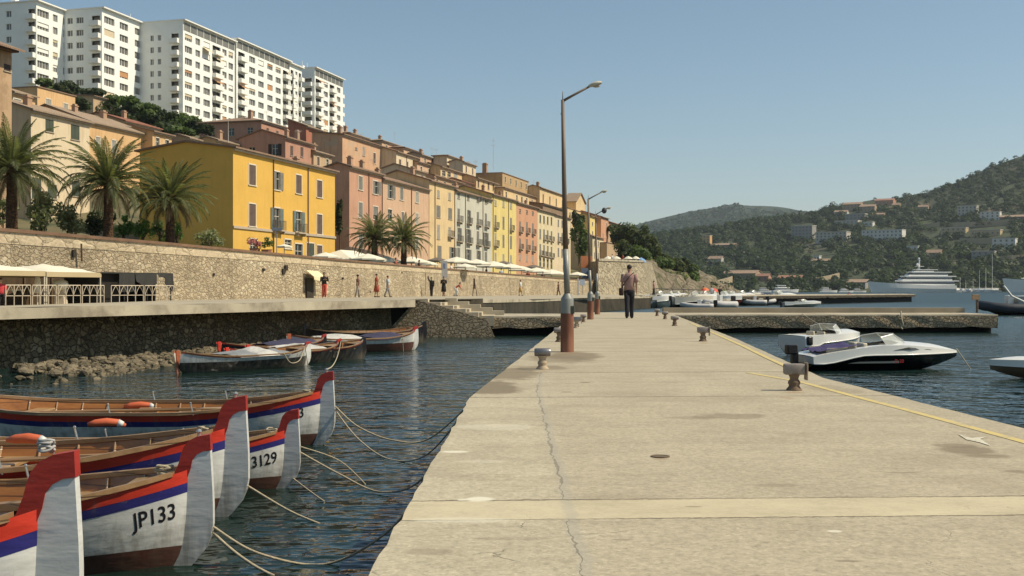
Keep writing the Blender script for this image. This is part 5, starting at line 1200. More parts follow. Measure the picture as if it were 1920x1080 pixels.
# wood on the hill: many small leafy crowns
VILLAS = [  # px, y_base, w, h, colour key, roof, label
 (1326, 458, 15, 16, 'orange', 'flat', 'orange tower-like villa among the trees on the left hillside'),
 (1657, 452, 74, 20, 'white', 'flat', 'long white hotel block halfway up the hill, above the big yacht'),
 (1507, 448, 40, 24, 'grey', 'flat', 'grey apartment house left of the long white hotel block'),
 (1562, 452, 58, 16, 'pale', 'flat', 'low pale block with a lit roof edge next to the grey apartment house'),
 (1884, 470, 40, 22, 'white', 'flat', 'white villa with two rows of windows near the right edge'),
 (1815, 404, 34, 17, 'pale', 'flat', 'pale villa with a brown base under the big wooded hill'),
 (1858, 414, 34, 16, 'white', 'flat', 'white house right of the pale villa under the big hill'),
 (1900, 415, 44, 11, 'brown', 'gable', 'long brown-roofed house at the right edge under the big hill'),
 (1660, 384, 34, 11, 'pink', 'gable', 'pink-roofed house on the saddle of the skyline'),
 (1600, 392, 34, 12, 'tan', 'gable', 'tan house at the left end of the skyline cluster'),
 (1628, 396, 28, 12, 'tan', 'gable', 'tan house just below the pink-roofed skyline house'),
 (1578, 404, 24, 9, 'pale', 'gable', 'small pale house leftmost of the upper hamlet'),
 (1606, 412, 36, 10, 'grey', 'flat', 'grey flat house in the middle of the upper hamlet'),
 (1648, 408, 22, 8, 'tan', 'gable', 'small tan house right of the grey flat house'),
 (1590, 424, 44, 9, 'pale', 'flat', 'low pale house with a bright terrace above the low pale block'),
 (1625, 424, 26, 7, 'white', 'flat', 'small white flat house right of the bright terrace house'),
 (1732, 396, 18, 11, 'tan', 'gable', 'small tan house alone in the woods under the wooded ridge'),
 (1681, 390, 14, 8, 'yellow', 'gable', 'tiny yellow house by the skyline pines'),
 (1360, 466, 44, 9, 'brown', 'gable', 'brown-roofed house right of the orange tower villa'),
 (1343, 496, 26, 15, 'pale', 'gable', 'pale house on the left hillside below the brown-roofed house'),
 (1330, 508, 22, 8, 'white', 'flat', 'small white house low on the left hillside'),
 (1392, 524, 64, 16, 'tan', 'gable', 'large tan waterfront house with a lit terrace'),
 (1432, 527, 24, 13, 'pink', 'gable', 'pink house right of the large tan waterfront house'),
 (1483, 531, 44, 14, 'red', 'gable', 'red-roofed low house near the moored motor yachts'),
 (1540, 498, 36, 12, 'grey', 'gable', 'grey house in the woods below the grey apartment house'),
 (1533, 488, 10, 8, 'white', 'flat', 'tiny white gable peeping out of the woods'),
 (1752, 486, 26, 17, 'tan', 'gable', 'tan house in the woods right of the yacht mast'),
 (1712, 470, 20, 8, 'white', 'flat', 'small white house just right of the long hotel block'),
 (1608, 540, 34, 15, 'grey', 'shed', 'grey shed roof on the quay left of the big yacht'),
 (1845, 486, 40, 14, 'grey', 'flat', 'grey retaining house under the white two-row villa'),
 (1790, 440, 44, 12, 'sand', 'flat', 'sandy terrace wall house on the bare slope'),
 (1850, 442, 52, 10, 'sand', 'flat', 'long sandy terrace house above the white two-row villa')]
# bare slope patches are left thin
def blocked(px, y):
    for (vx, vb, vw, vh, *_r) in VILLAS:
        if abs(px-vx) < vw/2+2 and vb-vh*1.1 < y < vb+2.5: return True
    return False
rnd = random.Random(42); mb = MB()
def hcrown(mb, p, r, hgt, nl, rnd, size):
    for k in range(nl):
        a = rnd.uniform(0, 2*pi); z = rnd.random(); q = math.sqrt(max(0, 1-z*z))*rnd.uniform(0.75, 1.05)
        mb.leaf(p+Vector((math.cos(a)*r*q, math.sin(a)*r*q, hgt*(0.25+0.75*z)*rnd.uniform(0.85, 1.05))), size*rnd.uniform(0.7, 1.4), rnd, 0, 0.4, 0.8, Vector((math.cos(a)*q, math.sin(a)*q, z+0.25))*1.5)
cnt = 0
while cnt < 4000:
    px = rnd.uniform(1130, 2080); t = rnd.random()**0.85
    ys = interp(YS, px); y = YB+(ys-YB)*(t**0.92)
    if blocked(px, y): continue
    den = noise.noise(Vector((px*0.018, y*0.03, 3.1)))
    if px < 1800 and y > 400 and den < -0.2 and rnd.random() < 0.75: continue
    if 1780 < px < 1900 and 425 < y < 470 and rnd.random() < 0.8: continue
    p = hill_pt(px, t); p.z += 3.0*noise.noise(p*0.012)*t
    big = 1.0 if px < 1700 or y > 400 else 0.75
    r = rnd.uniform(2.4, 5.8)*big; hcrown(mb, p, r, r*rnd.uniform(0.9, 1.6), 62, rnd, r*0.44); cnt += 1
M_WOOD = leaf_mat('hill_wood_leaves', (0.020, 0.034, 0.014), (0.060, 0.085, 0.030), 0.09)
tag(mb.build('hillside_wood', M_WOOD), 'dark green wood covering the far hillside', 'wood', kind='stuff')
mb = MB(); rnd = random.Random(8)
for i in range(2600):
    px = rnd.uniform(1150, 1700); t = rnd.random()
    p = P(px, lerp(500, interp(YR, px), t**0.9), 2350+850*t); p.z -= 2
    r = rnd.uniform(6, 11); hcrown(mb, p, r, r*0.8, 12, rnd, r*0.8)
tag(mb.build('ridge_wood', M_WOOD), 'scattered wood on the farthest ridge', 'wood', kind='stuff')
VC = {'orange': (0.60, 0.36, 0.16), 'white': (0.62, 0.60, 0.55), 'grey': (0.30, 0.28, 0.26), 'pale': (0.46, 0.43, 0.37), 'brown': (0.26, 0.19, 0.14), 'pink': (0.46, 0.26, 0.18), 'tan': (0.38, 0.29, 0.20), 'yellow': (0.55, 0.42, 0.16), 'red': (0.36, 0.26, 0.2), 'sand': (0.46, 0.36, 0.22)}
M_VROOF = {'red': tile_mat('villa_roof_red', (0.30, 0.14, 0.09), (0.40, 0.22, 0.15)), 'o': tile_mat('villa_roof', (0.30, 0.19, 0.13), (0.40, 0.29, 0.20))}
M_VFLAT = pm('villa_flat_roof', (0.55, 0.52, 0.46), 0.9, 0.1, 0.2)
for i, (px, yb, wv, hv, ck, rt, lb) in enumerate(VILLAS):
    t = hill_t(px, yb); b_ = hill_pt(px, t); s = b_.y/F; W, H = wv*s, hv*s; D = max(6.0, min(W*0.6, 14)); rz = rad(-33)
    cm = plaster('villa_'+ck, VC[ck], 0.08, amt=0.2)
    th = thing('villa', lb, 'villa', b_+Vector((0, 0, -1.0)), rz, 'villas on the far hillside')
    Hh = H*(0.68 if rt != 'flat' else 1.0)+1.0
    mb = MB(); nf = max(1, int(round((Hh-1)/3.2))); nc = max(2, int(W/3.6)); hs_ = []
    for f in range(nf):
        for c in range(nc):
            x = -W/2+(c+0.5)*W/nc; z = 1.0+(Hh-1.0)*(f+0.28)/nf; hs_.append((x-0.7, x+0.7, z, z+min(1.5, (Hh-1)/nf*0.55)))
    cells(mb, -W/2, W/2, -1.5, Hh, hs_, Matrix.Translation((0, -D/2, 0)), 0, 0.3)
    mb.quad((-W/2, D/2, -1.5), (-W/2, D/2, Hh), (W/2, D/2, Hh), (W/2, D/2, -1.5)); mb.quad((-W/2, -D/2, -1.5), (-W/2, -D/2, Hh), (-W/2, D/2, Hh), (-W/2, D/2, -1.5)); mb.quad((W/2, -D/2, -1.5), (W/2, D/2, -1.5), (W/2, D/2, Hh), (W/2, -D/2, Hh))
    hr = 0
    if rt == 'gable':
        hr = H*0.34
        mb.poly([(-W/2, -D/2, Hh), (-W/2, 0, Hh+hr), (-W/2, D/2, Hh)]); mb.poly([(W/2, -D/2, Hh), (W/2, D/2, Hh), (W/2, 0, Hh+hr)])
    mb.build('wall', cm, th)
    mb = MB()
    if rt == 'gable': mb.prism([(-W/2-0.5, y, z) for y, z in ((-D/2-0.6, Hh-0.15), (0, Hh+hr+0.02), (D/2+0.6, Hh-0.15), (D/2+0.6, Hh+0.15), (0, Hh+hr+0.35), (-D/2-0.6, Hh+0.15))], (W+1, 0, 0))
    elif rt == 'shed': mb.prism([(-W/2-0.5, y, z) for y, z in ((-D/2-0.6, Hh-0.1), (D/2+0.6, Hh+2.0), (D/2+0.6, Hh+2.3), (-D/2-0.6, Hh+0.2))], (W+1, 0, 0))
    else: mb.box(-W/2-0.3, W/2+0.3, -D/2-0.3, D/2+0.3, Hh+0.01, Hh+0.5)
    fixn(mb.build('roof', (M_VFLAT if rt == 'flat' else (M_VROOF['red'] if ck in ('red', 'pink') else M_VROOF['o'])), th))
    for x0, x1, z0, z1 in hs_[:60]:
        mb = MB(); mb.box(-0.7, 0.7, 0.2, 0.24, 0, z1-z0); k_ = round(z1-z0, 1)
        key = ('villa', k_)
        if key not in WPROTO:
            mb = MB(); mb.box(-0.7, 0.7, 0.2, 0.24, 0, k_, 0); mb.box(-0.05, 0.05, 0.15, 0.199, 0, k_, 1); mb.box(-0.75, 0.75, -0.05, 0.1, -0.08, -0.003, 0)
            WPROTO[key] = mb.build('window', [M_TGL, M_SILL], th); WPROTO[key].location = ((x0+x1)/2, -D/2, z0)
        else: inst(WPROTO[key], 'window', th, ((x0+x1)/2, -D/2, z0))

M_TERW = pm('terrace_wall_stone', (0.36, 0.29, 0.19), 0.9, 0.2, 0.1)
for i, (xa, xb, ya, yb, h_, lb) in enumerate(((1326, 1372, 541, 531, 3.0, 'curved tan retaining wall low on the hill left of the red-roofed house'), (1520, 1572, 533, 523, 2.5, 'tan road wall rising behind the white cruisers'), (1786, 1900, 428, 421, 3.5, 'long tan terrace wall under the big wooded hill'), (1800, 1880, 457, 455, 3.0, 'lower tan terrace wall above the two-row white villa'), (1690, 1760, 430, 424, 2.0, 'short tan road wall on the slope under the ridge'), (1840, 1925, 492, 488, 3.0, 'pale retaining wall below the two-row white villa'))):
    pts = []
    for j in range(9): u = j/8; px = lerp(xa, xb, u); y = lerp(ya, yb, u)+2.0*math.sin(u*3); pts.append(hill_pt(px, hill_t(px, y)))
    o_ = pts[0].copy(); mb = MB(); mb.loft([[p-o_+Vector((0, -3, -2)), p-o_+Vector((0, -3, h_+2)), p-o_+Vector((0, 1, h_+2)), p-o_+Vector((0, 1, -2))] for p in pts]); tag(fixn(mb.build('terrace_wall', M_TERW, loc=None)), lb, 'wall', 'terrace walls on the far hillside', 'thing').location = o_
# ================================================================ people
M_SKIN = pm('skin', (0.42, 0.24, 0.16), 0.6, 0.06, 8.0)
M_HAIR = pm('dark_hair', (0.025, 0.016, 0.012), 0.6, 0.3, 20.0)
def cloth(name, c): return pm('cloth_'+name, c, 0.9, 0.14, 9.0, bump=0.5, bscale=14, bdist=0.02)
def skin_body(parent, J, hands=True):
    V = []; E = []; Rr = []
    def v(p, r): V.append(tuple(p)); Rr.append(r if isinstance(r, tuple) else (r, r)); return len(V)-1
    def e(a, b): E.append((a, b))
    pel = v(J['pel'], (0.13, 0.10)); wst = v(J['pel'].lerp(J['chest'], 0.5), (0.115, 0.09)); ch = v(J['chest'], (0.15, 0.105)); e(pel, wst); e(wst, ch)
    nb = v(J['neck'], 0.055); e(ch, nb); jw = v(J['neck'].lerp(J['head'], 0.55), (0.055, 0.062)); e(nb, jw); hd_ = v(J['head'], (0.074, 0.088)); e(jw, hd_); tp = v(J['head']+Vector((0, -0.005, 0.085)), (0.05, 0.062)); e(hd_, tp)
    f = J['face']; ns = v(J['head']+f*0.088+Vector((0, 0, -0.02)), 0.014); e(hd_, ns)
    sd_ = Vector((f.y, -f.x, 0))
    for s in (-1, 1): er = v(J['head']+sd_*s*0.082+Vector((0, 0, -0.015)), (0.012, 0.02)); e(hd_, er)
    for s in 'LR':
        sh = v(J['sh'+s], 0.062); e(ch, sh); el = v(J['el'+s], 0.042); e(sh, el); wr = v(J['wr'+s], 0.028); e(el, wr)
        d = (J['wr'+s]-J['el'+s]).normalized(); pm_ = v(J['wr'+s]+d*0.055, (0.034, 0.02)); e(wr, pm_); pl = J['wr'+s]+d*0.085
        fw = J['face']-d*J['face'].dot(d); fw = fw.normalized() if fw.length > 0.1 else Vector((1, 0, 0)); inn = d.cross(fw)*(1 if s == 'L' else -1)
        if hands:
            for i, (off, ln) in enumerate(((0.027, 0.070), (0.009, 0.080), (-0.009, 0.074), (-0.026, 0.056))):
                a = v(pl+fw*off, 0.009); b_ = v(pl+fw*off+d*ln*0.5+inn*0.006, 0.0085); c_ = v(pl+fw*off*0.9+d*ln*0.95+inn*0.024, 0.0075); e(pm_, a); e(a, b_); e(b_, c_)
            a = v(J['wr'+s]+d*0.035+fw*0.034, 0.011); b_ = v(J['wr'+s]+d*0.075+fw*0.052+inn*0.012, 0.009); e(pm_, a); e(a, b_)
        hp_ = v(J['hp'+s], 0.085); e(pel, hp_); kn = v(J['kn'+s], 0.055); e(hp_, kn); cf = v(J['kn'+s].lerp(J['an'+s], 0.35), 0.052); e(kn, cf); an = v(J['an'+s], 0.036); e(cf, an); to = v(J['to'+s], (0.035, 0.025)); e(an, to)
    me = bpy.data.meshes.new('body'); me.from_pydata(V, E, []); ob = bpy.data.objects.new('body', me); COL.objects.link(ob)
    md = ob.modifiers.new('skin', 'SKIN'); md.use_smooth_shade = True
    if not me.skin_vertices: me.attributes.new('skin', 'FLOAT', 'POINT')
    sv = me.skin_vertices[0].data
    for i, r in enumerate(Rr): sv[i].radius = r; sv[i].use_root = (i == 0)
    ob.modifiers.new('sub', 'SUBSURF').levels = 1
    dg = bpy.context.evaluated_depsgraph_get(); dg.update(); m2 = bpy.data.meshes.new_from_object(ob.evaluated_get(dg))
    COL.objects.unlink(ob); bpy.data.objects.remove(ob); bpy.data.meshes.remove(me)
    m2.materials.clear(); m2.materials.append(M_SKIN); b_ = bpy.data.objects.new('body', m2); COL.objects.link(b_); b_.parent = parent; return b_
def ring(c, rx, ry, n=12, tilt=None):
    return [Vector(c)+Vector((rx*math.cos(2*pi*i/n), ry*math.sin(2*pi*i/n), 0)) for i in range(n)]
def person(label, pos, rz, top, bottom, h=1.75, legs=(0.2, -0.2), arms=(0.15, -0.15), bend=0.25, raise_=None, sit=False, dress=False, long_sleeve=False, hair='short', shoe=(0.03, 0.025, 0.02), crouch=0.0, group=None, skirt=None, shorts=False, fold=False, prone=0.0):
    t = thing('person', label, 'person', pos, rz, group); k = h/1.75
    J = {}; hz = 0.93-crouch*0.35
    if sit: hz = 0.50
    J['pel'] = Vector((0, 0, hz)); lean = prone
    up = Vector((0, math.sin(lean), math.cos(lean)))
    J['chest'] = J['pel']+up*0.38; J['neck'] = J['pel']+up*0.56; J['head'] = J['pel']+up*0.56+Vector((0, 0.02, 0.155)).lerp(up*0.16, 0.3); J['face'] = Vector((0, 1, 0))
    for s, sg, lg, ar in (('L', -1, legs[0], arms[0]), ('R', 1, legs[1], arms[1])):
        J['hp'+s] = J['pel']+Vector((sg*0.082, 0, -0.05))
        if sit: J['kn'+s] = J['hp'+s]+Vector((sg*0.03, 0.42, 0.0)); J['an'+s] = J['kn'+s]+Vector((0, 0.02, -0.40))
        else:
            th_ = 0.42; a1 = lg+crouch*1.1; a2 = (lg*0.5 if lg > 0 else lg*1.4)-crouch*0.9
            J['kn'+s] = J['hp'+s]+Vector((-sg*0.008, math.sin(a1)*th_, -math.cos(a1)*th_)); J['an'+s] = J['kn'+s]+Vector((0, math.sin(a2)*0.40, -math.cos(a2)*0.40))
        J['to'+s] = J['an'+s]+Vector((sg*0.015, 0.145, -0.045))
        J['sh'+s] = J['pel']+up*0.485+Vector((sg*0.185, 0, 0))
        if raise_ == s: J['el'+s] = J['sh'+s]+Vector((sg*0.10, 0.12, 0.22)); J['wr'+s] = J['el'+s]+Vector((0, 0.04, 0.24))
        elif fold: J['el'+s] = J['sh'+s]+Vector((sg*0.07, 0.05, -0.26)); J['wr'+s] = J['el'+s]+Vector((-sg*0.16, 0.19, 0.08))
        else:
            J['el'+s] = J['sh'+s]+Vector((sg*0.05, math.sin(ar)*0.28, -math.cos(ar)*0.28)); b2 = ar+bend; J['wr'+s] = J['el'+s]+Vector((-sg*0.005, math.sin(b2)*0.25, -math.cos(b2)*0.25))
    mn = min(J['anL'].z, J['anR'].z)-0.085
    for q in J:
        if q != 'face': J[q] = Vector((J[q].x, J[q].y, J[q].z-mn))*k
    b_ = skin_body(t, J)
    tm = cloth(*top); bm_ = cloth(*bottom)
    mb = MB(); pel, chs, nk = J['pel'], J['chest'], J['neck']
    mb.loft([ring(pel+Vector((0, 0, -0.05*k)), 0.175*k, 0.125*k), ring(pel.lerp(chs, 0.45), 0.165*k, 0.12*k), ring(chs, 0.19*k, 0.135*k), ring(chs.lerp(nk, 0.45), 0.205*k, 0.125*k), ring(chs.lerp(nk, 0.72), 0.14*k, 0.095*k), ring(nk, 0.066*k, 0.066*k)])
    for s in 'LR':
        sh, el, wr = J['sh'+s], J['el'+s], J['wr'+s]
        if long_sleeve: mb.tube([sh+Vector((0, 0, 0.02*k)), sh.lerp(el, 0.5), el, el.lerp(wr, 0.6), wr], [0.078*k, 0.072*k, 0.058*k, 0.05*k, 0.042*k], 9)
        else: mb.tube([sh+Vector((0, 0, 0.02*k)), sh.lerp(el, 0.5), sh.lerp(el, 0.85)], [0.082*k, 0.078*k, 0.074*k], 9)
    mb.build('dress' if dress else 'shirt', tm, t, smooth=True)
    mb = MB()
    if dress or skirt:
        dz = min(J['knL'].z, J['knR'].z)-0.08*k; cx = (J['knL']+J['knR'])*0.5
        mb.loft([ring(pel+Vector((0, 0, 0.08*k)), 0.15*k, 0.115*k), ring(pel+Vector((0, 0, -0.12*k)), 0.20*k, 0.165*k), ring(Vector((cx.x, cx.y, (pel.z+dz)/2)), 0.21*k, 0.19*k), ring(Vector((cx.x, cx.y, dz)), 0.235*k, 0.21*k)]); mb.build('skirt', bm_, t, smooth=True)
    else:
        mb.loft([ring(pel+Vector((0, 0, 0.07*k)), 0.158*k, 0.118*k), ring(pel+Vector((0, 0, -0.06*k)), 0.178*k, 0.13*k), ring(pel+Vector((0, 0, -0.13*k)), 0.165*k, 0.12*k)])
        for s in 'LR':
            hp_, kn, an = J['hp'+s], J['kn'+s], J['an'+s]
            if shorts: mb.tube([hp_, hp_.lerp(kn, 0.5), hp_.lerp(kn, 0.95)], [0.105*k, 0.10*k, 0.095*k], 10)
            else: mb.tube([hp_, hp_.lerp(kn, 0.5), kn, kn.lerp(an, 0.5), an+Vector((0, 0, -0.03*k))], [0.105*k, 0.095*k, 0.078*k, 0.072*k, 0.066*k], 10)
        mb.build('trousers', bm_, t, smooth=True)
    mb = MB(); hd_ = J['head']
    if hair == 'short': mb.ell(hd_+Vector((0, -0.016, 0.035))*k, (0.084*k, 0.098*k, 0.082*k))
    elif hair == 'long': mb.ell(hd_+Vector((0, -0.02, 0.03))*k, (0.09*k, 0.10*k, 0.09*k)); mb.ell(hd_+Vector((0, -0.07, -0.08))*k, (0.075*k, 0.05*k, 0.14*k))
    else: mb.ell(hd_+Vector((0, -0.02, 0.045))*k, (0.10*k, 0.115*k, 0.10*k))
    mb.build('hair', M_HAIR, t, smooth=True)
    for s in 'LR': mb = MB(); a, q = J['an'+s], J['to'+s]; c = a.lerp(q, 0.42); mb.ell(Vector((c.x, c.y, q.z-0.002*k)), (0.048*k, 0.13*k, 0.048*k)); mb.build('shoe', cloth('shoe%d' % int(sum(shoe)*100), shoe), t, smooth=True)
    return t, J
mp = G(1180, 597)
tm_, J = person('man in a dusty pink shirt and dark trousers walking away along the pier', mp, rad(-6), ('dusty_pink', (0.36, 0.22, 0.19)), ('dark_navy', (0.022, 0.021, 0.028)), h=1.80, legs=(-0.26, 0.28), arms=(0.05, -0.05), bend=0.12, hair='short')
bp = mp+Vector((-0.27, 0.02, 0)); M_BAG = cloth('bag', (0.05, 0.028, 0.022))
bg_ = thing('shoulder_bag', 'dark brown shoulder bag hanging at the left hip of the man on the pier', 'bag', bp)
mb = MB(); mb.bbox((0, 0, 0.90), (0.14, 0.30, 0.26), 0.04); mb.build('pouch', M_BAG, bg_, smooth=True)
mb = MB(); mb.tube([(0.0, -0.06, 1.02), (0.10, -0.155, 1.20), (0.27, -0.15, 1.42), (0.40, -0.08, 1.535), (0.42, 0.02, 1.53), (0.26, 0.16, 1.36), (0.05, 0.13, 1.05)], 0.022, 6, flat=0.5); mb.build('strap', M_BAG, bg_)
def pp(px, d): return prom_pt(px, d)
PG = 'people on the promenade by the sea wall'
dk = ('black', (0.025, 0.022, 0.02)); red = ('red', (0.50, 0.07, 0.04)); wht = ('white', (0.62, 0.62, 0.60)); gry = ('grey', (0.30, 0.27, 0.23)); brn = ('brown', (0.13, 0.065, 0.04)); blu = ('light_blue', (0.45, 0.50, 0.54)); yel = ('yellow', (0.50, 0.32, 0.10))
person('woman with long hair in a dark top and red trousers by the sea wall', pp(608, 75), rad(200), dk, red, 1.68, hair='long', shoe=(0.7, 0.7, 0.66), legs=(0.05, -0.05), fold=True, group=PG, long_sleeve=True)
person('person with bushy hair in a brown vest and grey trousers walking by the wall', pp(671, 82), rad(-80), brn, gry, 1.62, hair='big', shoe=(0.6, 0.58, 0.5), group=PG)
person('woman in a long red dress beside the person in light blue', pp(706, 86), rad(-75), ('dark_red', (0.33, 0.07, 0.04)), ('dark_red', (0.33, 0.07, 0.04)), 1.76, dress=True, legs=(0.15, -0.15), group=PG)
person('person in a light blue shirt and grey trousers walking near the red dress', pp(727, 87), rad(-70), blu, ('blue_grey', (0.26, 0.26, 0.25)), 1.64, legs=(0.32, -0.30), group=PG)
person('dark dressed person holding a raised pole near the top of the steps', pp(809, 103), rad(175), dk, ('charcoal', (0.035, 0.03, 0.03)), 1.72, raise_='R', long_sleeve=True, group=PG)
person('person in long dark clothes standing at the top of the steps', pp(832, 104), rad(180), dk, dk, 1.80, dress=True, fold=True, long_sleeve=True, group=PG)
person('person in a red top and white trousers bending down near the steps', pp(853, 108), rad(-80), red, wht, 1.70, crouch=0.55, prone=1.0, arms=(0.6, 0.3), group=PG)
person('woman in a white top and yellow skirt walking by the far sea wall', pp(976, 128), rad(-100), wht, yel, 1.76, skirt=True, group=PG)
person('person in brown clothes left of the lamp post by the far wall', pp(1047, 142), rad(80), brn, brn, 1.66, legs=(0.25, -0.25), group=PG)
pr_ = pp(809, 103); mb = MB(); mb.tube([(0, 0, 0), (0.02, 0, 2.0)], 0.02, 6); tag(mb.build('pole', M_IRON, loc=None), 'thin pole held up by the dark dressed person near the steps', 'pole').location = pr_+Vector((-0.55, -0.1, 0.1))
# folded easel by the wall
ez = thing('easel', 'dark folded tripod easel standing against the far sea wall', 'easel', pp(889, 112)); mb = MB()
for a in range(3): mb.tube([(0.28*math.cos(a*2.1), 0.28*math.sin(a*2.1), 0), (0, 0, 1.75)], 0.035, 5)
mb.build('legs', pm('dark_wood', (0.06, 0.04, 0.03), 0.8), ez); mb = MB(); mb.cbox((0, -0.03, 1.2), (0.16, 0.06, 1.0)); mb.build('folded_cloth', cloth('dark_red_brown', (0.10, 0.05, 0.04)), ez)
# small fabric awning over a dark opening in the sea wall
w0 = wall_foot(582); dirw = (wall_foot(600)-wall_foot(560)).normalized(); dirw.z = 0; nw = Vector((dirw.y, -dirw.x, 0))
aw = thing('wall_kiosk', 'small cream fabric awning over a dark opening in the sea wall', 'awning', w0, math.atan2(dirw.y, dirw.x))
mb = MB(); mb.box(-0.75, 0.0, -0.30, 0.3, 0, 1.4); mb.build('opening', pm('kiosk_dark', (0.045, 0.035, 0.025), 0.9), aw)
mb = MB(); 
v = [(-0.8, -0.25, 1.95), (0.55, -0.25, 1.9), (0.7, -0.9, 1.4), (-0.75, -0.9, 1.5), (0.72, -0.92, 1.05), (-0.75, -0.92, 1.3)]
mb.add(v+[(x, y+0.02, z-0.03) for x, y, z in v], [(0, 1, 2, 3), (3, 2, 4, 5), (6, 9, 8, 7), (9, 11, 10, 8), (0, 3, 9, 6), (1, 7, 8, 2)]); mb.build('canopy', pm('cream_canvas', (0.72, 0.62, 0.38), 0.85, 0.06), aw)

# ================================================================ pavement cafe at the left
M_CANV = pm('white_canvas', (0.74, 0.70, 0.56), 0.85, 0.05, 0.8); M_CANVD = pm('canvas_valance', (0.46, 0.37, 0.22), 0.85, 0.08, 0.8)
M_POST = pm('white_post', (0.60, 0.55, 0.44), 0.6, 0.08); M_BLKC = cloth('awning_black', (0.035, 0.035, 0.032))
# frame of the cafe: along the promenade (a) and towards the wall (b)
c0_, c1_ = prom_pt(2, 52), prom_pt(190, 57); ca = (c1_-c0_); La = Vector((ca.x, ca.y, 0)).length; caz = math.atan2(ca.y, ca.x); cb_ = Vector((-math.sin(caz), math.cos(caz), 0))
zc = lambda px, y, d: HC+(HY-y)/F*d
def canopy(label, a0, a1, zpk, zed, nmid):
    p = c0_+Vector((math.cos(caz), math.sin(caz), 0))*a0; L = a1-a0
    t = thing('cafe_canopy', label, 'canopy', p, caz, 'white canopies of the pavement cafe'); mb = MB()
    nx, ny = 12, 6; Wd = 4.6; vs = []
    for i in range(nx+1):
        for j in range(ny+1):
            u, v_ = i/nx, j/ny; r = max(abs(2*u-1), abs(2*v_-1)); z = zed+(zpk-zed)*(1-r)**0.85-0.05*math.sin(pi*u)*0
            vs.append((u*L, v_*Wd, z))
    n = ny+1; mb.add(vs, [(i*n+j, (i+1)*n+j, (i+1)*n+j+1, i*n+j+1) for i in range(nx) for j in range(ny)]); cn = mb.build('cover', M_CANV, t, smooth=True)
    mb = MB()
    for i in range(12):
        x0, x1 = L*i/12, L*(i+1)/12; mb.quad((x0, -0.01, zed), (x1, -0.01, zed), (x1, -0.01, zed-0.24), (x0, -0.01, zed-0.24)); mb.quad((x0, Wd, zed), (x1, Wd, zed), (x1, Wd, zed-0.24), (x0, Wd, zed-0.24))
    mb.quad((-0.01, 0, zed), (-0.01, Wd, zed), (-0.01, Wd, zed-0.24), (-0.01, 0, zed-0.24)); mb.quad((L+0.01, 0, zed), (L+0.01, Wd, zed), (L+0.01, Wd, zed-0.24), (L+0.01, 0, zed-0.24)); mb.build('valance', M_CANVD, t)
    for x in (0.03, L-0.03):
        for y in (0.04, Wd-0.04): mb = MB(); mb.tube([(x, y, -0.2), (x, y, zed)], 0.035, 8); mb.build('post', M_POST, t)
    return t
zE, zP = 1.62, 2.12
canopy('white peaked cafe canopy at the left edge of the promenade', -2.6, La*0.42, zP, zE, 2)
canopy('white peaked cafe canopy next to the black awning booth', La*0.43, La, zP-0.08, zE-0.03, 2)
# black cloth booth
t = thing('cafe_booth', 'dark booth with black cloth awnings drooping over its front', 'booth', c0_+Vector((math.cos(caz), math.sin(caz), 0))*(La+0.05), caz); d0 = 57.0
Lb = 4.6
mb = MB(); mb.box(0.0, 1.4, 0.3, 2.8, 0, 1.55); mb.box(1.4, Lb, 2.7, 2.8, 0, 1.55); mb.box(Lb-0.08, Lb-0.02, 1.1, 2.69, 0, 1.55); mb.box(2.9, 2.96, 0.9, 2.69, 0, 1.55); mb.build('back_wall', pm('booth_shade', (0.02, 0.018, 0.015), 0.9), t)  # near-black walls, with added end and inner panels, paint the interior shade
mb = MB(); mb.box(-0.1, Lb+0.1, -0.05, 2.85, 1.56, 1.62); mb.build('roof', M_BLKC, t)
for x in (1.42, 2.95, Lb): mb = MB(); mb.tube([(x, 0, -0.1), (x, 0, 1.56)], 0.035, 6); mb.build('post', M_IRON, t)
def drape(x0, x1, zl, zr, sag, seed):
    mb = MB(); n = 12; m_ = 6; vs = []
    for i in range(n+1):
        u = i/n
        for j in range(m_+1):
            v_ = j/m_; zb2 = lerp(zl, zr, u)-sag*4*u*(1-u)*-1; z = lerp(1.56, zb2, v_); y = -0.12+0.05*math.sin(u*11+v_*3+seed)*v_-0.05*v_
            vs.append((lerp(x0, x1, u), y, z))
    k = m_+1; mb.add(vs, [(i*k+j, (i+1)*k+j, (i+1)*k+j+1, i*k+j+1) for i in range(n) for j in range(m_)]); mb.build('cloth_panel', M_BLKC, t, smooth=True)
drape(0.98, 1.98, 0.62, 0.66, -0.02, 0); drape(2.05, 3.5, 1.15, 1.05, -0.16, 1); drape(3.55, 4.1, 1.42, 1.35, 0, 2); drape(4.02, 4.66, 1.1, 0.62, -0.1, 4)
a_, b_ = prom_pt(-60, 57.5), prom_pt(196, 61.5); dd_ = b_-a_; dd_.z = 0  # added panel, its dark brown puts the shade under the canopies into colour
t = thing('shade_panel', 'added dark brown panel painting in the shade behind the cafe tables', 'screen', a_, math.atan2(dd_.y, dd_.x)); mb = MB(); mb.box(0, dd_.length, 0, 0.08, -0.1, 1.62); mb.build('shade_sheet', pm('painted_shade_brown', (0.10, 0.065, 0.035), 0.9, 0.3, 1.5, stretch=(4, 1, 0.3)), t)
for i in range(6): mb = MB(); x_ = dd_.length*i/5; mb.box(x_-0.04, x_+0.04, -0.06, -0.002, -0.1, 1.66); mb.build('batten', pm('batten_wood', (0.16, 0.11, 0.06), 0.9), t)
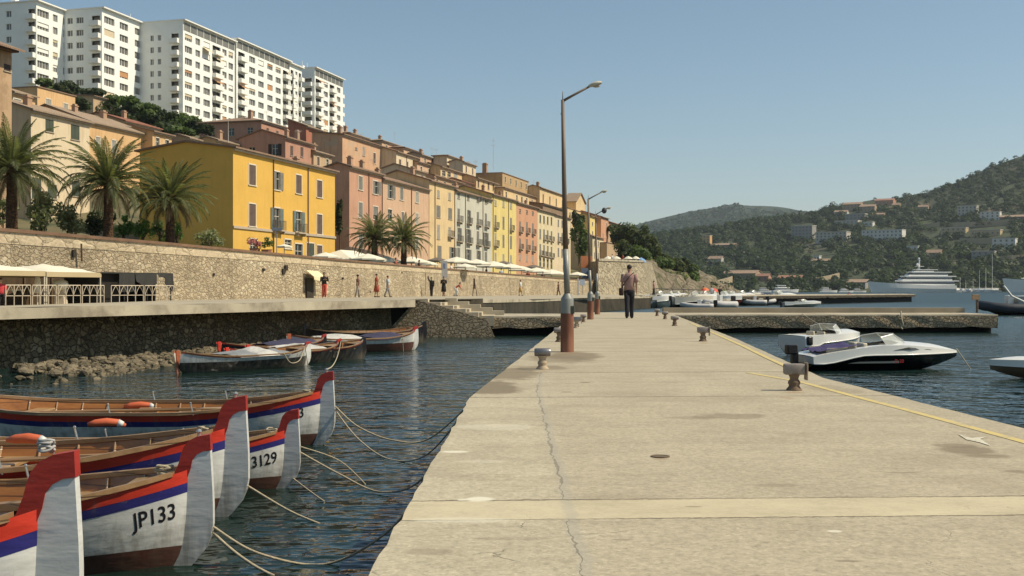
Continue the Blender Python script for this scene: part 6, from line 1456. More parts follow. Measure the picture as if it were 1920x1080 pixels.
# arched railing panels
M_RAIL = pm('pale_railing', (0.55, 0.47, 0.36), 0.6, 0.12)
def rail(label, a0, a1, tint=None):
    p = c0_+Vector((math.cos(caz), math.sin(caz), 0))*a0-cb_*0.25; L = a1-a0; t = thing('railing', label, 'railing', p, caz, 'arched railings round the pavement cafe'); mb = MB()
    mb.box(0, L, -0.02, 0.02, 0.93, 0.97); mb.build('top_rail', M_RAIL, t); mb = MB(); mb.box(0, L, -0.015, 0.015, 0.44, 0.47); mb.build('mid_rail', M_RAIL, t)
    n = max(2, int(L/0.42)); mb = MB()
    for i in range(n+1): x = L*i/n; mb.tube([(x, 0, -0.15), (x, 0, 0.93)], 0.022, 5)
    for i in range(n):
        x0, x1 = L*i/n, L*(i+1)/n
        for s in (0, 1): mb.tube([((x0 if s else x1), -0.03, 0.47+0.0), (lerp(x0, x1, 0.5+(0.28 if not s else -0.28)), -0.03, 0.72), ((x0+x1)/2, -0.03, 0.93)], 0.016, 4)
    mb.build('balusters', M_RAIL, t); return t
rl = La/4
for i, nm in enumerate(('arched pale railing panel under the left canopy, at the picture edge', 'arched pale railing panel between two canopy posts', 'arched pale railing panel left of the black booth', 'arched pale railing panel touching the black booth')): rail(nm, rl*i+0.05, rl*(i+1)-0.05)
rail('pale railing panel in front of the black booth', La+0.4, La+2.5); rail('pale railing panel at the right end of the cafe', La+2.6, La+4.6)
def chair_table(label, a, b_, wood):
    p = c0_+Vector((math.cos(caz), math.sin(caz), 0))*a+cb_*b_; t = thing('cafe_table', label, 'table', p, caz, 'cafe tables under the canopies'); mb = MB(); mb.lathe([(0.42, 0.70), (0.42, 0.74)], 14); mb.build('top', wood, t); mb = MB(); mb.lathe([(0.22, 0), (0.22, 0.03), (0.03, 0.05), (0.03, 0.70)], 10); mb.build('leg', M_IRON, t)
for i, a in enumerate((0.6, 1.9, 3.2, 4.4)): chair_table('round cafe table under the canopies, %s from the left' % ORD[i], a, 1.2+0.3*(i % 2), M_CANV)
fl = lambda a, b_: c0_+Vector((math.cos(caz), math.sin(caz), 0))*a+cb_*b_
person('seated person in a bright red shirt at the left end of the cafe', fl(0.35, 0.5), caz+rad(150), ('bright_red', (0.58, 0.06, 0.07)), dk, 1.65, sit=True, group=None)
# folded-up white cloth bundles on the cafe furniture
for i, (a, lb) in enumerate(((2.75, 'upright folded white parasol behind the railing'), (4.1, 'crumpled white cloth bundle on a stack of chairs'))):
    t = thing('folded_parasol' if i == 0 else 'cloth_bundle', lb, 'parasol' if i == 0 else 'cloth bundle', fl(a, 1.0)); mb = MB(); rr = random.Random(i)
    if i == 0: mb.lathe([(0.03, 0), (0.03, 0.55), (0.20, 0.6), (0.17, 1.0), (0.10, 1.35), (0.03, 1.5)], 9); mb.build('canvas', M_CANV, t)
    else: 
        rock(mb, (0, 0, 0.98), 0.40, rr, 0, 0.7); mb.build('cloth', M_CANV, t, smooth=True); mb = MB(); mb.cbox((0, 0, 0.38), (0.5, 0.5, 0.75), taper=0.8); mb.build('chair_stack', M_RAIL, t)

# ================================================================ parasols along the top of the sea wall
def parasol(label, px, yc, d, wpx, dark=False, seed=0, group='restaurant parasols above the sea wall'):
    c = P(px, yc, d); r = wpx/2*d/F; zb = terr(px, d); t = thing('parasol', label, 'parasol', (c.x, c.y, zb), rad(20+seed*13), group); H = c.z-zb
    mb = MB(); n = 8; ap = (0, 0, H+r*0.30); rim = [(r*math.cos(2*pi*i/n), r*math.sin(2*pi*i/n), H+(0.02 if i % 2 else 0)) for i in range(n)]
    mid = [(r*0.5*math.cos(2*pi*i/n), r*0.5*math.sin(2*pi*i/n), H+r*0.17) for i in range(n)]; low = [(x, y, z-0.12) for x, y, z in rim]
    mb.add([ap]+mid+rim+low, [(0, 1+i, 1+(i+1) % n) for i in range(n)]+[(1+i, 9+i, 9+(i+1) % n, 1+(i+1) % n) for i in range(n)]+[(9+i, 17+i, 17+(i+1) % n, 9+(i+1) % n) for i in range(n)])
    mb.build('canopy', pm('parasol_dark', (0.16, 0.13, 0.10), 0.85) if dark else M_CANV, t); mb = MB(); mb.tube([(0, 0, -0.3), (0, 0, H+r*0.3)], 0.035, 6); mb.build('pole', M_POST, t)
ps = [(610, 480, 98, 44, 'pale canvas parasol left of the big awning, under the pink house'), (690, 484, 100, 52, 'white parasol before the left small date palm'), (722, 488, 104, 46, 'white parasol between the two small date palms'), (772, 490, 110, 56, 'white parasol just right of the right small date palm'), (800, 494, 116, 36, 'white parasol left of the blue sign board'), (856, 490, 122, 52, 'wide white parasol right of the blue sign board'), (872, 499, 118, 34, 'low white parasol under the pale grey house'), (893, 493, 128, 46, 'white parasol before the right half of the pale grey house'), (925, 498, 134, 52, 'white parasol before the lemon house'), (957, 501, 142, 44, 'white parasol where lemon and salmon houses meet'), (978, 505, 148, 40, 'white parasol before the salmon house'), (1006, 508, 154, 42, 'white parasol before the pale cream townhouse'), (1034, 512, 160, 44, 'white parasol left of the lamp post'), (1082, 514, 172, 30, 'white parasol just right of the lamp post')]
for i, (px, y, d, wp, lb) in enumerate(ps): parasol(lb, px, y+1.5, d, wp*1.3, seed=i)
for i, (px, y, d, wp, lb) in enumerate([(820, 489, 130, 44, 'dark brown parasol behind the blue sign board'), (944, 495, 150, 40, 'dark parasol between two white ones before the lemon house'), (1000, 502, 165, 40, 'dark parasol behind the white ones before the cream townhouse')]): parasol(lb, px, y, d, wp, True, i+20)
# pitched restaurant marquee below the pink house
c = P(652, 476, 112); t = thing('marquee', 'broad pale marquee roof between the yellow and pink houses', 'marquee', (c.x, c.y, terr(652, 112)), rad(70)); H = c.z-t.location.z+0.35
mb = MB(); mb.add([(-3.6, -2.4, H-1.0), (3.6, -2.4, H-1.0), (3.6, 2.4, H-1.0), (-3.6, 2.4, H-1.0), (-1.5, 0, H), (1.5, 0, H)], [(0, 1, 5, 4), (1, 2, 5), (2, 3, 4, 5), (3, 0, 4)]); mb.build('roof', M_CANV, t)
mb = MB()
for x in (-3.5, 3.5):
    for y in (-2.3, 2.3): mb.tube([(x, y, -0.5), (x, y, H-1.0)], 0.05, 6)
mb.build('posts', M_POST, t)
c = P(672, 474, 122); t = thing('marquee', 'dark brown pitched canopy behind the pale marquee', 'marquee', (c.x, c.y, terr(672, 122)), rad(70)); H = c.z-t.location.z+0.6
mb = MB(); mb.add([(-4.5, -2.0, H-1.3), (4.0, -2.0, H-1.0), (4.0, 2.0, H-1.0), (-4.5, 2.0, H-1.3), (-2.0, 0, H), (1.5, 0, H-0.2)], [(0, 1, 5, 4), (1, 2, 5), (2, 3, 4, 5), (3, 0, 4)]); mb.build('roof', pm('brown_canvas', (0.07, 0.05, 0.035), 0.9), t)
mb = MB()
for x in (-4.3, 3.8): mb.tube([(x, 0, -0.5), (x, 0, H-1.0)], 0.06, 6)
mb.build('posts', M_POST, t)
# diners under the parasols
rr = random.Random(77); cl = [('diner_red', (0.35, 0.10, 0.07)), ('diner_brown', (0.16, 0.09, 0.06)), wht, dk, blu]
for i, px in enumerate((742, 786, 846, 912, 940, 990, 1018)):
    d = wall_d(px)+1.6; person('seated diner in %s behind the sea wall, %s from the left' % (cl[i % 5][0].replace('diner_', '').replace('_', ' '), ORD[i]), Vector(((px-CX)/F*d, d, wall_top(px).z-0.75)), rr.uniform(0, 6), cl[i % 5], dk, 1.7, sit=True, group='diners behind the sea wall')
# blue information board on the wall and street signs
def board(name, label, px, y0, y1, d, wpx, col, foot, cat='sign', deco=True):
    a, b_ = P(px, y0, d), P(px, y1, d); w_ = wpx*d/F; t = thing(name, label, cat, Vector((a.x, a.y, foot)), rad(12)); z0, z1 = b_.z-foot, a.z-foot
    mb = MB(); mb.bbox((0, 0, (z0+z1)/2), (w_, 0.08, z1-z0), 0.01); mb.build('panel', col, t); mb = MB(); mb.tube([(0, 0.07, -0.2), (0, 0.07, z1)], 0.05, 6); mb.build('post', pm('sign_post_grey', (0.35, 0.33, 0.30), 0.6), t)
    if deco: mb = MB(); mb.box(-w_*0.18, w_*0.18, -0.047, -0.041, z1-(z1-z0)*0.45, z1-(z1-z0)*0.15); mb.build('emblem', pm('sign_blue', (0.16, 0.20, 0.32), 0.6), t)
q = wall_foot(833)
board('information_sign', 'tall grey information board with a blue mark rising above the sea wall', 833, 489, 522, q.y-1.0, 12, pm('board_grey', (0.40, 0.40, 0.40), 0.6, 0.08), q.z)
board('direction_sign', 'small blue sign board on the yellow house pavement', 519, 427, 433, 98, 18, pm('sign_slate', (0.16, 0.19, 0.24), 0.5), terr(519, 98), deco=False)
board('notice_board', 'blue-grey notice board right of the lamp post at the end of the sea wall', 1100, 503, 522, 178, 22, pm('board_blue_grey', (0.16, 0.20, 0.27), 0.6, 0.1), 0.4)
board('poster_board', 'orange poster panel behind the second lamp post', 1100, 480, 502, 190, 22, pm('board_orange', (0.55, 0.20, 0.08), 0.6, 0.2), 2.2, deco=False)
board('street_sign', 'narrow grey street sign beside the lamp post at the far wall', 1084, 522, 553, 150, 3, pm('board_grey', (0.40, 0.40, 0.40)), 0.25, deco=False)
board('street_sign', 'pale blue street sign on a pole right of the lamp post', 1092, 524, 535, 152, 9, pm('board_paleblue', (0.35, 0.42, 0.52), 0.6), 0.25, deco=False)
# flower pots on the terrace before the yellow house
M_POT = pm('terracotta', (0.45, 0.20, 0.12), 0.9, 0.15)
for i, (px, lb) in enumerate(((478, 'pink flowering pot on the terrace before the yellow house'), (500, 'dark leafy pot plant before the yellow house door'))):
    q = P(px, 476, 96); zb = terr(px, 96); t = thing('pot_plant', lb, 'pot plant', (q.x, q.y, zb)); mb = MB(); mb.lathe([(0.3, 0), (0.45, 0.7), (0.5, 0.75), (0.42, 0.75)], 12); mb.build('pot', M_POT, t); mb = MB(); mb.crown((0, 0, 1.25), (0.8, 0.8, 0.6), 260, 0.2, random.Random(i), 0); mb.build('foliage', M_LEAFM if i else pm('pink_blossom', (0.45, 0.16, 0.13), 0.8, 0.3), t)
c = P(531, 480, 100); parasol('cream parasol before the door of the yellow house', 533, 462, 99, 30, seed=3)
# visitors and white parasols on the bastion
for i, (px, lb) in enumerate(((1140, 'tiny white parasol on the bastion top, leftmost'), (1156, 'tiny white parasol on the bastion top, second from the left'), (1178, 'white parasol in the middle of the bastion top'), (1192, 'white parasol beside the blue one on the bastion'))):
    q = P(px, 484, 205); t = thing('parasol', lb, 'parasol', q-Vector((0, 0, 1.9)), rad(i*20), 'parasols on the bastion'); mb = MB(); mb.lathe([(0.9, 1.75), (0.5, 2.05), (0.05, 2.25)], 8); mb.build('canopy', M_CANV, t); mb = MB(); mb.tube([(0, 0, 0), (0, 0, 2.1)], 0.04, 5); mb.build('pole', M_POST, t)
q = P(1202, 491, 205); t = thing('parasol', 'light blue parasol on the bastion corner', 'parasol', q-Vector((0, 0, 1.7)), 0, 'parasols on the bastion'); mb = MB(); mb.lathe([(1.0, 1.6), (0.7, 2.1), (0.05, 2.5)], 8); mb.build('canopy', pm('blue_canvas', (0.20, 0.36, 0.60), 0.8), t); mb = MB(); mb.tube([(0, 0, 0), (0, 0, 2.1)], 0.04, 5); mb.build('pole', M_POST, t)
for i, (px, lb) in enumerate(((1148, 'person in white standing on the bastion between two parasols'), (1168, 'person in red standing on the bastion terrace'))):
    q = P(px, 492, 190); person(lb, q-Vector((0, 0, 0.35)), 1.0+i, (wht, red)[i], gry, 1.7, group='people on the bastion')
# low guard railing on the far jetty
t = thing('railing', 'dark low guard railing above the moored small boats', 'railing', P(1228, 551, 150)); o_ = t.location.copy(); mb = MB(); a, b_ = P(1230, 541, 150)-o_, P(1330, 544, 160)-o_
mb.tube([a, b_], 0.05, 5)
for i in range(11): q = a.lerp(b_, i/10); mb.tube([q, q-Vector((0, 0, 0.95))], 0.035, 5)
mb.build('bars', M_IRON, t)
person('person in red sitting on the end of the far jetty', P(1592, 566, 150), rad(170), ('bright_red', (0.58, 0.06, 0.07)), red, 1.7, sit=True)
person('person with dark hair walking on the quay beyond the pier', P(1226, 551, 118)-Vector((0, 0, 0.35)), rad(90), ('dusty_pink', (0.36, 0.22, 0.19)), dk, 1.7)

# ================================================================ street lamps, bollards, manhole
M_RUST = pm('rusted_tube', (0.20, 0.085, 0.05), 0.75, 0.35, 5.0, bump=0.4, bscale=30, c2=(0.30, 0.14, 0.085), c2s=1.5, stretch=(1, 1, 0.4))
M_GALV = pm('galvanised_paint', (0.26, 0.265, 0.24), 0.5, 0.12, 6.0, metal=0.2, bump=0.15, bscale=25)
M_POLE = pm('brown_lamp_pole', (0.17, 0.125, 0.09), 0.5, 0.2, 3.0, stretch=(1, 1, 0.3))
M_HEAD = pm('lamp_head_grey', (0.50, 0.47, 0.38), 0.5, 0.08)
def lamp(label, pos, k=1.0, lean=0.0, ball=False):
    t = thing('street_lamp', label, 'street lamp', pos, 0, 'street lamps along the pier'); mb = MB(); mb.lathe([(0.104, 0), (0.103, 0.60)], 20); autosmooth(mb.build('base_tube', M_RUST, t))
    mb = MB(); mb.lathe([(0.099, 0.601), (0.098, 0.82), (0.095, 0.835), (0.050, 0.905), (0.048, 0.91)], 20); autosmooth(mb.build('base_sleeve', M_GALV, t))
    mb = MB(); mb.bbox((0.075, -0.062, 0.66), (0.07, 0.05, 0.12), 0.01); mb.build('junction_box', pm('junction_dark', (0.06, 0.07, 0.055), 0.7), t)
    tx = -0.07; mb = MB(); mb.tube([(0, 0, 0.905), (tx*0.35, 0, 1.6)], [0.047, 0.045], 14); mb.build('lower_pole', M_GALV, t, smooth=True)
    mb = MB(); mb.tube([(tx*0.35, 0, 1.6), (tx*0.7, 0, 2.7), (tx, 0, 3.92)], [0.042, 0.036, 0.026], 14); mb.tube([(tx, 0, 3.92), (tx, 0, 4.05)], [0.008, 0.006], 6); mb.tube([(tx-0.035, 0, 3.70), (tx+0.03, 0, 3.70)], 0.008, 5); mb.build('pole', M_POLE, t, smooth=True)
    mb = MB(); mb.tube([(tx, 0, 3.90), (tx+0.16, 0.0, 3.99), (tx+0.44, 0, 4.14)], [0.022, 0.019, 0.016], 8); mb.build('arm', M_POLE, t, smooth=True)
    mb = MB(); prof = [(0.40, 0.024, 0.022, -0.002), (0.45, 0.045, 0.034, 0.01), (0.50, 0.062, 0.042, 0.015), (0.56, 0.055, 0.036, 0.02), (0.605, 0.03, 0.02, 0.022)]
    mb.loft([[Vector((tx+x, w_*math.cos(a), 4.14+zo+hh*math.sin(a)+(x-0.44)*0.15)) for a in [2*pi*i/12 for i in range(12)]] for x, w_, hh, zo in prof]); autosmooth(mb.build('lamp_head', M_HEAD, t), 50)
    mb = MB(); mb.ell((tx+0.52, 0, 4.14-0.010), (0.06, 0.042, 0.02)); mb.build('lens', pm('lamp_lens', (0.40, 0.34, 0.25), 0.3), t, smooth=True)
    if ball: mb = MB(); mb.ell((tx+0.34, 0, 4.06), (0.10, 0.10, 0.12)); mb.build('loudspeaker', pm('speaker_dark', (0.05, 0.05, 0.055), 0.6), t, smooth=True)
    t.scale = (k, k, k); return t
lamp('tall rust-footed street lamp in the foreground of the pier', G(1063.5, 660))
lamp('second street lamp, behind the tall one on the pier', G(1107, 599), 1.0)
lamp('farthest street lamp with a dark round loudspeaker on its arm', Vector(((1120-CX)/F*44.5, 44.5, 0)), 1.0, ball=True)
M_BOL = pm('bollard_paint', (0.40, 0.31, 0.21), 0.7, 0.18, 14.0, bump=0.3, bscale=60); M_BOLH = pm('bollard_steel', (0.23, 0.225, 0.23), 0.38, 0.2, 12.0, metal=0.7, stretch=(0.3, 1, 3), bump=0.1, bscale=40)
M_BOLR = pm('bollard_rust', (0.17, 0.115, 0.075), 0.8, 0.35, 16.0, bump=0.4, bscale=50)
def bollard(label, pos, k, rz=0.0, boxy=False, rust=False):
    t = thing('bollard', label, 'bollard', pos, rz, 'mooring bollards along the pier edges'); pm_ = M_BOLR if rust else M_BOL
    mb = MB(); n = 16
    prof = [(0.078, 0.075, 0), (0.076, 0.073, 0.012), (0.055, 0.055, 0.035), (0.050, 0.05, 0.05), (0.060, 0.058, 0.07), (0.058, 0.056, 0.085), (0.040, 0.040, 0.11), (0.046, 0.046, 0.135), (0.065, 0.055, 0.165)]
    mb.loft([[Vector((rx*math.cos(2*pi*i/n), ry*math.sin(2*pi*i/n), z)) for i in range(n)] for rx, ry, z in prof]); autosmooth(mb.build('pedestal', pm_, t), 50)
    mb = MB()
    if boxy: mb.bbox((0, 0, 0.205), (0.20, 0.10, 0.105), 0.018)
    else:
        pr = [(-0.098, 0.0), (-0.098, 0.040), (-0.085, 0.050), (0.085, 0.050), (0.098, 0.042), (0.098, 0.0)]
        mb.loft([[Vector((x, max(r, 0.002)*math.cos(2*pi*i/n), 0.205+max(r, 0.002)*math.sin(2*pi*i/n))) for i in range(n)] for x, r in pr])
    autosmooth(mb.build('head', M_BOLH if not rust else pm('bollard_grey_head', (0.25, 0.22, 0.20), 0.6, 0.2, 14.0, metal=0.3), t), 40)
    if boxy: mb = MB(); mb.bbox((0.115, 0.0, 0.185), (0.012, 0.12, 0.17), 0.004); mb.build('end_flange', M_BOL, t)
    t.scale = (k, k, k); return t
bollard('steel-headed mooring bollard on the left edge, in front of the tall lamp', G(1017, 692), 1.0)
bollard('mooring bollard on the left edge, half hidden by the tall lamp foot', G(1049, 641), 1.05, rust=True)
bollard('pale mooring bollard just right of the tall lamp', G(1081, 615), 1.1, boxy=True)
bollard('small mooring bollard beside the second lamp', G(1094, 604), 0.9, rust=True)
bollard('box-headed mooring bollard nearest the camera on the right edge', G(1489, 732), 1.0, boxy=True, rust=True)
bollard('mooring bollard on the right edge, second nearest the camera', G(1318, 640), 1.05, boxy=True, rust=True)
bollard('mooring bollard on the right edge, third nearest the camera', G(1265, 611), 1.05, rust=True)
bollard('mooring bollard on the right edge, next to farthest', G(1247, 598.5), 1.0, rust=True)
bollard('farthest mooring bollard on the right edge of the pier', G(1232, 592.5), 1.0, rust=True)
q = G(1238, 856.5); mb = MB(); mb.lathe([(0.055, 0.001), (0.055, 0.006), (0.046, 0.006), (0.044, 0.0045), (0.002, 0.0045)], 28, q); tag(mb.build('manhole_cover', pm('rusty_cover', (0.13, 0.095, 0.06), 0.8, 0.3, 40, bump=0.4, bscale=120)), 'small round rusty metal cover set in the pier', 'cover')
# wooden post with a board at the jetty end, mooring ring ropes
t = thing('sign_post', 'weathered post with a tilted board at the end of the right jetty', 'sign post', Vector(((1832-CX)/F*48, 48, -0.01))); mb = MB(); mb.tube([(0, 0, 0), (0, 0, 0.72)], 0.055, 8); mb.build('post', pm('old_wood', (0.17, 0.12, 0.08), 0.9, 0.3, 6.0), t); mb = MB(); mb.bbox((-0.08, -0.07, 0.66), (0.36, 0.05, 0.22), 0.01, rz=0.2); mb.build('board', pm('old_board', (0.30, 0.20, 0.12), 0.9, 0.3, 6.0), t)
# ================================================================ wooden rowing boats
def boat_paint(name, c, rough=0.35, chips=(0.45, 0.42, 0.36), amt=0.0, grime=0.6):
    if name in MATS: return MATS[name]
    m, nt, b = newmat(name); co = coords(nt); st_ = coords(nt, (0.6, 1, 2.0))
    f = tex_noise(nt, st_, 3.0, 6, 0.7); g = tex_noise(nt, co, 26, 5, 0.75)
    col = ramp(nt, f, [(0.25, tuple(x*0.86 for x in c)), (0.75, tuple(min(1, x*1.1) for x in c))])
    k = ramp(nt, g, [(0.66, gray(0)), (0.70, gray(0.85))]); col = mixc(nt, k, col, c4(chips))
    sz_ = nd(nt, 'ShaderNodeSeparateXYZ'); nt.links.new(coords(nt), sz_.inputs[0]); vs_ = tex_noise(nt, coords(nt, (9, 9, 0.8)), 1.6, 5, 0.7)
    gr = mth(nt, 'SUBTRACT', mth(nt, 'MULTIPLY', vs_, 0.75), mth(nt, 'MULTIPLY', sz_.outputs[2], 0.55)); col = mixc(nt, ramp(nt, gr, [(0.20, gray(0)), (0.42, gray(grime))]), col, c4((0.20, 0.17, 0.12)))
    bl = tex_noise(nt, coords(nt, (1, 1, 5)), 4.5, 4, 0.6); col = mixc(nt, 0.35, col, ramp(nt, bl, [(0.35, gray(0.35)), (0.65, gray(0.65))]), 'OVERLAY')
    nt.links.new(col, b.inputs['Base Color']); b.inputs['Roughness'].default_value = rough; b.inputs['Specular IOR Level'].default_value = 0.5
    nt.links.new(bumpn(nt, mth(nt, 'ADD', mth(nt, 'MULTIPLY', tex_noise(nt, st_, 6, 3), 1.0), mth(nt, 'MULTIPLY', g, 0.15)), 0.25, 0.02), b.inputs['Normal'])
    return m
BP_W = boat_paint('boat_white', (0.66, 0.66, 0.62), 0.35, (0.40, 0.36, 0.28)); BP_R = boat_paint('boat_red', (0.55, 0.045, 0.025), 0.35, (0.35, 0.10, 0.06)); BP_B = boat_paint('boat_blue', (0.028, 0.026, 0.155), 0.4, (0.16, 0.15, 0.25)); BP_M = boat_paint('boat_maroon', (0.095, 0.030, 0.020), 0.5, (0.14, 0.08, 0.05), grime=0.22); BP_K = boat_paint('boat_black', (0.016, 0.014, 0.016), 0.3, (0.05, 0.04, 0.04)); BP_CR = boat_paint('boat_cap_red', (0.36, 0.03, 0.02), 0.4, (0.25, 0.08, 0.05))
def wood_mat(name, c, c2, rough=0.35):
    if name in MATS: return MATS[name]
    m, nt, b = newmat(name); co = coords(nt, (0.5, 6, 6)); pl = coords(nt)
    f = tex_noise(nt, co, 2.5, 6, 0.65); sx_ = nd(nt, 'ShaderNodeSeparateXYZ'); nt.links.new(pl, sx_.inputs[0])
    fr_ = mth(nt, 'FRACT', mth(nt, 'MULTIPLY', sx_.outputs[2], 11.0)); seam = ramp(nt, mth(nt, 'ABSOLUTE', mth(nt, 'SUBTRACT', fr_, 0.5)), [(0.02, gray(0.8)), (0.07, gray(0))])
    col = mixc(nt, seam, ramp(nt, f, [(0.3, c), (0.7, c2)]), c4(tuple(x*0.35 for x in c)))
    nt.links.new(col, b.inputs['Base Color']); b.inputs['Roughness'].default_value = rough; b.inputs['Coat Weight'].default_value = 0.3; b.inputs['Coat Roughness'].default_value = 0.2
    nt.links.new(bumpn(nt, mth(nt, 'SUBTRACT', f, seam), 0.25, 0.01), b.inputs['Normal'])
    return m
WD_IN = wood_mat('boat_varnished_planks', (0.22, 0.082, 0.018), (0.40, 0.165, 0.04)); WD_RAIL = wood_mat('boat_rail_wood', (0.24, 0.14, 0.065), (0.36, 0.22, 0.11)); WD_SEAT = wood_mat('boat_seat_wood', (0.30, 0.185, 0.085), (0.42, 0.28, 0.14))
M_ROPE = pm('rope', (0.42, 0.36, 0.25), 0.95, 0.25, 40.0, bump=0.6, bscale=160); M_ROPED = pm('wet_rope', (0.05, 0.045, 0.03), 0.9, 0.2); M_NUM = pm('black_lettering', (0.015, 0.012, 0.012), 0.5, 0.3, 30); M_STEEL = pm('polished_fitting', (0.55, 0.53, 0.48), 0.3, 0.1, metal=0.8)
LB = 4.3
def gz(s): return 0.40+0.22*max(0, 1-s/1.6)**1.6+0.16*max(0, (s-2.8)/1.5)**2
def gb(s):
    s = max(0.0, s-0.15)
    return max(0.012, 0.70*(1-(1-min(s/1.75, 1))**2.5)**0.8*(1-max(0, (s-2.5)/1.8)**2.3*0.98))
def gk(s): return -0.24+0.44*max(0, 1-s/0.62)**2+0.40*max(0, (s-3.75)/0.55)**2
def gy(s, z):
    zk, zg = gk(s), gz(s); t = max(0, min(1, (z-zk)/(zg-zk))); e = 0.42+0.62*max(0, 1-max(0, s-0.15)/1.0); return 0.012+gb(s)*t**e
def gozzo(label, px, d, rz, k, number=None, numpos=0.52, numsize=0.16, hullm=None, stripes=True, capm=None, group='red white and blue rowing boats moored by the pier', inner=True, cap=True, wl=0.125, bottom=None, extra=True, at=None, stemh=1.0, topm=None, sth=0.12):
    hullm = hullm or BP_W; pos = Vector(((px-CX)/F*d, d, WZ)) if at is None else at
    t = thing('rowing_boat', label, 'rowing boat', pos, rz, group)
    ss = [0.15, .17, .19, .22, .26, .32, .44, .58, .75, .95, 1.2, 1.5, 1.85, 2.2, 2.6, 2.95, 3.3, 3.6, 3.85, 4.05, 4.2, LB]
    def band(z0f, z1f, nz, name, mat, off=0.0):
        mb = MB()
        for sg in (-1, 1):
            vs = []
            for s in ss:
                z0, z1 = z0f(s), z1f(s); z0 = max(z0, gk(s)); z1 = max(z1, gk(s))
                for j in range(nz+1): z = lerp(z0, z1, j/nz); vs.append((-s*k, sg*(gy(s, z)+off)*k, z*k))
            n = nz+1; f = [(i*n+j, (i+1)*n+j, (i+1)*n+j+1, i*n+j+1) for i in range(len(ss)-1) for j in range(nz)]
            mb.add(vs, f if sg < 0 else [q[::-1] for q in f])
        return mb.build(name, mat, t, smooth=True)
    zb1 = lambda s: gz(s)-0.135; zr = lambda s: gz(s)-0.078
    band(gk, lambda s: wl, 5, 'bottom', bottom or BP_M)
    if stripes:
        band(lambda s: wl, zb1, 12, 'hull', hullm); band(zb1, zr, 1, 'lower_stripe', BP_B, 0.002); band(zr, gz, 2, 'upper_stripe', topm or BP_R, 0.003)
    else: band(lambda s: wl, lambda s: gz(s)-0.05, 7, 'hull', hullm); band(lambda s: gz(s)-0.05, gz, 1, 'upper_stripe', topm or BP_R, 0.003)
    # inside planking, sole, rails
    mb = MB(); si = [s for s in ss if 0.3 < s < 4.1]
    for sg in (-1, 1):
        vs = []
        for s in si:
            for j in range(6): z = lerp(max(0.02, gk(s)+0.03), gz(s)-0.004, j/5); vs.append((-s*k, sg*max(0.002, gy(s, z)-0.026)*k, z*k))
        f = [(i*6+j, (i+1)*6+j, (i+1)*6+j+1, i*6+j+1) for i in range(len(si)-1) for j in range(5)]; mb.add(vs, f if sg > 0 else [q[::-1] for q in f])
    mb.build('inner_planking', WD_IN, t, smooth=True)
    mb = MB(); vs = []
    for s in si: z = max(0.035, gk(s)+0.05); w_ = max(0.004, gy(s, z)-0.02); vs += [(-s*k, -w_*k, z*k), (-s*k, w_*k, z*k)]
    mb.add(vs, [(2*i, 2*i+1, 2*i+3, 2*i+2) for i in range(len(si)-1)]); mb.build('floor_boards', WD_SEAT, t)
    mb = MB()
    for sg in (-1, 1):
        sr = [s for s in ss if 0.2 < s < 4.22]; mb.loft([[(-s*k, sg*(gy(s, gz(s))+o_)*k, (gz(s)+zz)*k) for o_, zz in ((0.014, -0.012), (0.014, 0.018), (-0.040, 0.018), (-0.040, -0.012))] for s in sr])
    fixn(mb.build('gunwale', WD_RAIL, t))
    for s in (0.95, 1.75, 2.6, 3.4):
        z = gz(s)-0.10; w_ = gy(s, z)-0.03; mb = MB(); mb.bbox((-s*k, 0, z*k), (0.20*k, 2*w_*k, 0.03*k), 0.006*k); mb.build('thwart', WD_SEAT, t)
    mb = MB()
    for s in [0.5+0.28*i for i in range(12)]:
        for sg in (-1, 1): mb.tube([(-s*k, sg*(gy(s, z)-0.034)*k, z*k) for z in [lerp(max(0.05, gk(s)+0.05), gz(s)-0.02, j/3) for j in range(4)]], 0.011*k, 4)
    mb.build('ribs', WD_RAIL, t)
    # fore deck
    mb = MB(); sd_ = [0.22, 0.3, 0.42, 0.56]; vs = []
    for s in sd_: w_ = max(0.004, gy(s, gz(s))-0.03); vs += [(-s*k, -w_*k, (gz(s)-0.03)*k), (-s*k, w_*k, (gz(s)-0.03)*k)]
    mb.add(vs, [(2*i, 2*i+1, 2*i+3, 2*i+2) for i in range(len(sd_)-1)]); mb.build('fore_deck', WD_SEAT, t)
    # stem board and its red cap
    def px_(pts): return [(x*k, -0.028*k, (z*(1 if z < 0.5 else 1)+(stemh-1)*max(0, z-0.45))*k) for x, z in pts]
    pts = [(-0.022, 0.79), (-0.012, 0.62), (-0.003, 0.46), (0.0, 0.36), (0.0, 0.25), (-0.012, 0.18), (-0.045, 0.10), (-0.11, 0.02), (-0.20, -0.07), (-0.32, -0.15), (-0.46, -0.21), (-0.46, -0.10), (-0.34, 0.06), (-0.30, 0.20), (-0.285, 0.36), (-0.265, 0.50), (-0.220, 0.57), (-0.196, 0.63), (-0.184, 0.68), (-0.170, 0.72), (-0.140, 0.757), (-0.095, 0.78)]
    mb = MB(); mb.prism(px_(pts), (0, 0.056*k, 0)); fixn(mb.build('stem', hullm, t))
    if cap:
        cp = [(-0.018, 0.803), (-0.013, 0.705), (-0.06, 0.700), (-0.098, 0.68), (-0.124, 0.645), (-0.135, 0.59), (-0.155, 0.54), (-0.185, 0.50), (-0.25, 0.47), (-0.276, 0.505), (-0.228, 0.575), (-0.204, 0.635), (-0.192, 0.683), (-0.178, 0.725), (-0.145, 0.766), (-0.096, 0.79)]
        q = [(x, y-0.005*k, z) for x, y, z in px_(cp)]; mb = MB(); mb.prism(q, (0, 0.066*k, 0)); fixn(mb.build('stem_cap', capm or BP_CR, t))
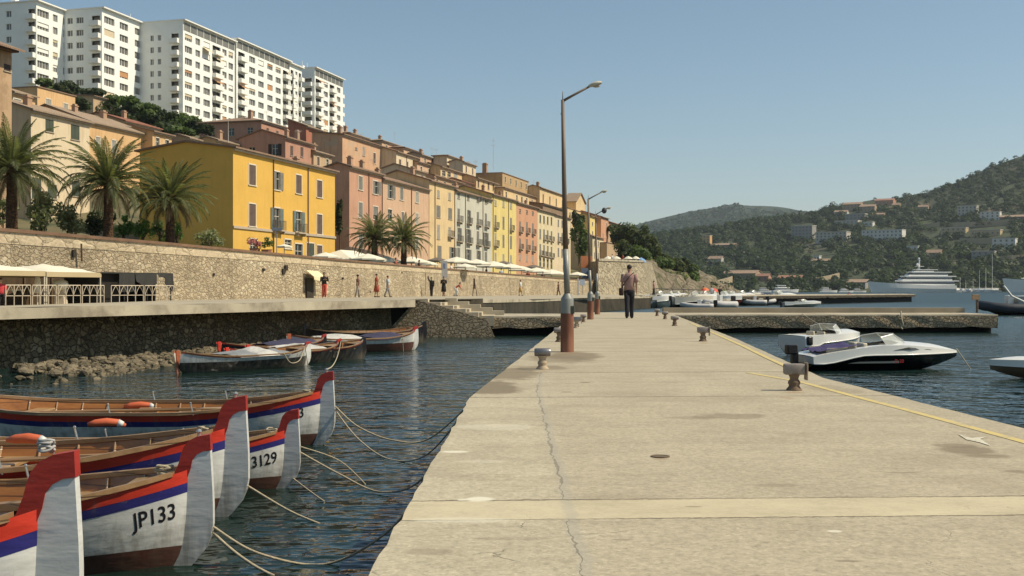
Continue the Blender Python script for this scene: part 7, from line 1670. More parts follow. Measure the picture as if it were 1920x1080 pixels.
    # stern post
    mb = MB(); mb.prism([(-(LB-0.06)*k, -0.02*k, -0.1*k), (-(LB-0.06)*k, -0.02*k, (gz(LB)+sth)*k), (-(LB+0.05)*k, -0.02*k, (gz(LB)+sth)*k), (-(LB+0.03)*k, -0.02*k, -0.1*k)], (0, 0.04*k, 0)); fixn(mb.build('stern_post', hullm if stripes else (topm or BP_R), t))
    if extra:
        for s in (1.35, 2.2):
            for sg in (-1, 1): mb = MB(); y = sg*(gy(s, gz(s))-0.012)*k; mb.tube([(-s*k, y, (gz(s)-0.02)*k), (-(s+0.03)*k, y, (gz(s)+0.10)*k)], 0.008*k, 6); mb.ell((-(s+0.03)*k, y, (gz(s)+0.105)*k), (0.012*k,)*3, n=6, m=4); mb.build('thole_pin', M_STEEL, t)
    if number:
        body, s_r, zc_, size = number
        from mathutils.bvhtree import BVHTree
        hm_ = [c for c in t.children if c.name.startswith('hull')][0].data; bv = BVHTree.FromPolygons([v_.co for v_ in hm_.vertices], [tuple(p.vertices) for p in hm_.polygons])
        def hullpt(s, zz):
            r = bv.ray_cast(Vector((-s*k, -3, zz*k)), Vector((0, 1, 0)))
            return r[0]+Vector((0, -0.0035, 0)) if r[0] else Vector((-s*k, -(gy(s, zz)+0.004)*k, zz*k))
        v, f = textmesh(body, size); v = [(p[0]*0.68, p[1], 0) for p in v]; xs = [p[0] for p in v]; mx = max(xs); vs = []
        for x, z, _ in v: s = s_r+(mx-x); zz = zc_+z+0.06*(1-(s-s_r))*0; sl_ = gz(s)-gz(s_r); zz += sl_*0.8; vs.append(hullpt(s, zz))
        mb = MB(); mb.add(vs, f); mb.build('registration_number', M_NUM, t)
    t['k'] = k
    return t
RZ = rad(14)
ba = gozzo('nearest wooden rowing boat with a broad red-topped stem, at the bottom left corner', 153, 5.15, rad(4), 1.20)
bb = gozzo('wooden rowing boat with the number JP133, second from the camera', 401, 7.0, rad(3), 1.0, number=('JP133', 0.215, 0.30, 0.14))
bc = gozzo('wooden rowing boat with the tallest stem, steel bolt on top, third from camera', 467, 8.5, rad(2), 1.12)
bd = gozzo('small wooden rowing boat with the number 13129, fourth from the camera', 563, 9.7, rad(0), 0.84, number=('13129', 0.22, 0.27, 0.165))
be = gozzo('farthest wooden rowing boat of the near group with the number 13 at its bow', 628, 12.4, rad(-1), 1.0, number=('13', 0.31, 0.32, 0.155))
# fittings on the stems
def wpos(t, s, y, z): k = t['k']; return t.matrix_basis @ Vector((-s*k, y*k, z*k))
for o in (ba, bb, bc, bd, be): o.matrix_basis = Matrix.Translation(o.location) @ Matrix.Rotation(o.rotation_euler.z, 4, 'Z')
def rope(label, pts, r=0.009, mat=None, name='mooring_rope', group='mooring ropes of the rowing boats', cat='rope'):
    P2 = []
    pts = [Vector(p) for p in pts]
    for i in range(len(pts)-1):
        p0 = pts[max(i-1, 0)]; p1 = pts[i]; p2 = pts[i+1]; p3 = pts[min(i+2, len(pts)-1)]
        for j in range(8):
            u = j/8; P2.append(0.5*((2*p1)+(p2-p0)*u+(2*p0-5*p1+4*p2-p3)*u*u+(3*p1-p0-3*p2+p3)*u**3))
    P2.append(pts[-1]); o_ = P2[0].copy(); mb = MB(); mb.tube(P2, r, 6)
    ob = mb.build(name, mat or M_ROPE, loc=o_, smooth=True); return tag(ob, label, cat, group)
def sagrope(label, a, b_, sag, r=0.009, mat=None, n=6, **kw):
    a, b_ = Vector(a), Vector(b_); pts = []
    for i in range(n+1):
        u = i/n; p = a.lerp(b_, u); p.z -= sag*4*u*(1-u); p.z = max(p.z, WZ-0.05); pts.append(p)
    return rope(label, pts, r, mat, **kw)
def edge_at(px, py): g_ = G(px, py); return g_+Vector((-0.02, 0, -0.03))
eb = wpos(bb, 0.0, 0, 0.16)
sagrope('pale mooring rope from the bow of boat JP133 dipping into the water', wpos(bb, 0.01, 0, 0.20), Vector((-1.25, 6.65, WZ-0.03)), 0.05, 0.009)
rope('long mooring rope from boat JP133 rising dark to the pier edge', [wpos(bb, 0.01, 0, 0.235), Vector((-1.55, 6.95, WZ+0.08)), Vector((-1.15, 7.0, WZ+0.0)), Vector((-0.75, 6.7, WZ+0.25)), Vector((-0.45, 6.0, -0.06))], 0.008, M_ROPE)
sagrope('twisted rope hanging from the nearest boat into the bottom of the picture', wpos(ba, 0.0, 0, 0.30), wpos(ba, -0.35, -0.1, -0.14), 0.02, 0.014)
rope('mooring rope from the tall-stemmed boat into the water', [wpos(bc, 0.01, 0, 0.20), Vector((-1.62, 8.35, WZ+0.06)), Vector((-1.30, 8.2, WZ-0.03))], 0.008)
rope('long pale rope from the number 13129 boat to the pier edge', [wpos(bd, 0.0, 0, 0.36), Vector((-1.45, 9.6, WZ+0.13)), Vector((-1.10, 9.4, WZ+0.02)), Vector((-0.75, 9.0, WZ+0.16)), Vector((-0.42, 8.3, -0.08))], 0.008)
rope('short rope trailing from the 13129 boat into the water', [wpos(bd, 0.08, 0, 0.10), Vector((-1.58, 9.2, WZ+0.02)), Vector((-1.40, 9.0, WZ-0.04))], 0.006)
rope('second rope from the 13129 boat slipping into the water', [wpos(bd, 0.0, 0, 0.42), Vector((-1.5, 9.9, WZ+0.20)), Vector((-1.25, 9.9, WZ-0.03))], 0.006)
rope('upper rope from the farthest near boat sagging towards the pier', [wpos(be, 0.0, 0, 0.42), Vector((-1.65, 12.2, WZ+0.22)), Vector((-1.25, 12.0, WZ+0.10)), Vector((-0.85, 11.9, WZ+0.14)), Vector((-0.30, 11.5, -0.06))], 0.009)
rope('lower rope from the farthest near boat running dark to the pier', [wpos(be, 0.0, 0, 0.38), Vector((-1.6, 11.9, WZ+0.12)), Vector((-1.2, 11.3, WZ-0.0)), Vector((-0.8, 10.9, WZ+0.12)), Vector((-0.37, 10.3, -0.05))], 0.008)
# rope turns and lashings lying on the boats
def coil(label, c, r, n, rr=0.008, seed=0, mat=None):
    rnd = random.Random(seed); pts = []
    for i in range(n*7+1): a = i*2*pi/7; q = r*rnd.uniform(0.7, 1.1); pts.append(Vector(c)+Vector((q*math.cos(a), q*0.8*math.sin(a), 0.012*i/7+rnd.uniform(-0.01, 0.01))))
    return rope(label, pts, rr, mat, name='rope_coil', group='rope coils in the rowing boats')
coil('rope coil on the fore deck of boat JP133 behind its stem', wpos(bb, 0.30, 0.02, gz(0.3)+0.0), 0.055, 4, 0.009, 1)
coil('rope lashing on the stem head of the nearest boat', wpos(ba, 0.13, 0.0, 0.80), 0.035, 4, 0.007, 2, pm('grey_rope', (0.40, 0.40, 0.38), 0.9))
coil('rope coil at the bow of the number 13129 boat', wpos(bd, 0.28, 0.0, gz(0.28)), 0.05, 3, 0.007, 3)
coil('knotted rope on the gunwale of the nearest boat', wpos(ba, 0.40, -gy(0.4, gz(0.4)), gz(0.4)+0.03), 0.03, 4, 0.010, 4)
rope('rope end hanging over the red stripe of the nearest boat', [wpos(ba, 0.36, -gy(0.36, gz(0.36))-0.02, gz(0.36)+0.03), wpos(ba, 0.345, -gy(0.345, gz(0.345))-0.03, gz(0.36)-0.06), wpos(ba, 0.335, -gy(0.335, 0.4)-0.02, gz(0.36)-0.17)], 0.012, group='rope ends on the rowing boats')
coil('rope coil behind the stem of the tallest-stemmed boat', wpos(bc, 0.30, 0.0, gz(0.3)), 0.05, 3, 0.008, 5)
coil('rope coil on the bow of the farthest near boat', wpos(be, 0.30, 0.0, gz(0.3)), 0.05, 3, 0.008, 6)
def ringbolt(label, t, s, z):
    mb = MB(); c = wpos(t, s, 0, z); mb.tube([c, c+Vector((0, 0, 0.02))], 0.012, 8); mb.ell(c+Vector((0, 0, 0.028)), (0.017,)*3, n=8, m=6); ob = mb.build('stem_bolt', M_STEEL, t); ob.location = -Vector((0, 0, 0)); 
    inv = t.matrix_basis.inverted(); ob.data.transform(inv)
for t_, nm in ((bb, 'b'), (bc, 'c'), (be, 'e')): ringbolt(nm, t_, 0.09, 0.79)
# rope looped round the gunwale posts of the nearest boat
for i, (s_, y_) in enumerate(((0.46, -0.12), (0.52, -0.02))): 
    mb = MB(); k = ba['k']; mb.tube([(-s_*k, y_*k, (gz(s_)-0.06)*k), (-s_*k, y_*k, (gz(s_)+0.10)*k)], 0.012*k, 7); mb.build('bitt', WD_SEAT, ba)
# life vests, fenders and oars lying in the boats
def floatvest(label, c, rz, L, two=None, group='orange floats lying in the rowing boats'):
    t = thing('life_float', label, 'float', c, rz, group); mb = MB(); mb.tube([(-L/2, 0, 0), (-L*0.3, 0, 0.01), (0, 0, 0.018), (L*0.3, 0, 0.008), (L/2, 0, -0.02)], [0.018, 0.036, 0.04, 0.036, 0.018], 10); mb.build('body', pm('float_orange', (0.58, 0.13, 0.055), 0.5, 0.1), t, smooth=True)
    mb = MB(); mb.tube([(L*0.30, 0, 0.008), (L*0.44, 0, -0.008)], [0.038, 0.026], 10); mb.build('band', pm('float_white', (0.66, 0.66, 0.62), 0.5), t, smooth=True)
def on_boat(t, s, yf, dz=0.03): z = gz(s); return wpos(t, s, yf*gy(s, z), z+dz)
floatvest('orange float on the far gunwale of the farthest near boat', P(263, 762, 13.1), rad(8), 0.36)
floatvest('orange float across the tall-stemmed boat behind a steel pin', P(200, 795, 10.7), rad(12), 0.34)
floatvest('red float at the left edge on the tall-stemmed boat', P(52, 826, 8.7), rad(-8), 0.34)
def oar(label, a, b_):
    t = thing('oar', label, 'oar', a, 0, 'oars lying in the rowing boats'); b2 = Vector(b_)-Vector(a); mb = MB(); mb.tube([(0, 0, 0), b2], 0.018, 8); mb.build('shaft', WD_RAIL, t); mb = MB(); d = b2.normalized(); mb.tube([b2, b2+d*0.10, b2+d*0.4, b2+d*0.44], [0.02, 0.05, 0.06, 0.03], 8, flat=0.3); mb.build('blade', WD_SEAT, t)
oar('pale oar lying along the farthest near boat', wpos(be, 3.9, 0.1, 0.32), wpos(be, 1.6, 0.25, 0.36)); oar('oar with a varnished blade lying in the boat with the tallest stem', wpos(bc, 2.2, -0.05, 0.36), wpos(bc, 0.95, 0.05, 0.40))
t = thing('wicker_box', 'rounded brown wooden box in the farthest near boat', 'box', P(280, 781, 12.9), rad(11)); mb = MB(); mb.bbox((0, 0, 0.02), (0.22, 0.2, 0.12), 0.04, segs=3); mb.build('box_body', WD_IN, t, smooth=True); mb = MB(); mb.bbox((0, 0, 0.086), (0.23, 0.21, 0.014), 0.006); mb.build('lid', WD_SEAT, t)

# boats moored under the quay
QG = 'boats moored under the quay wall'
def at(px, py): d = (HC-WZ)*F/(py-HY); return Vector(((px-CX)/F*d, d, WZ))
M_COVER = pm('grey_boat_cover', (0.25, 0.26, 0.26), 0.6, 0.2, 2.0, bump=0.6, bscale=5, bdist=0.05); M_CVW = pm('white_boat_cover', (0.50, 0.49, 0.45), 0.7, 0.25, 3.0, bump=0.8, bscale=5, bdist=0.05)
def cover(t, s0, s1, rise, mat, seed=0, k=1.0, name='cover', ridge=0.0):
    mb = MB(); n, m_ = 18, 10; vs = []
    for i in range(n+1):
        s = lerp(s0, s1, i/n); z = gz(s); w_ = gy(s, z)+0.02; rz_ = rise*math.sin(pi*(0.12+0.86*i/n))**0.7
        for j in range(m_+1):
            v_ = -1+2*j/m_; q = Vector((s*2.1, v_*2.0, seed)); vs.append((-s*k, v_*w_*k, (z+0.01+rz_*(1-abs(v_)**1.6)+0.05*noise.noise(q*1.7)*(1-v_*v_)-(0.05 if abs(v_) > 0.99 else 0))*k))
    k2 = m_+1; mb.add(vs, [(i*k2+j, (i+1)*k2+j, (i+1)*k2+j+1, i*k2+j+1) for i in range(n) for j in range(m_)]); return mb.build(name, mat, t, smooth=True)
b1 = gozzo('white-bowed boat with a grey cover tent, first under the quay wall', 0, 0, rad(50), 0.80, at=at(582, 684), group=QG, stripes=False, wl=0.27, stemh=0.6, extra=False, sth=0.02, bottom=BP_K, topm=boat_paint('boat_orange', (0.40, 0.11, 0.05)))  # black bottom raised up the hull paints in its shaded side
cover(b1, 1.2, 2.9, 0.10, M_COVER, 1, 0.80); cover(b1, 1.6, 2.3, 0.15, M_CVW, 5, 0.82, 'white_sheet')
b2 = gozzo('black-hulled boat with red gunwale and pale lettering under the quay wall', 0, 0, rad(50), 0.76, at=at(640, 676), group=QG, stripes=False, hullm=BP_K, bottom=BP_K, stemh=0.7, extra=False, sth=0.02)
b3 = gozzo('black boat with a white stem foot and red rail, third under the quay wall', 0, 0, rad(48), 0.80, at=at(686, 672), group=QG, stripes=False, hullm=BP_K, bottom=BP_K, stemh=0.6, extra=False, cap=False, sth=0.02)
cover(b3, 2.0, 3.4, 0.14, M_CVW, 2, 0.8)
b4 = gozzo('orange-railed boat with white hull and a white cover near the steps', 0, 0, rad(36), 0.92, at=at(784, 655), group=QG, stripes=False, wl=0.24, stemh=0.75, extra=False, sth=0.02, topm=boat_paint('boat_orange', (0.50, 0.15, 0.06)))
cover(b4, 2.2, 3.5, 0.12, M_CVW, 3, 0.92); cover(b4, 0.9, 1.9, 0.12, pm('dark_blue_cover', (0.05, 0.045, 0.08), 0.7), 7, 0.93, 'blue_sheet')
b5 = gozzo('black boat with raised dark stem, farthest under the quay wall', 0, 0, rad(30), 0.95, at=at(800, 642), group=QG, stripes=False, hullm=BP_K, bottom=BP_K, extra=False, cap=False, stemh=0.8, topm=BP_K)
b6 = gozzo('dark boat with a red deck half hidden between two boats under the quay', 0, 0, rad(48), 0.76, at=at(612, 664), group=QG, stripes=False, hullm=BP_K, bottom=BP_M, extra=False, stemh=0.7, sth=0.02)
cover(b6, 0.8, 2.6, 0.16, pm('dark_blue_cover', (0.05, 0.045, 0.08), 0.7), 4, 0.76)
for o in (b1, b2, b3, b4, b5, b6): o.matrix_basis = Matrix.Translation(o.location) @ Matrix.Rotation(o.rotation_euler.z, 4, 'Z')
g2 = 'mooring lines of the boats under the quay'
sagrope('thin line from the black lettered boat down to a near red stem', wpos(b2, 0.02, 0, 0.6), wpos(be, 0.09, 0, 0.82), 0.15, 0.008, group=g2)
rope('loop of rope hanging on the side of the white-bowed boat', [on_boat(b1, 0.55, -1.02, 0), on_boat(b1, 0.9, -1.1, -0.26), on_boat(b1, 1.3, -1.1, -0.26), on_boat(b1, 1.5, -1.02, 0)], 0.010, group=g2)
sagrope('line from the orange-railed boat straight into the water', on_boat(b4, 0.9, -1.03, 0), on_boat(b4, 0.88, -1.1, -0.6), 0, 0.008, group=g2)
sagrope('slanting line from the white-bowed boat into the water', on_boat(b1, 0.5, -1.03, 0), on_boat(b1, 0.2, -1.5, -0.62), 0, 0.008, group=g2)

# ================================================================ motor boats on the right
M_GEL = pm('white_gelcoat', (0.72, 0.71, 0.66), 0.22, 0.04, 2.0, spec=0.5, coat=0.3); M_GELC = pm('cream_gelcoat', (0.62, 0.57, 0.46), 0.3, 0.06, 2.0); M_BKH = pm('black_hull', (0.012, 0.011, 0.014), 0.2, 0.2, 2.0, spec=0.5); M_ENG = pm('outboard_black', (0.014, 0.012, 0.012), 0.3, 0.2); M_SMOKE = glass_mat('smoked_glass', (0.10, 0.10, 0.085)); M_PURP = cloth('purple', (0.055, 0.045, 0.13)); M_TUBE = pm('rubber_tube_dark', (0.035, 0.042, 0.055), 0.6, 0.1); M_TUBEG = pm('rubber_tube_grey', (0.50, 0.49, 0.47), 0.6, 0.08); M_SEATC = pm('seat_vinyl', (0.58, 0.52, 0.40), 0.6, 0.1); M_REDT = pm('red_lettering', (0.45, 0.03, 0.03), 0.5)
def wscreen():
    if 'clear_screen' in MATS: return MATS['clear_screen']
    m, nt, b = newmat('clear_screen'); b.inputs['Base Color'].default_value = (0.75, 0.78, 0.72, 1); b.inputs['Roughness'].default_value = 0.05; b.inputs['Alpha'].default_value = 0.42; return m
def motorboat(label, pos, rz, L, B, H, name='speedboat', cat='speedboat', group=None, lower=None, upper=None, screen=True, engine=True, cov=None, seats=True, detail=True, split=0.5, sheer=0.12, sleek=False):
    """stern at x=0, bow at x=L; waterline z=0"""
    lower = lower or M_GEL; upper = upper or M_GEL; t = thing(name, label, cat, pos, rz, group); N = 16
    def bm(u): return B/2*(1-max(0, (u-0.45)/0.55)**2.3)*(0.93+0.07*min(1, u*4))
    def zs(u): return H*(1-sheer*0.4+sheer*1.3*u-sheer*1.1*max(0, u-0.8)*2)
    def zc_(u): return H*(split-0.16+0.30*u+(0.10 if u > 0.24 else 0))
    if sleek:
        def zs(u): return H*(0.60+0.46*min(1, u/0.42)**0.8-0.30*max(0, (u-0.55)/0.45)**1.5)
        def zc_(u): return H*(0.30+0.34*(min(1, max(0, u-0.05)/0.30)**2)*(3-2*min(1, max(0, u-0.05)/0.30))+0.04*u)
    def zk_(u): return -0.10*H+(1.0*H)*max(0, (u-0.60)/0.40)**2.2*0.62
    def xo(u, z): return L*u*(1.0)+max(0, u-0.8)*z*0.5
    us = [i/N for i in range(N)]+[0.985, 1.0]
    def bandm(f0, f1, w0, w1, nz, nm, mat, capz=False):
        mb = MB()
        for sg in (-1, 1):
            vs = []
            for u in us:
                for j in range(nz+1):
                    q = j/nz; z = lerp(f0(u), f1(u), q); vs.append((xo(u, z), sg*max(0.004, bm(u)*lerp(w0, w1, q**0.8)), z))
            n = nz+1; f = [(i*n+j, (i+1)*n+j, (i+1)*n+j+1, i*n+j+1) for i in range(len(us)-1) for j in range(nz)]; mb.add(vs, f if sg < 0 else [x[::-1] for x in f])
        return mb, nm, mat
    mb, _, _ = bandm(zk_, zc_, 0.10, 0.94, 4, '', None); 
    mb.poly([(0, -bm(0)*0.94, zc_(0)), (0, bm(0)*0.94, zc_(0)), (0, bm(0)*0.1, zk_(0)), (0, -bm(0)*0.1, zk_(0))]); mb.build('hull', lower, t, smooth=True)
    mb, _, _ = bandm(zc_, zs, 0.955, 0.93, 3, '', None); mb.poly([(0, -bm(0)*0.95, zc_(0)), (0, bm(0)*0.95, zc_(0)), (0, bm(0)*0.93, zs(0)), (0, -bm(0)*0.93, zs(0))]); mb.build('topside', upper, t, smooth=True)
    mb = MB()
    for sg in (-1, 1): mb.tube([(xo(u, zc_(u)), sg*(max(0.004, bm(u)*0.955)+0.006), zc_(u)) for u in us], H*0.025, 5)
    mb.build('rub_rail', M_GEL, t, smooth=True)
    # deck with cockpit well
    c0, c1 = 0.10, 0.56; mb = MB(); vs = []; ws = 7
    for u in us:
        for j in range(ws+1):
            v_ = -1+2*j/ws; cr = H*0.16*(1-v_*v_)*(1 if u > c1 else 0.2)*min(1, (1-u)*6); vs.append((xo(u, zs(u)), v_*max(0.004, bm(u)*0.93), zs(u)+cr))
    n = ws+1; fc = []
    for i in range(len(us)-1):
        for j in range(ws):
            if c0 <= (us[i]+us[i+1])/2 <= c1 and 1 <= j <= ws-2: continue
            fc.append((i*n+j, (i+1)*n+j, (i+1)*n+j+1, i*n+j+1))
    mb.add(vs, fc); mb.build('deck', upper, t, smooth=True)
    mb = MB(); w_ = B*0.33; mb.box(c0*L, c1*L, -w_, w_, H*0.30, H*0.32); mb.box(c0*L, c1*L, -w_-0.01, -w_, H*0.30, zs(0.3)); mb.box(c0*L, c1*L, w_, w_+0.01, H*0.30, zs(0.3)); mb.box(c0*L-0.01, c0*L, -w_, w_, H*0.3, zs(0.2)); mb.box(c1*L, c1*L+0.01, -w_, w_, H*0.3, zs(0.55)); mb.build('cockpit', M_SEATC, t)
    if seats:
        for y in (-w_*0.5, w_*0.5): mb = MB(); mb.bbox((L*0.40, y, H*0.5), (L*0.09, w_*0.7, H*0.28), 0.02); mb.bbox((L*0.355, y, H*0.86), (L*0.03, w_*0.7, H*0.55), 0.02); mb.build('seat', M_SEATC, t, smooth=True)
    if screen:
        mb = MB(); z0 = zs(0.56)*1.02; hh = H*0.42; wv = bm(0.56)*0.86; a = [(L*0.46, -wv, z0), (L*0.60, -wv*0.75, z0+H*0.06), (L*0.66, 0, z0+H*0.13), (L*0.60, wv*0.75, z0+H*0.06), (L*0.46, wv, z0)]; b_ = [(x-L*0.07*(0.3 if i in (0, 4) else 1), y*0.86, z0+hh*(0.72 if i in (0, 4) else 1)) for i, (x, y, z) in enumerate(a)]
        mb.add(a+b_, [(i, i+1, 6+i, 5+i) for i in range(4)]); ws_ = mb.build('windscreen', wscreen(), t); mb = MB(); mb.tube(b_, H*0.018, 5); mb.tube([a[1], b_[1]], H*0.014, 5); mb.tube([a[3], b_[3]], H*0.014, 5); mb.build('screen_frame', M_GEL, ws_)
    if detail:
        mb = MB()
        for sg in (-1, 1): mb.prism([(L*0.50, sg*(bm(0.5)*0.94+0.004), zs(0.5)*0.80), (L*0.60, sg*(bm(0.6)*0.945+0.004), zs(0.6)*0.93), (L*0.78, sg*(bm(0.78)*0.945+0.006), zs(0.78)*0.90), (L*0.62, sg*(bm(0.62)*0.95+0.006), zs(0.62)*0.82)], (0, sg*0.003, 0))
        mb.build('side_window', M_SMOKE, t)
    if engine:
        mb = MB(); e = H*1.0; mb.bbox((-0.12*L*0.6, 0, e*0.86), (L*0.065, B*0.15, e*0.42), 0.03, segs=3); mb.cbox((-0.085*L*0.6, 0, e*0.38), (L*0.04, B*0.08, e*0.75)); mb.cbox((-0.07*L, 0, -0.1), (L*0.06, B*0.03, 0.16)); mb.build('outboard_motor', M_ENG, t, smooth=False)
    if cov:
        mb = MB(); n, m_ = 12, 8; vs = []
        for i in range(n+1):
            u = lerp(0.05, 0.30, i/n)
            for j in range(m_+1): v_ = -1+2*j/m_; vs.append((L*u, v_*bm(u)*0.8, zs(u)+0.02+H*0.16*noise.noise(Vector((u*22, v_*2.5, 2)))*(1-v_**4)+H*0.09))
        k2 = m_+1; mb.add(vs, [(i*k2+j, (i+1)*k2+j, (i+1)*k2+j+1, i*k2+j+1) for i in range(n) for j in range(m_)]); mb.build('cover', cov, t, smooth=True)
    return t
s1 = at(1500, 693); sp = motorboat('white and black speedboat with a purple cover and black outboard, beside the pier', s1+Vector((0.05, 0, 0)), rad(8), 3.45, 1.35, 0.50, lower=M_BKH, cov=M_PURP, sleek=True)
v, f = textmesh('D 20', 0.10); mb = MB(); mb.add([(1.75+x, -0.64+0.10*max(0, (1.75+x-1.6))*0.2, 0.17+y) for x, y, _ in v], f); mb.build('registration_number', M_REDT, sp)
s2 = at(1462, 668); sp2 = motorboat('plump white open motorboat moored behind the black and white speedboat', s2+Vector((0.35, 0.2, 0)), rad(24), 2.15, 1.25, 0.54, group=None, name='motorboat', cat='motorboat', detail=False, split=0.62, engine=False)
mb = MB(); mb.bbox((0.12, -0.56, 0.40), (0.16, 0.10, 0.22), 0.03); mb.build('fender', M_ENG, sp2, smooth=True)
s3 = at(1884, 712); motorboat('white boat with brown hull poking in at the right edge', s3+Vector((2.6, 0.2, 0)), rad(176), 2.7, 1.1, 0.34, lower=pm('brown_hull', (0.20, 0.14, 0.09), 0.4), name='motorboat', cat='motorboat', engine=False, screen=True)
sagrope('mooring rope from the speedboat bow into the water', s1+Vector((3.5, 0.5, 0.42)), s1+Vector((3.72, 0.25, -0.03)), 0, 0.010, group='mooring ropes by the right jetty')
rope('pale rope with a loop hanging down the face of the right jetty', [P(1689, 584, 44.5), P(1691, 600, 44.3), P(1693, 609, 44.3), P(1689, 613, 44.3), P(1692, 617, 44.3)], 0.03, group='mooring ropes by the right jetty')
sagrope('thin rope from the right jetty down to the plump white motorboat', P(1504, 588, 44.6), s2+Vector((1.6, 0.8, 0.62)), 0.05, 0.012, group='mooring ropes by the right jetty')
motorboat('small white speedboat crossing between the two jetties on the right', at(1468, 575.5), rad(4), 3.75, 1.5, 0.50, engine=True, detail=False)
mb = MB(); q = at(1461, 575.5)
def rib(label, pos, rz, L, B, H, tube, group=None, console=True):
    t = thing('inflatable_boat', label, 'inflatable boat', pos, rz, group); r = H*0.42
    pts = [(0, -B/2, H*0.6), (L*0.6, -B/2, H*0.62), (L*0.85, -B*0.33, H*0.75), (L, 0, H*0.88), (L*0.85, B*0.33, H*0.75), (L*0.6, B/2, H*0.62), (0, B/2, H*0.6)]
    P2 = []
    for i in range(6):
        for j in range(4): P2.append(Vector(pts[i]).lerp(Vector(pts[i+1]), j/4))
    P2.append(Vector(pts[-1])); mb = MB(); mb.tube(P2, r, 10); mb.build('tube', tube, t, smooth=True)
    mb = MB(); mb.loft([[(0, -B*0.42, H*0.5), (0, 0, -0.15), (0, B*0.42, H*0.5)], [(L*0.6, -B*0.42, H*0.5), (L*0.6, 0, -0.12), (L*0.6, B*0.42, H*0.5)], [(L*0.92, -0.03, H*0.6), (L*0.92, 0, H*0.45), (L*0.92, 0.03, H*0.6)]]); mb.build('hull', M_BKH if tube is M_TUBE else M_GEL, t)
    if console: mb = MB(); mb.bbox((L*0.45, 0, H*1.2), (L*0.12, B*0.3, H*1.1), 0.04); mb.build('console', M_GEL, t); mb = MB(); mb.bbox((L*0.2, 0, H*1.0), (L*0.16, B*0.4, H*0.6), 0.05); mb.build('seat', M_SEATC, t)
    mb = MB(); mb.bbox((-0.15, 0, H*1.15), (0.35, 0.32, H*1.0), 0.06); mb.cbox((-0.12, 0, H*0.3), (0.16, 0.14, H*1.4)); mb.build('outboard_motor', M_ENG, t); return t
rb = rib('dark inflatable boat tied up at the right edge beside a grey yacht stern', at(1902, 590.5)+Vector((1.2, 0, 0)), rad(178), 3.4, 1.9, 0.75, M_TUBE)
gy_ = at(1903, 591); t = motorboat('grey-green motor yacht stern cropped by the right edge', gy_+Vector((0.4, 1.4, 0)), rad(-5), 9, 3.0, 1.3, lower=pm('grey_green_hull', (0.30, 0.33, 0.31), 0.35), upper=pm('grey_green_hull', (0.30, 0.33, 0.31)), name='motor_yacht', cat='yacht', engine=False, screen=False, detail=False)
mb = MB(); a = P(1882, 536, 74); mb.tube([a, P(1897, 555, 74), P(1925, 568, 74)], 0.07, 6); tag(mb.build('flag_staff', M_GEL, loc=a), 'white slanting staff on the grey yacht at the right edge', 'staff')
# the cluster of small boats moored beyond the pier
CG = 'small boats moored beyond the pier head'
cl = [(1206, 577, 10, 4.0, 'W', 'white speedboat leftmost of the small moored boats', 3.0), (1226, 573, 40, 4.5, 'W', 'white speedboat with raised bow, second of the small moored boats', 4.2), (1262, 578, 5, 4.4, 'K', 'black-hulled boat with cream cover among the small moored boats', 3.6), (1270, 571, 6, 5.0, 'C', 'long cream boat behind the black-hulled one', 5.5), (1302, 573, 20, 3.6, 'C', 'cream boat left of the red and brown boats', 3.2), (1322, 576, -15, 3.4, 'R', 'red boat in the middle of the small moored boats', 3.4), (1338, 571, 15, 3.6, 'B', 'bluish boat behind the grey inflatable', 4.0), (1364, 568, 10, 3.2, 'R', 'red and white boat right of the grey inflatable', 3.6), (1244, 570, 30, 3.6, 'R', 'red-hulled boat behind the raised-bow speedboat', 3.6), (1290, 577, 12, 3.6, 'W', 'white boat between the black-hulled and cream boats', 3.0), (1314, 570, 25, 3.6, 'O', 'orange boat behind the red boat of the small moored boats', 3.2), (1352, 574, 35, 3.6, 'W', 'white boat just left of the grey inflatable', 2.6), (1388, 566, 10, 3.6, 'K', 'dark boat behind the pale grey inflatable', 3.4), (1424, 568, 8, 4.0, 'P', 'boat with a violet cover at the right end of the small moored boats', 4.8)]
hm = {'W': M_GEL, 'K': M_BKH, 'C': M_GELC, 'R': pm('red_hull', (0.34, 0.06, 0.04), 0.4), 'B': pm('blue_grey_hull', (0.20, 0.24, 0.32), 0.4), 'P': M_GEL, 'O': pm('orange_hull', (0.45, 0.15, 0.05), 0.4)}
for i, (px, py, a, B, c, lb, L) in enumerate(cl):
    motorboat(lb, at(px, py), rad(a), L, 1.8, 1.05, group=CG, lower=hm[c], upper=M_GELC if c in 'KC' else M_GEL, detail=False, engine=(i % 2 == 0), cov={'K': M_GELC, 'C': M_CANV, 'P': M_PURP, 'W': M_CVW}.get(c), name='motorboat', cat='motorboat')
rib('white inflatable nearest the pier head among the small moored boats', at(1338, 581), rad(170), 2.6, 1.4, 0.5, M_TUBEG, CG); rib('grey inflatable right of the nearest white inflatable', at(1372, 580), rad(200), 2.6, 1.6, 0.7, M_TUBEG, CG); rib('pale grey inflatable with low tubes, right part of the small moored boats', at(1392, 572), rad(6), 3.6, 1.5, 0.55, M_TUBEG, CG); rib('pale grey inflatable in front of the violet covered boat', at(1436, 573), rad(175), 2.6, 1.4, 0.6, M_TUBEG, CG)
for i, (px, c, lb) in enumerate(((1334, blu, 'person in light blue standing among the small moored boats'), (1350, dk, 'dark dressed person standing on a moored boat'), (1319, red, 'person in red standing among the small moored boats'))):
    person(lb, at(px, 573)+Vector((0, 0, 0.42)), rad(40*i), c, dk, 1.65, group='people on the small moored boats')

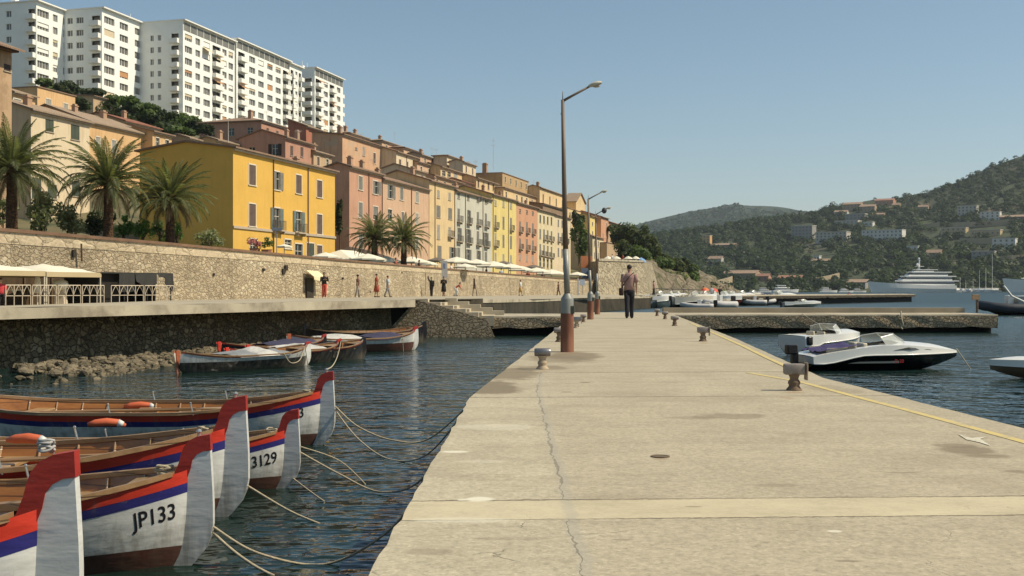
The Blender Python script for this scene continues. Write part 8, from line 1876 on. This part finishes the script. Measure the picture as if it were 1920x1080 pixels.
# ================================================================ yachts across the bay
M_YW = pm('yacht_white', (0.86, 0.84, 0.79), 0.3, 0.04, 0.1); M_YG = pm('yacht_dark_glass', (0.07, 0.07, 0.075), 0.2, 0.2, 0.1); M_YDK = pm('yacht_teak', (0.30, 0.21, 0.13), 0.7)
def superyacht(label, px_stern, px_bow, d, decks, mast=True, group='large motor yachts across the bay'):
    a = Vector(((px_stern-CX)/F*d, d, WZ)); L = abs(px_bow-px_stern)*d/F; sg = 1 if px_bow > px_stern else -1
    t = thing('motor_yacht', label, 'yacht', a, (0 if sg > 0 else pi)+rad(13), group); B = L*0.16; H = L*0.105
    def hb(u): return B/2*(1-max(0, (u-0.5)/0.5)**2.4)
    rings = []
    for i in range(15):
        u = i/14; w_ = max(0.05, hb(u)); zt = H*(0.72+0.42*u*u); fl = L*u; rings.append([(fl, -w_*0.7, -1.0), (fl+L*0.02*u, -w_*0.96, zt*0.5), (fl+L*0.05*u, -w_, zt), (fl+L*0.05*u, w_, zt), (fl+L*0.02*u, w_*0.96, zt*0.5), (fl, w_*0.7, -1.0)])
    mb = MB(); mb.loft(rings); fixn(mb.build('hull', M_YW, t))
    z = H*0.75
    for i, (u0, u1, hh, wf) in enumerate(decks):
        mb = MB(); w_ = B/2*wf; h_ = hh*L
        bot = [(u0*L, -w_, z), (u1*L, -w_*0.75, z), (u1*L+h_*0.4, 0, z), (u1*L, w_*0.75, z), (u0*L, w_, z)]; tp = [(u0*L+h_*0.1, -w_*0.95, z+h_), (u1*L-h_*1.6, -w_*0.72, z+h_), (u1*L-h_*1.2, 0, z+h_), (u1*L-h_*1.6, w_*0.72, z+h_), (u0*L+h_*0.1, w_*0.95, z+h_)]
        mb.loft([bot, tp]); fixn(mb.build('deckhouse', M_YW, t)); mb = MB(); e = 0.12
        g0 = [(x*1.0, y*1.012+(-e if y < 0 else e if y > 0 else 0), 0) for x, y, _ in bot]
        mb.loft([[(lerp(p[0], q[0], 0.36)+(0.1 if abs(p[1]) < 1e-6 else 0), lerp(p[1], q[1], 0.36)*1.02+math.copysign(0.06, p[1]), lerp(p[2], q[2], 0.36)) for p, q in zip(bot, tp)], [(lerp(p[0], q[0], 0.80)+(0.1 if abs(p[1]) < 1e-6 else 0), lerp(p[1], q[1], 0.80)*1.02+math.copysign(0.06, p[1]), lerp(p[2], q[2], 0.80)) for p, q in zip(bot, tp)]], caps=False); fixn(mb.build('window_band', M_YG, t))
        mb = MB(); o0 = u0*L-L*0.05; mb.prism([(o0, -w_*1.06, z+h_+0.002), (u1*L-h_*1.0, -w_*0.82, z+h_+0.002), (u1*L-h_*0.2, 0, z+h_+0.002), (u1*L-h_*1.0, w_*0.82, z+h_+0.002), (o0, w_*1.06, z+h_+0.002)], (0, 0, h_*0.26)); fixn(mb.build('deck_overhang', M_YW, t)); z += h_*1.27
    if mast:
        mb = MB(); xm = L*mast; mb.tube([(xm, 0, z-0.5), (xm-L*0.004, 0, z+L*0.10)], [L*0.012, L*0.006], 8); mb.box(xm-L*0.045, xm+L*0.03, -B*0.2, B*0.2, z+L*0.03, z+L*0.036); mb.ell((xm+L*0.02, 0, z+L*0.055), (L*0.013,)*3); mb.box(xm-L*0.02, xm+L*0.02, -0.3, 0.3, z+L*0.10, z+L*0.105); mb.ell((xm, 0, z+L*0.118), (L*0.012,)*3); mb.build('mast', M_YW, t, smooth=False)
    return t
y1 = superyacht('huge white motor yacht with several decks and radar mast, right of centre across the bay', 1786, 1618, 715, ((0.02, 0.72, 0.042, 0.92), (0.05, 0.66, 0.040, 0.86), (0.10, 0.58, 0.036, 0.76), (0.26, 0.50, 0.02, 0.5)), 0.42)
y1['category'] = 'yacht'
superyacht('second huge white motor yacht cropped by the right edge', 2080, 1862, 690, ((0.1, 0.86, 0.036, 0.92), (0.2, 0.80, 0.036, 0.86), (0.3, 0.7, 0.032, 0.76)), 0.5)
sm_ = [(1420, 1454, 700, 'small white motor yacht left of the pair of cruisers'), (1448, 1500, 690, 'white flybridge cruiser left of the quay shed'), (1536, 1572, 700, 'white cruiser left of the red flags, before the quay'), (1572, 1602, 705, 'white cruiser beside the quay shed'), (1598, 1626, 712, 'white cruiser moored at the bow of the huge yacht'), (1406, 1424, 712, 'tiny grey cruiser at the foot of the cliff')]
for px0, px1, d, lb in sm_: superyacht(lb, px0, px1, d, ((0.12, 0.70, 0.075, 0.85), (0.2, 0.55, 0.07, 0.7)), False, 'small motor yachts across the bay')
mg = 'sailing boats at the far marina'
for i, (px, top, lb) in enumerate(((1801, 520, 'white sailing boat just right of the huge yacht stern'), (1812, 526, 'second sailing boat right of the huge yacht'), (1826, 522, 'sailing boat in the middle of the far marina row'), (1838, 506, 'sailing boat with a tall mast in the far marina'), (1850, 502, 'sailing boat with grey mast left of the cropped yacht'), (1862, 476, 'sailing boat with the tallest mast beside the cropped yacht'), (1790, 536, 'low white boat touching the huge yacht stern'))):
    d = 735-i*3; q = Vector(((px-CX)/F*d, d, WZ)); t = thing('sailing_boat', lb, 'sailing boat', q, rad(100+i*17), mg); mb = MB(); mb.loft([[(x, -w_*0.6, -0.4), (x, -w_, 1.3+0.3*u), (x, w_, 1.3+0.3*u), (x, w_*0.6, -0.4)] for u, x, w_ in ((0, -5, 1.4), (0.4, -1, 1.8), (0.75, 3, 1.2), (1, 6, 0.05))]); fixn(mb.build('hull', M_YW, t)); mb = MB(); mb.bbox((-1, 0, 1.8), (4.5, 2.0, 0.9), 0.2); mb.build('cabin', M_YW, t); hm_ = (548-top)*d/F; mb = MB(); mb.tube([(0.5, 0, 1.3), (0.5, 0, hm_)], [0.14, 0.09], 5); mb.tube([(0.4, 0, 2.6), (-4, 0, 2.5)], 0.12, 5); mb.build('mast', M_YW, t)

for i, (px, y, lb) in enumerate(((1322, 546, 'orange parasol on the quay behind the small moored boats'), (1338, 548, 'red-orange parasol on the quay right of the orange one'))):
    q = P(px, y, 150); t = thing('parasol', lb, 'parasol', Vector((q.x, q.y, 0.33)), 0.3*i, 'parasols on the far quay'); h_ = max(0.35, q.z-0.33); mb = MB(); mb.lathe([(0.75, h_), (0.45, h_+0.3), (0.04, h_+0.5)], 8); mb.build('canopy', pm('orange_canvas%s' % ('_red' if i else ''), (0.62, 0.17-0.08*i, 0.06), 0.8), t); mb = MB(); mb.tube([(0, 0, -0.1), (0, 0, h_+0.4)], 0.03, 5); mb.build('pole', M_POST, t)
# ================================================================ air
m = bpy.data.materials.new('haze_air'); m.use_nodes = True; nt = m.node_tree; nt.nodes.clear()
out = nt.nodes.new('ShaderNodeOutputMaterial'); pv = nt.nodes.new('ShaderNodeVolumePrincipled'); pv.inputs['Color'].default_value = (0.76, 0.87, 0.97, 1); pv.inputs['Density'].default_value = 0.000085; pv.inputs['Anisotropy'].default_value = 0.2
nt.links.new(pv.outputs[0], out.inputs['Volume'])
HAZE = True
if HAZE:
    mb = MB(); mb.box(-1500, 3300, -70, 4250, -8.5, 330); tag(mb.build('haze', m), kind='stuff')
for o in list(bpy.data.objects):
    for k in ('k', '_used', '_W', '_D', '_H'):
        if k in o: del o[k]
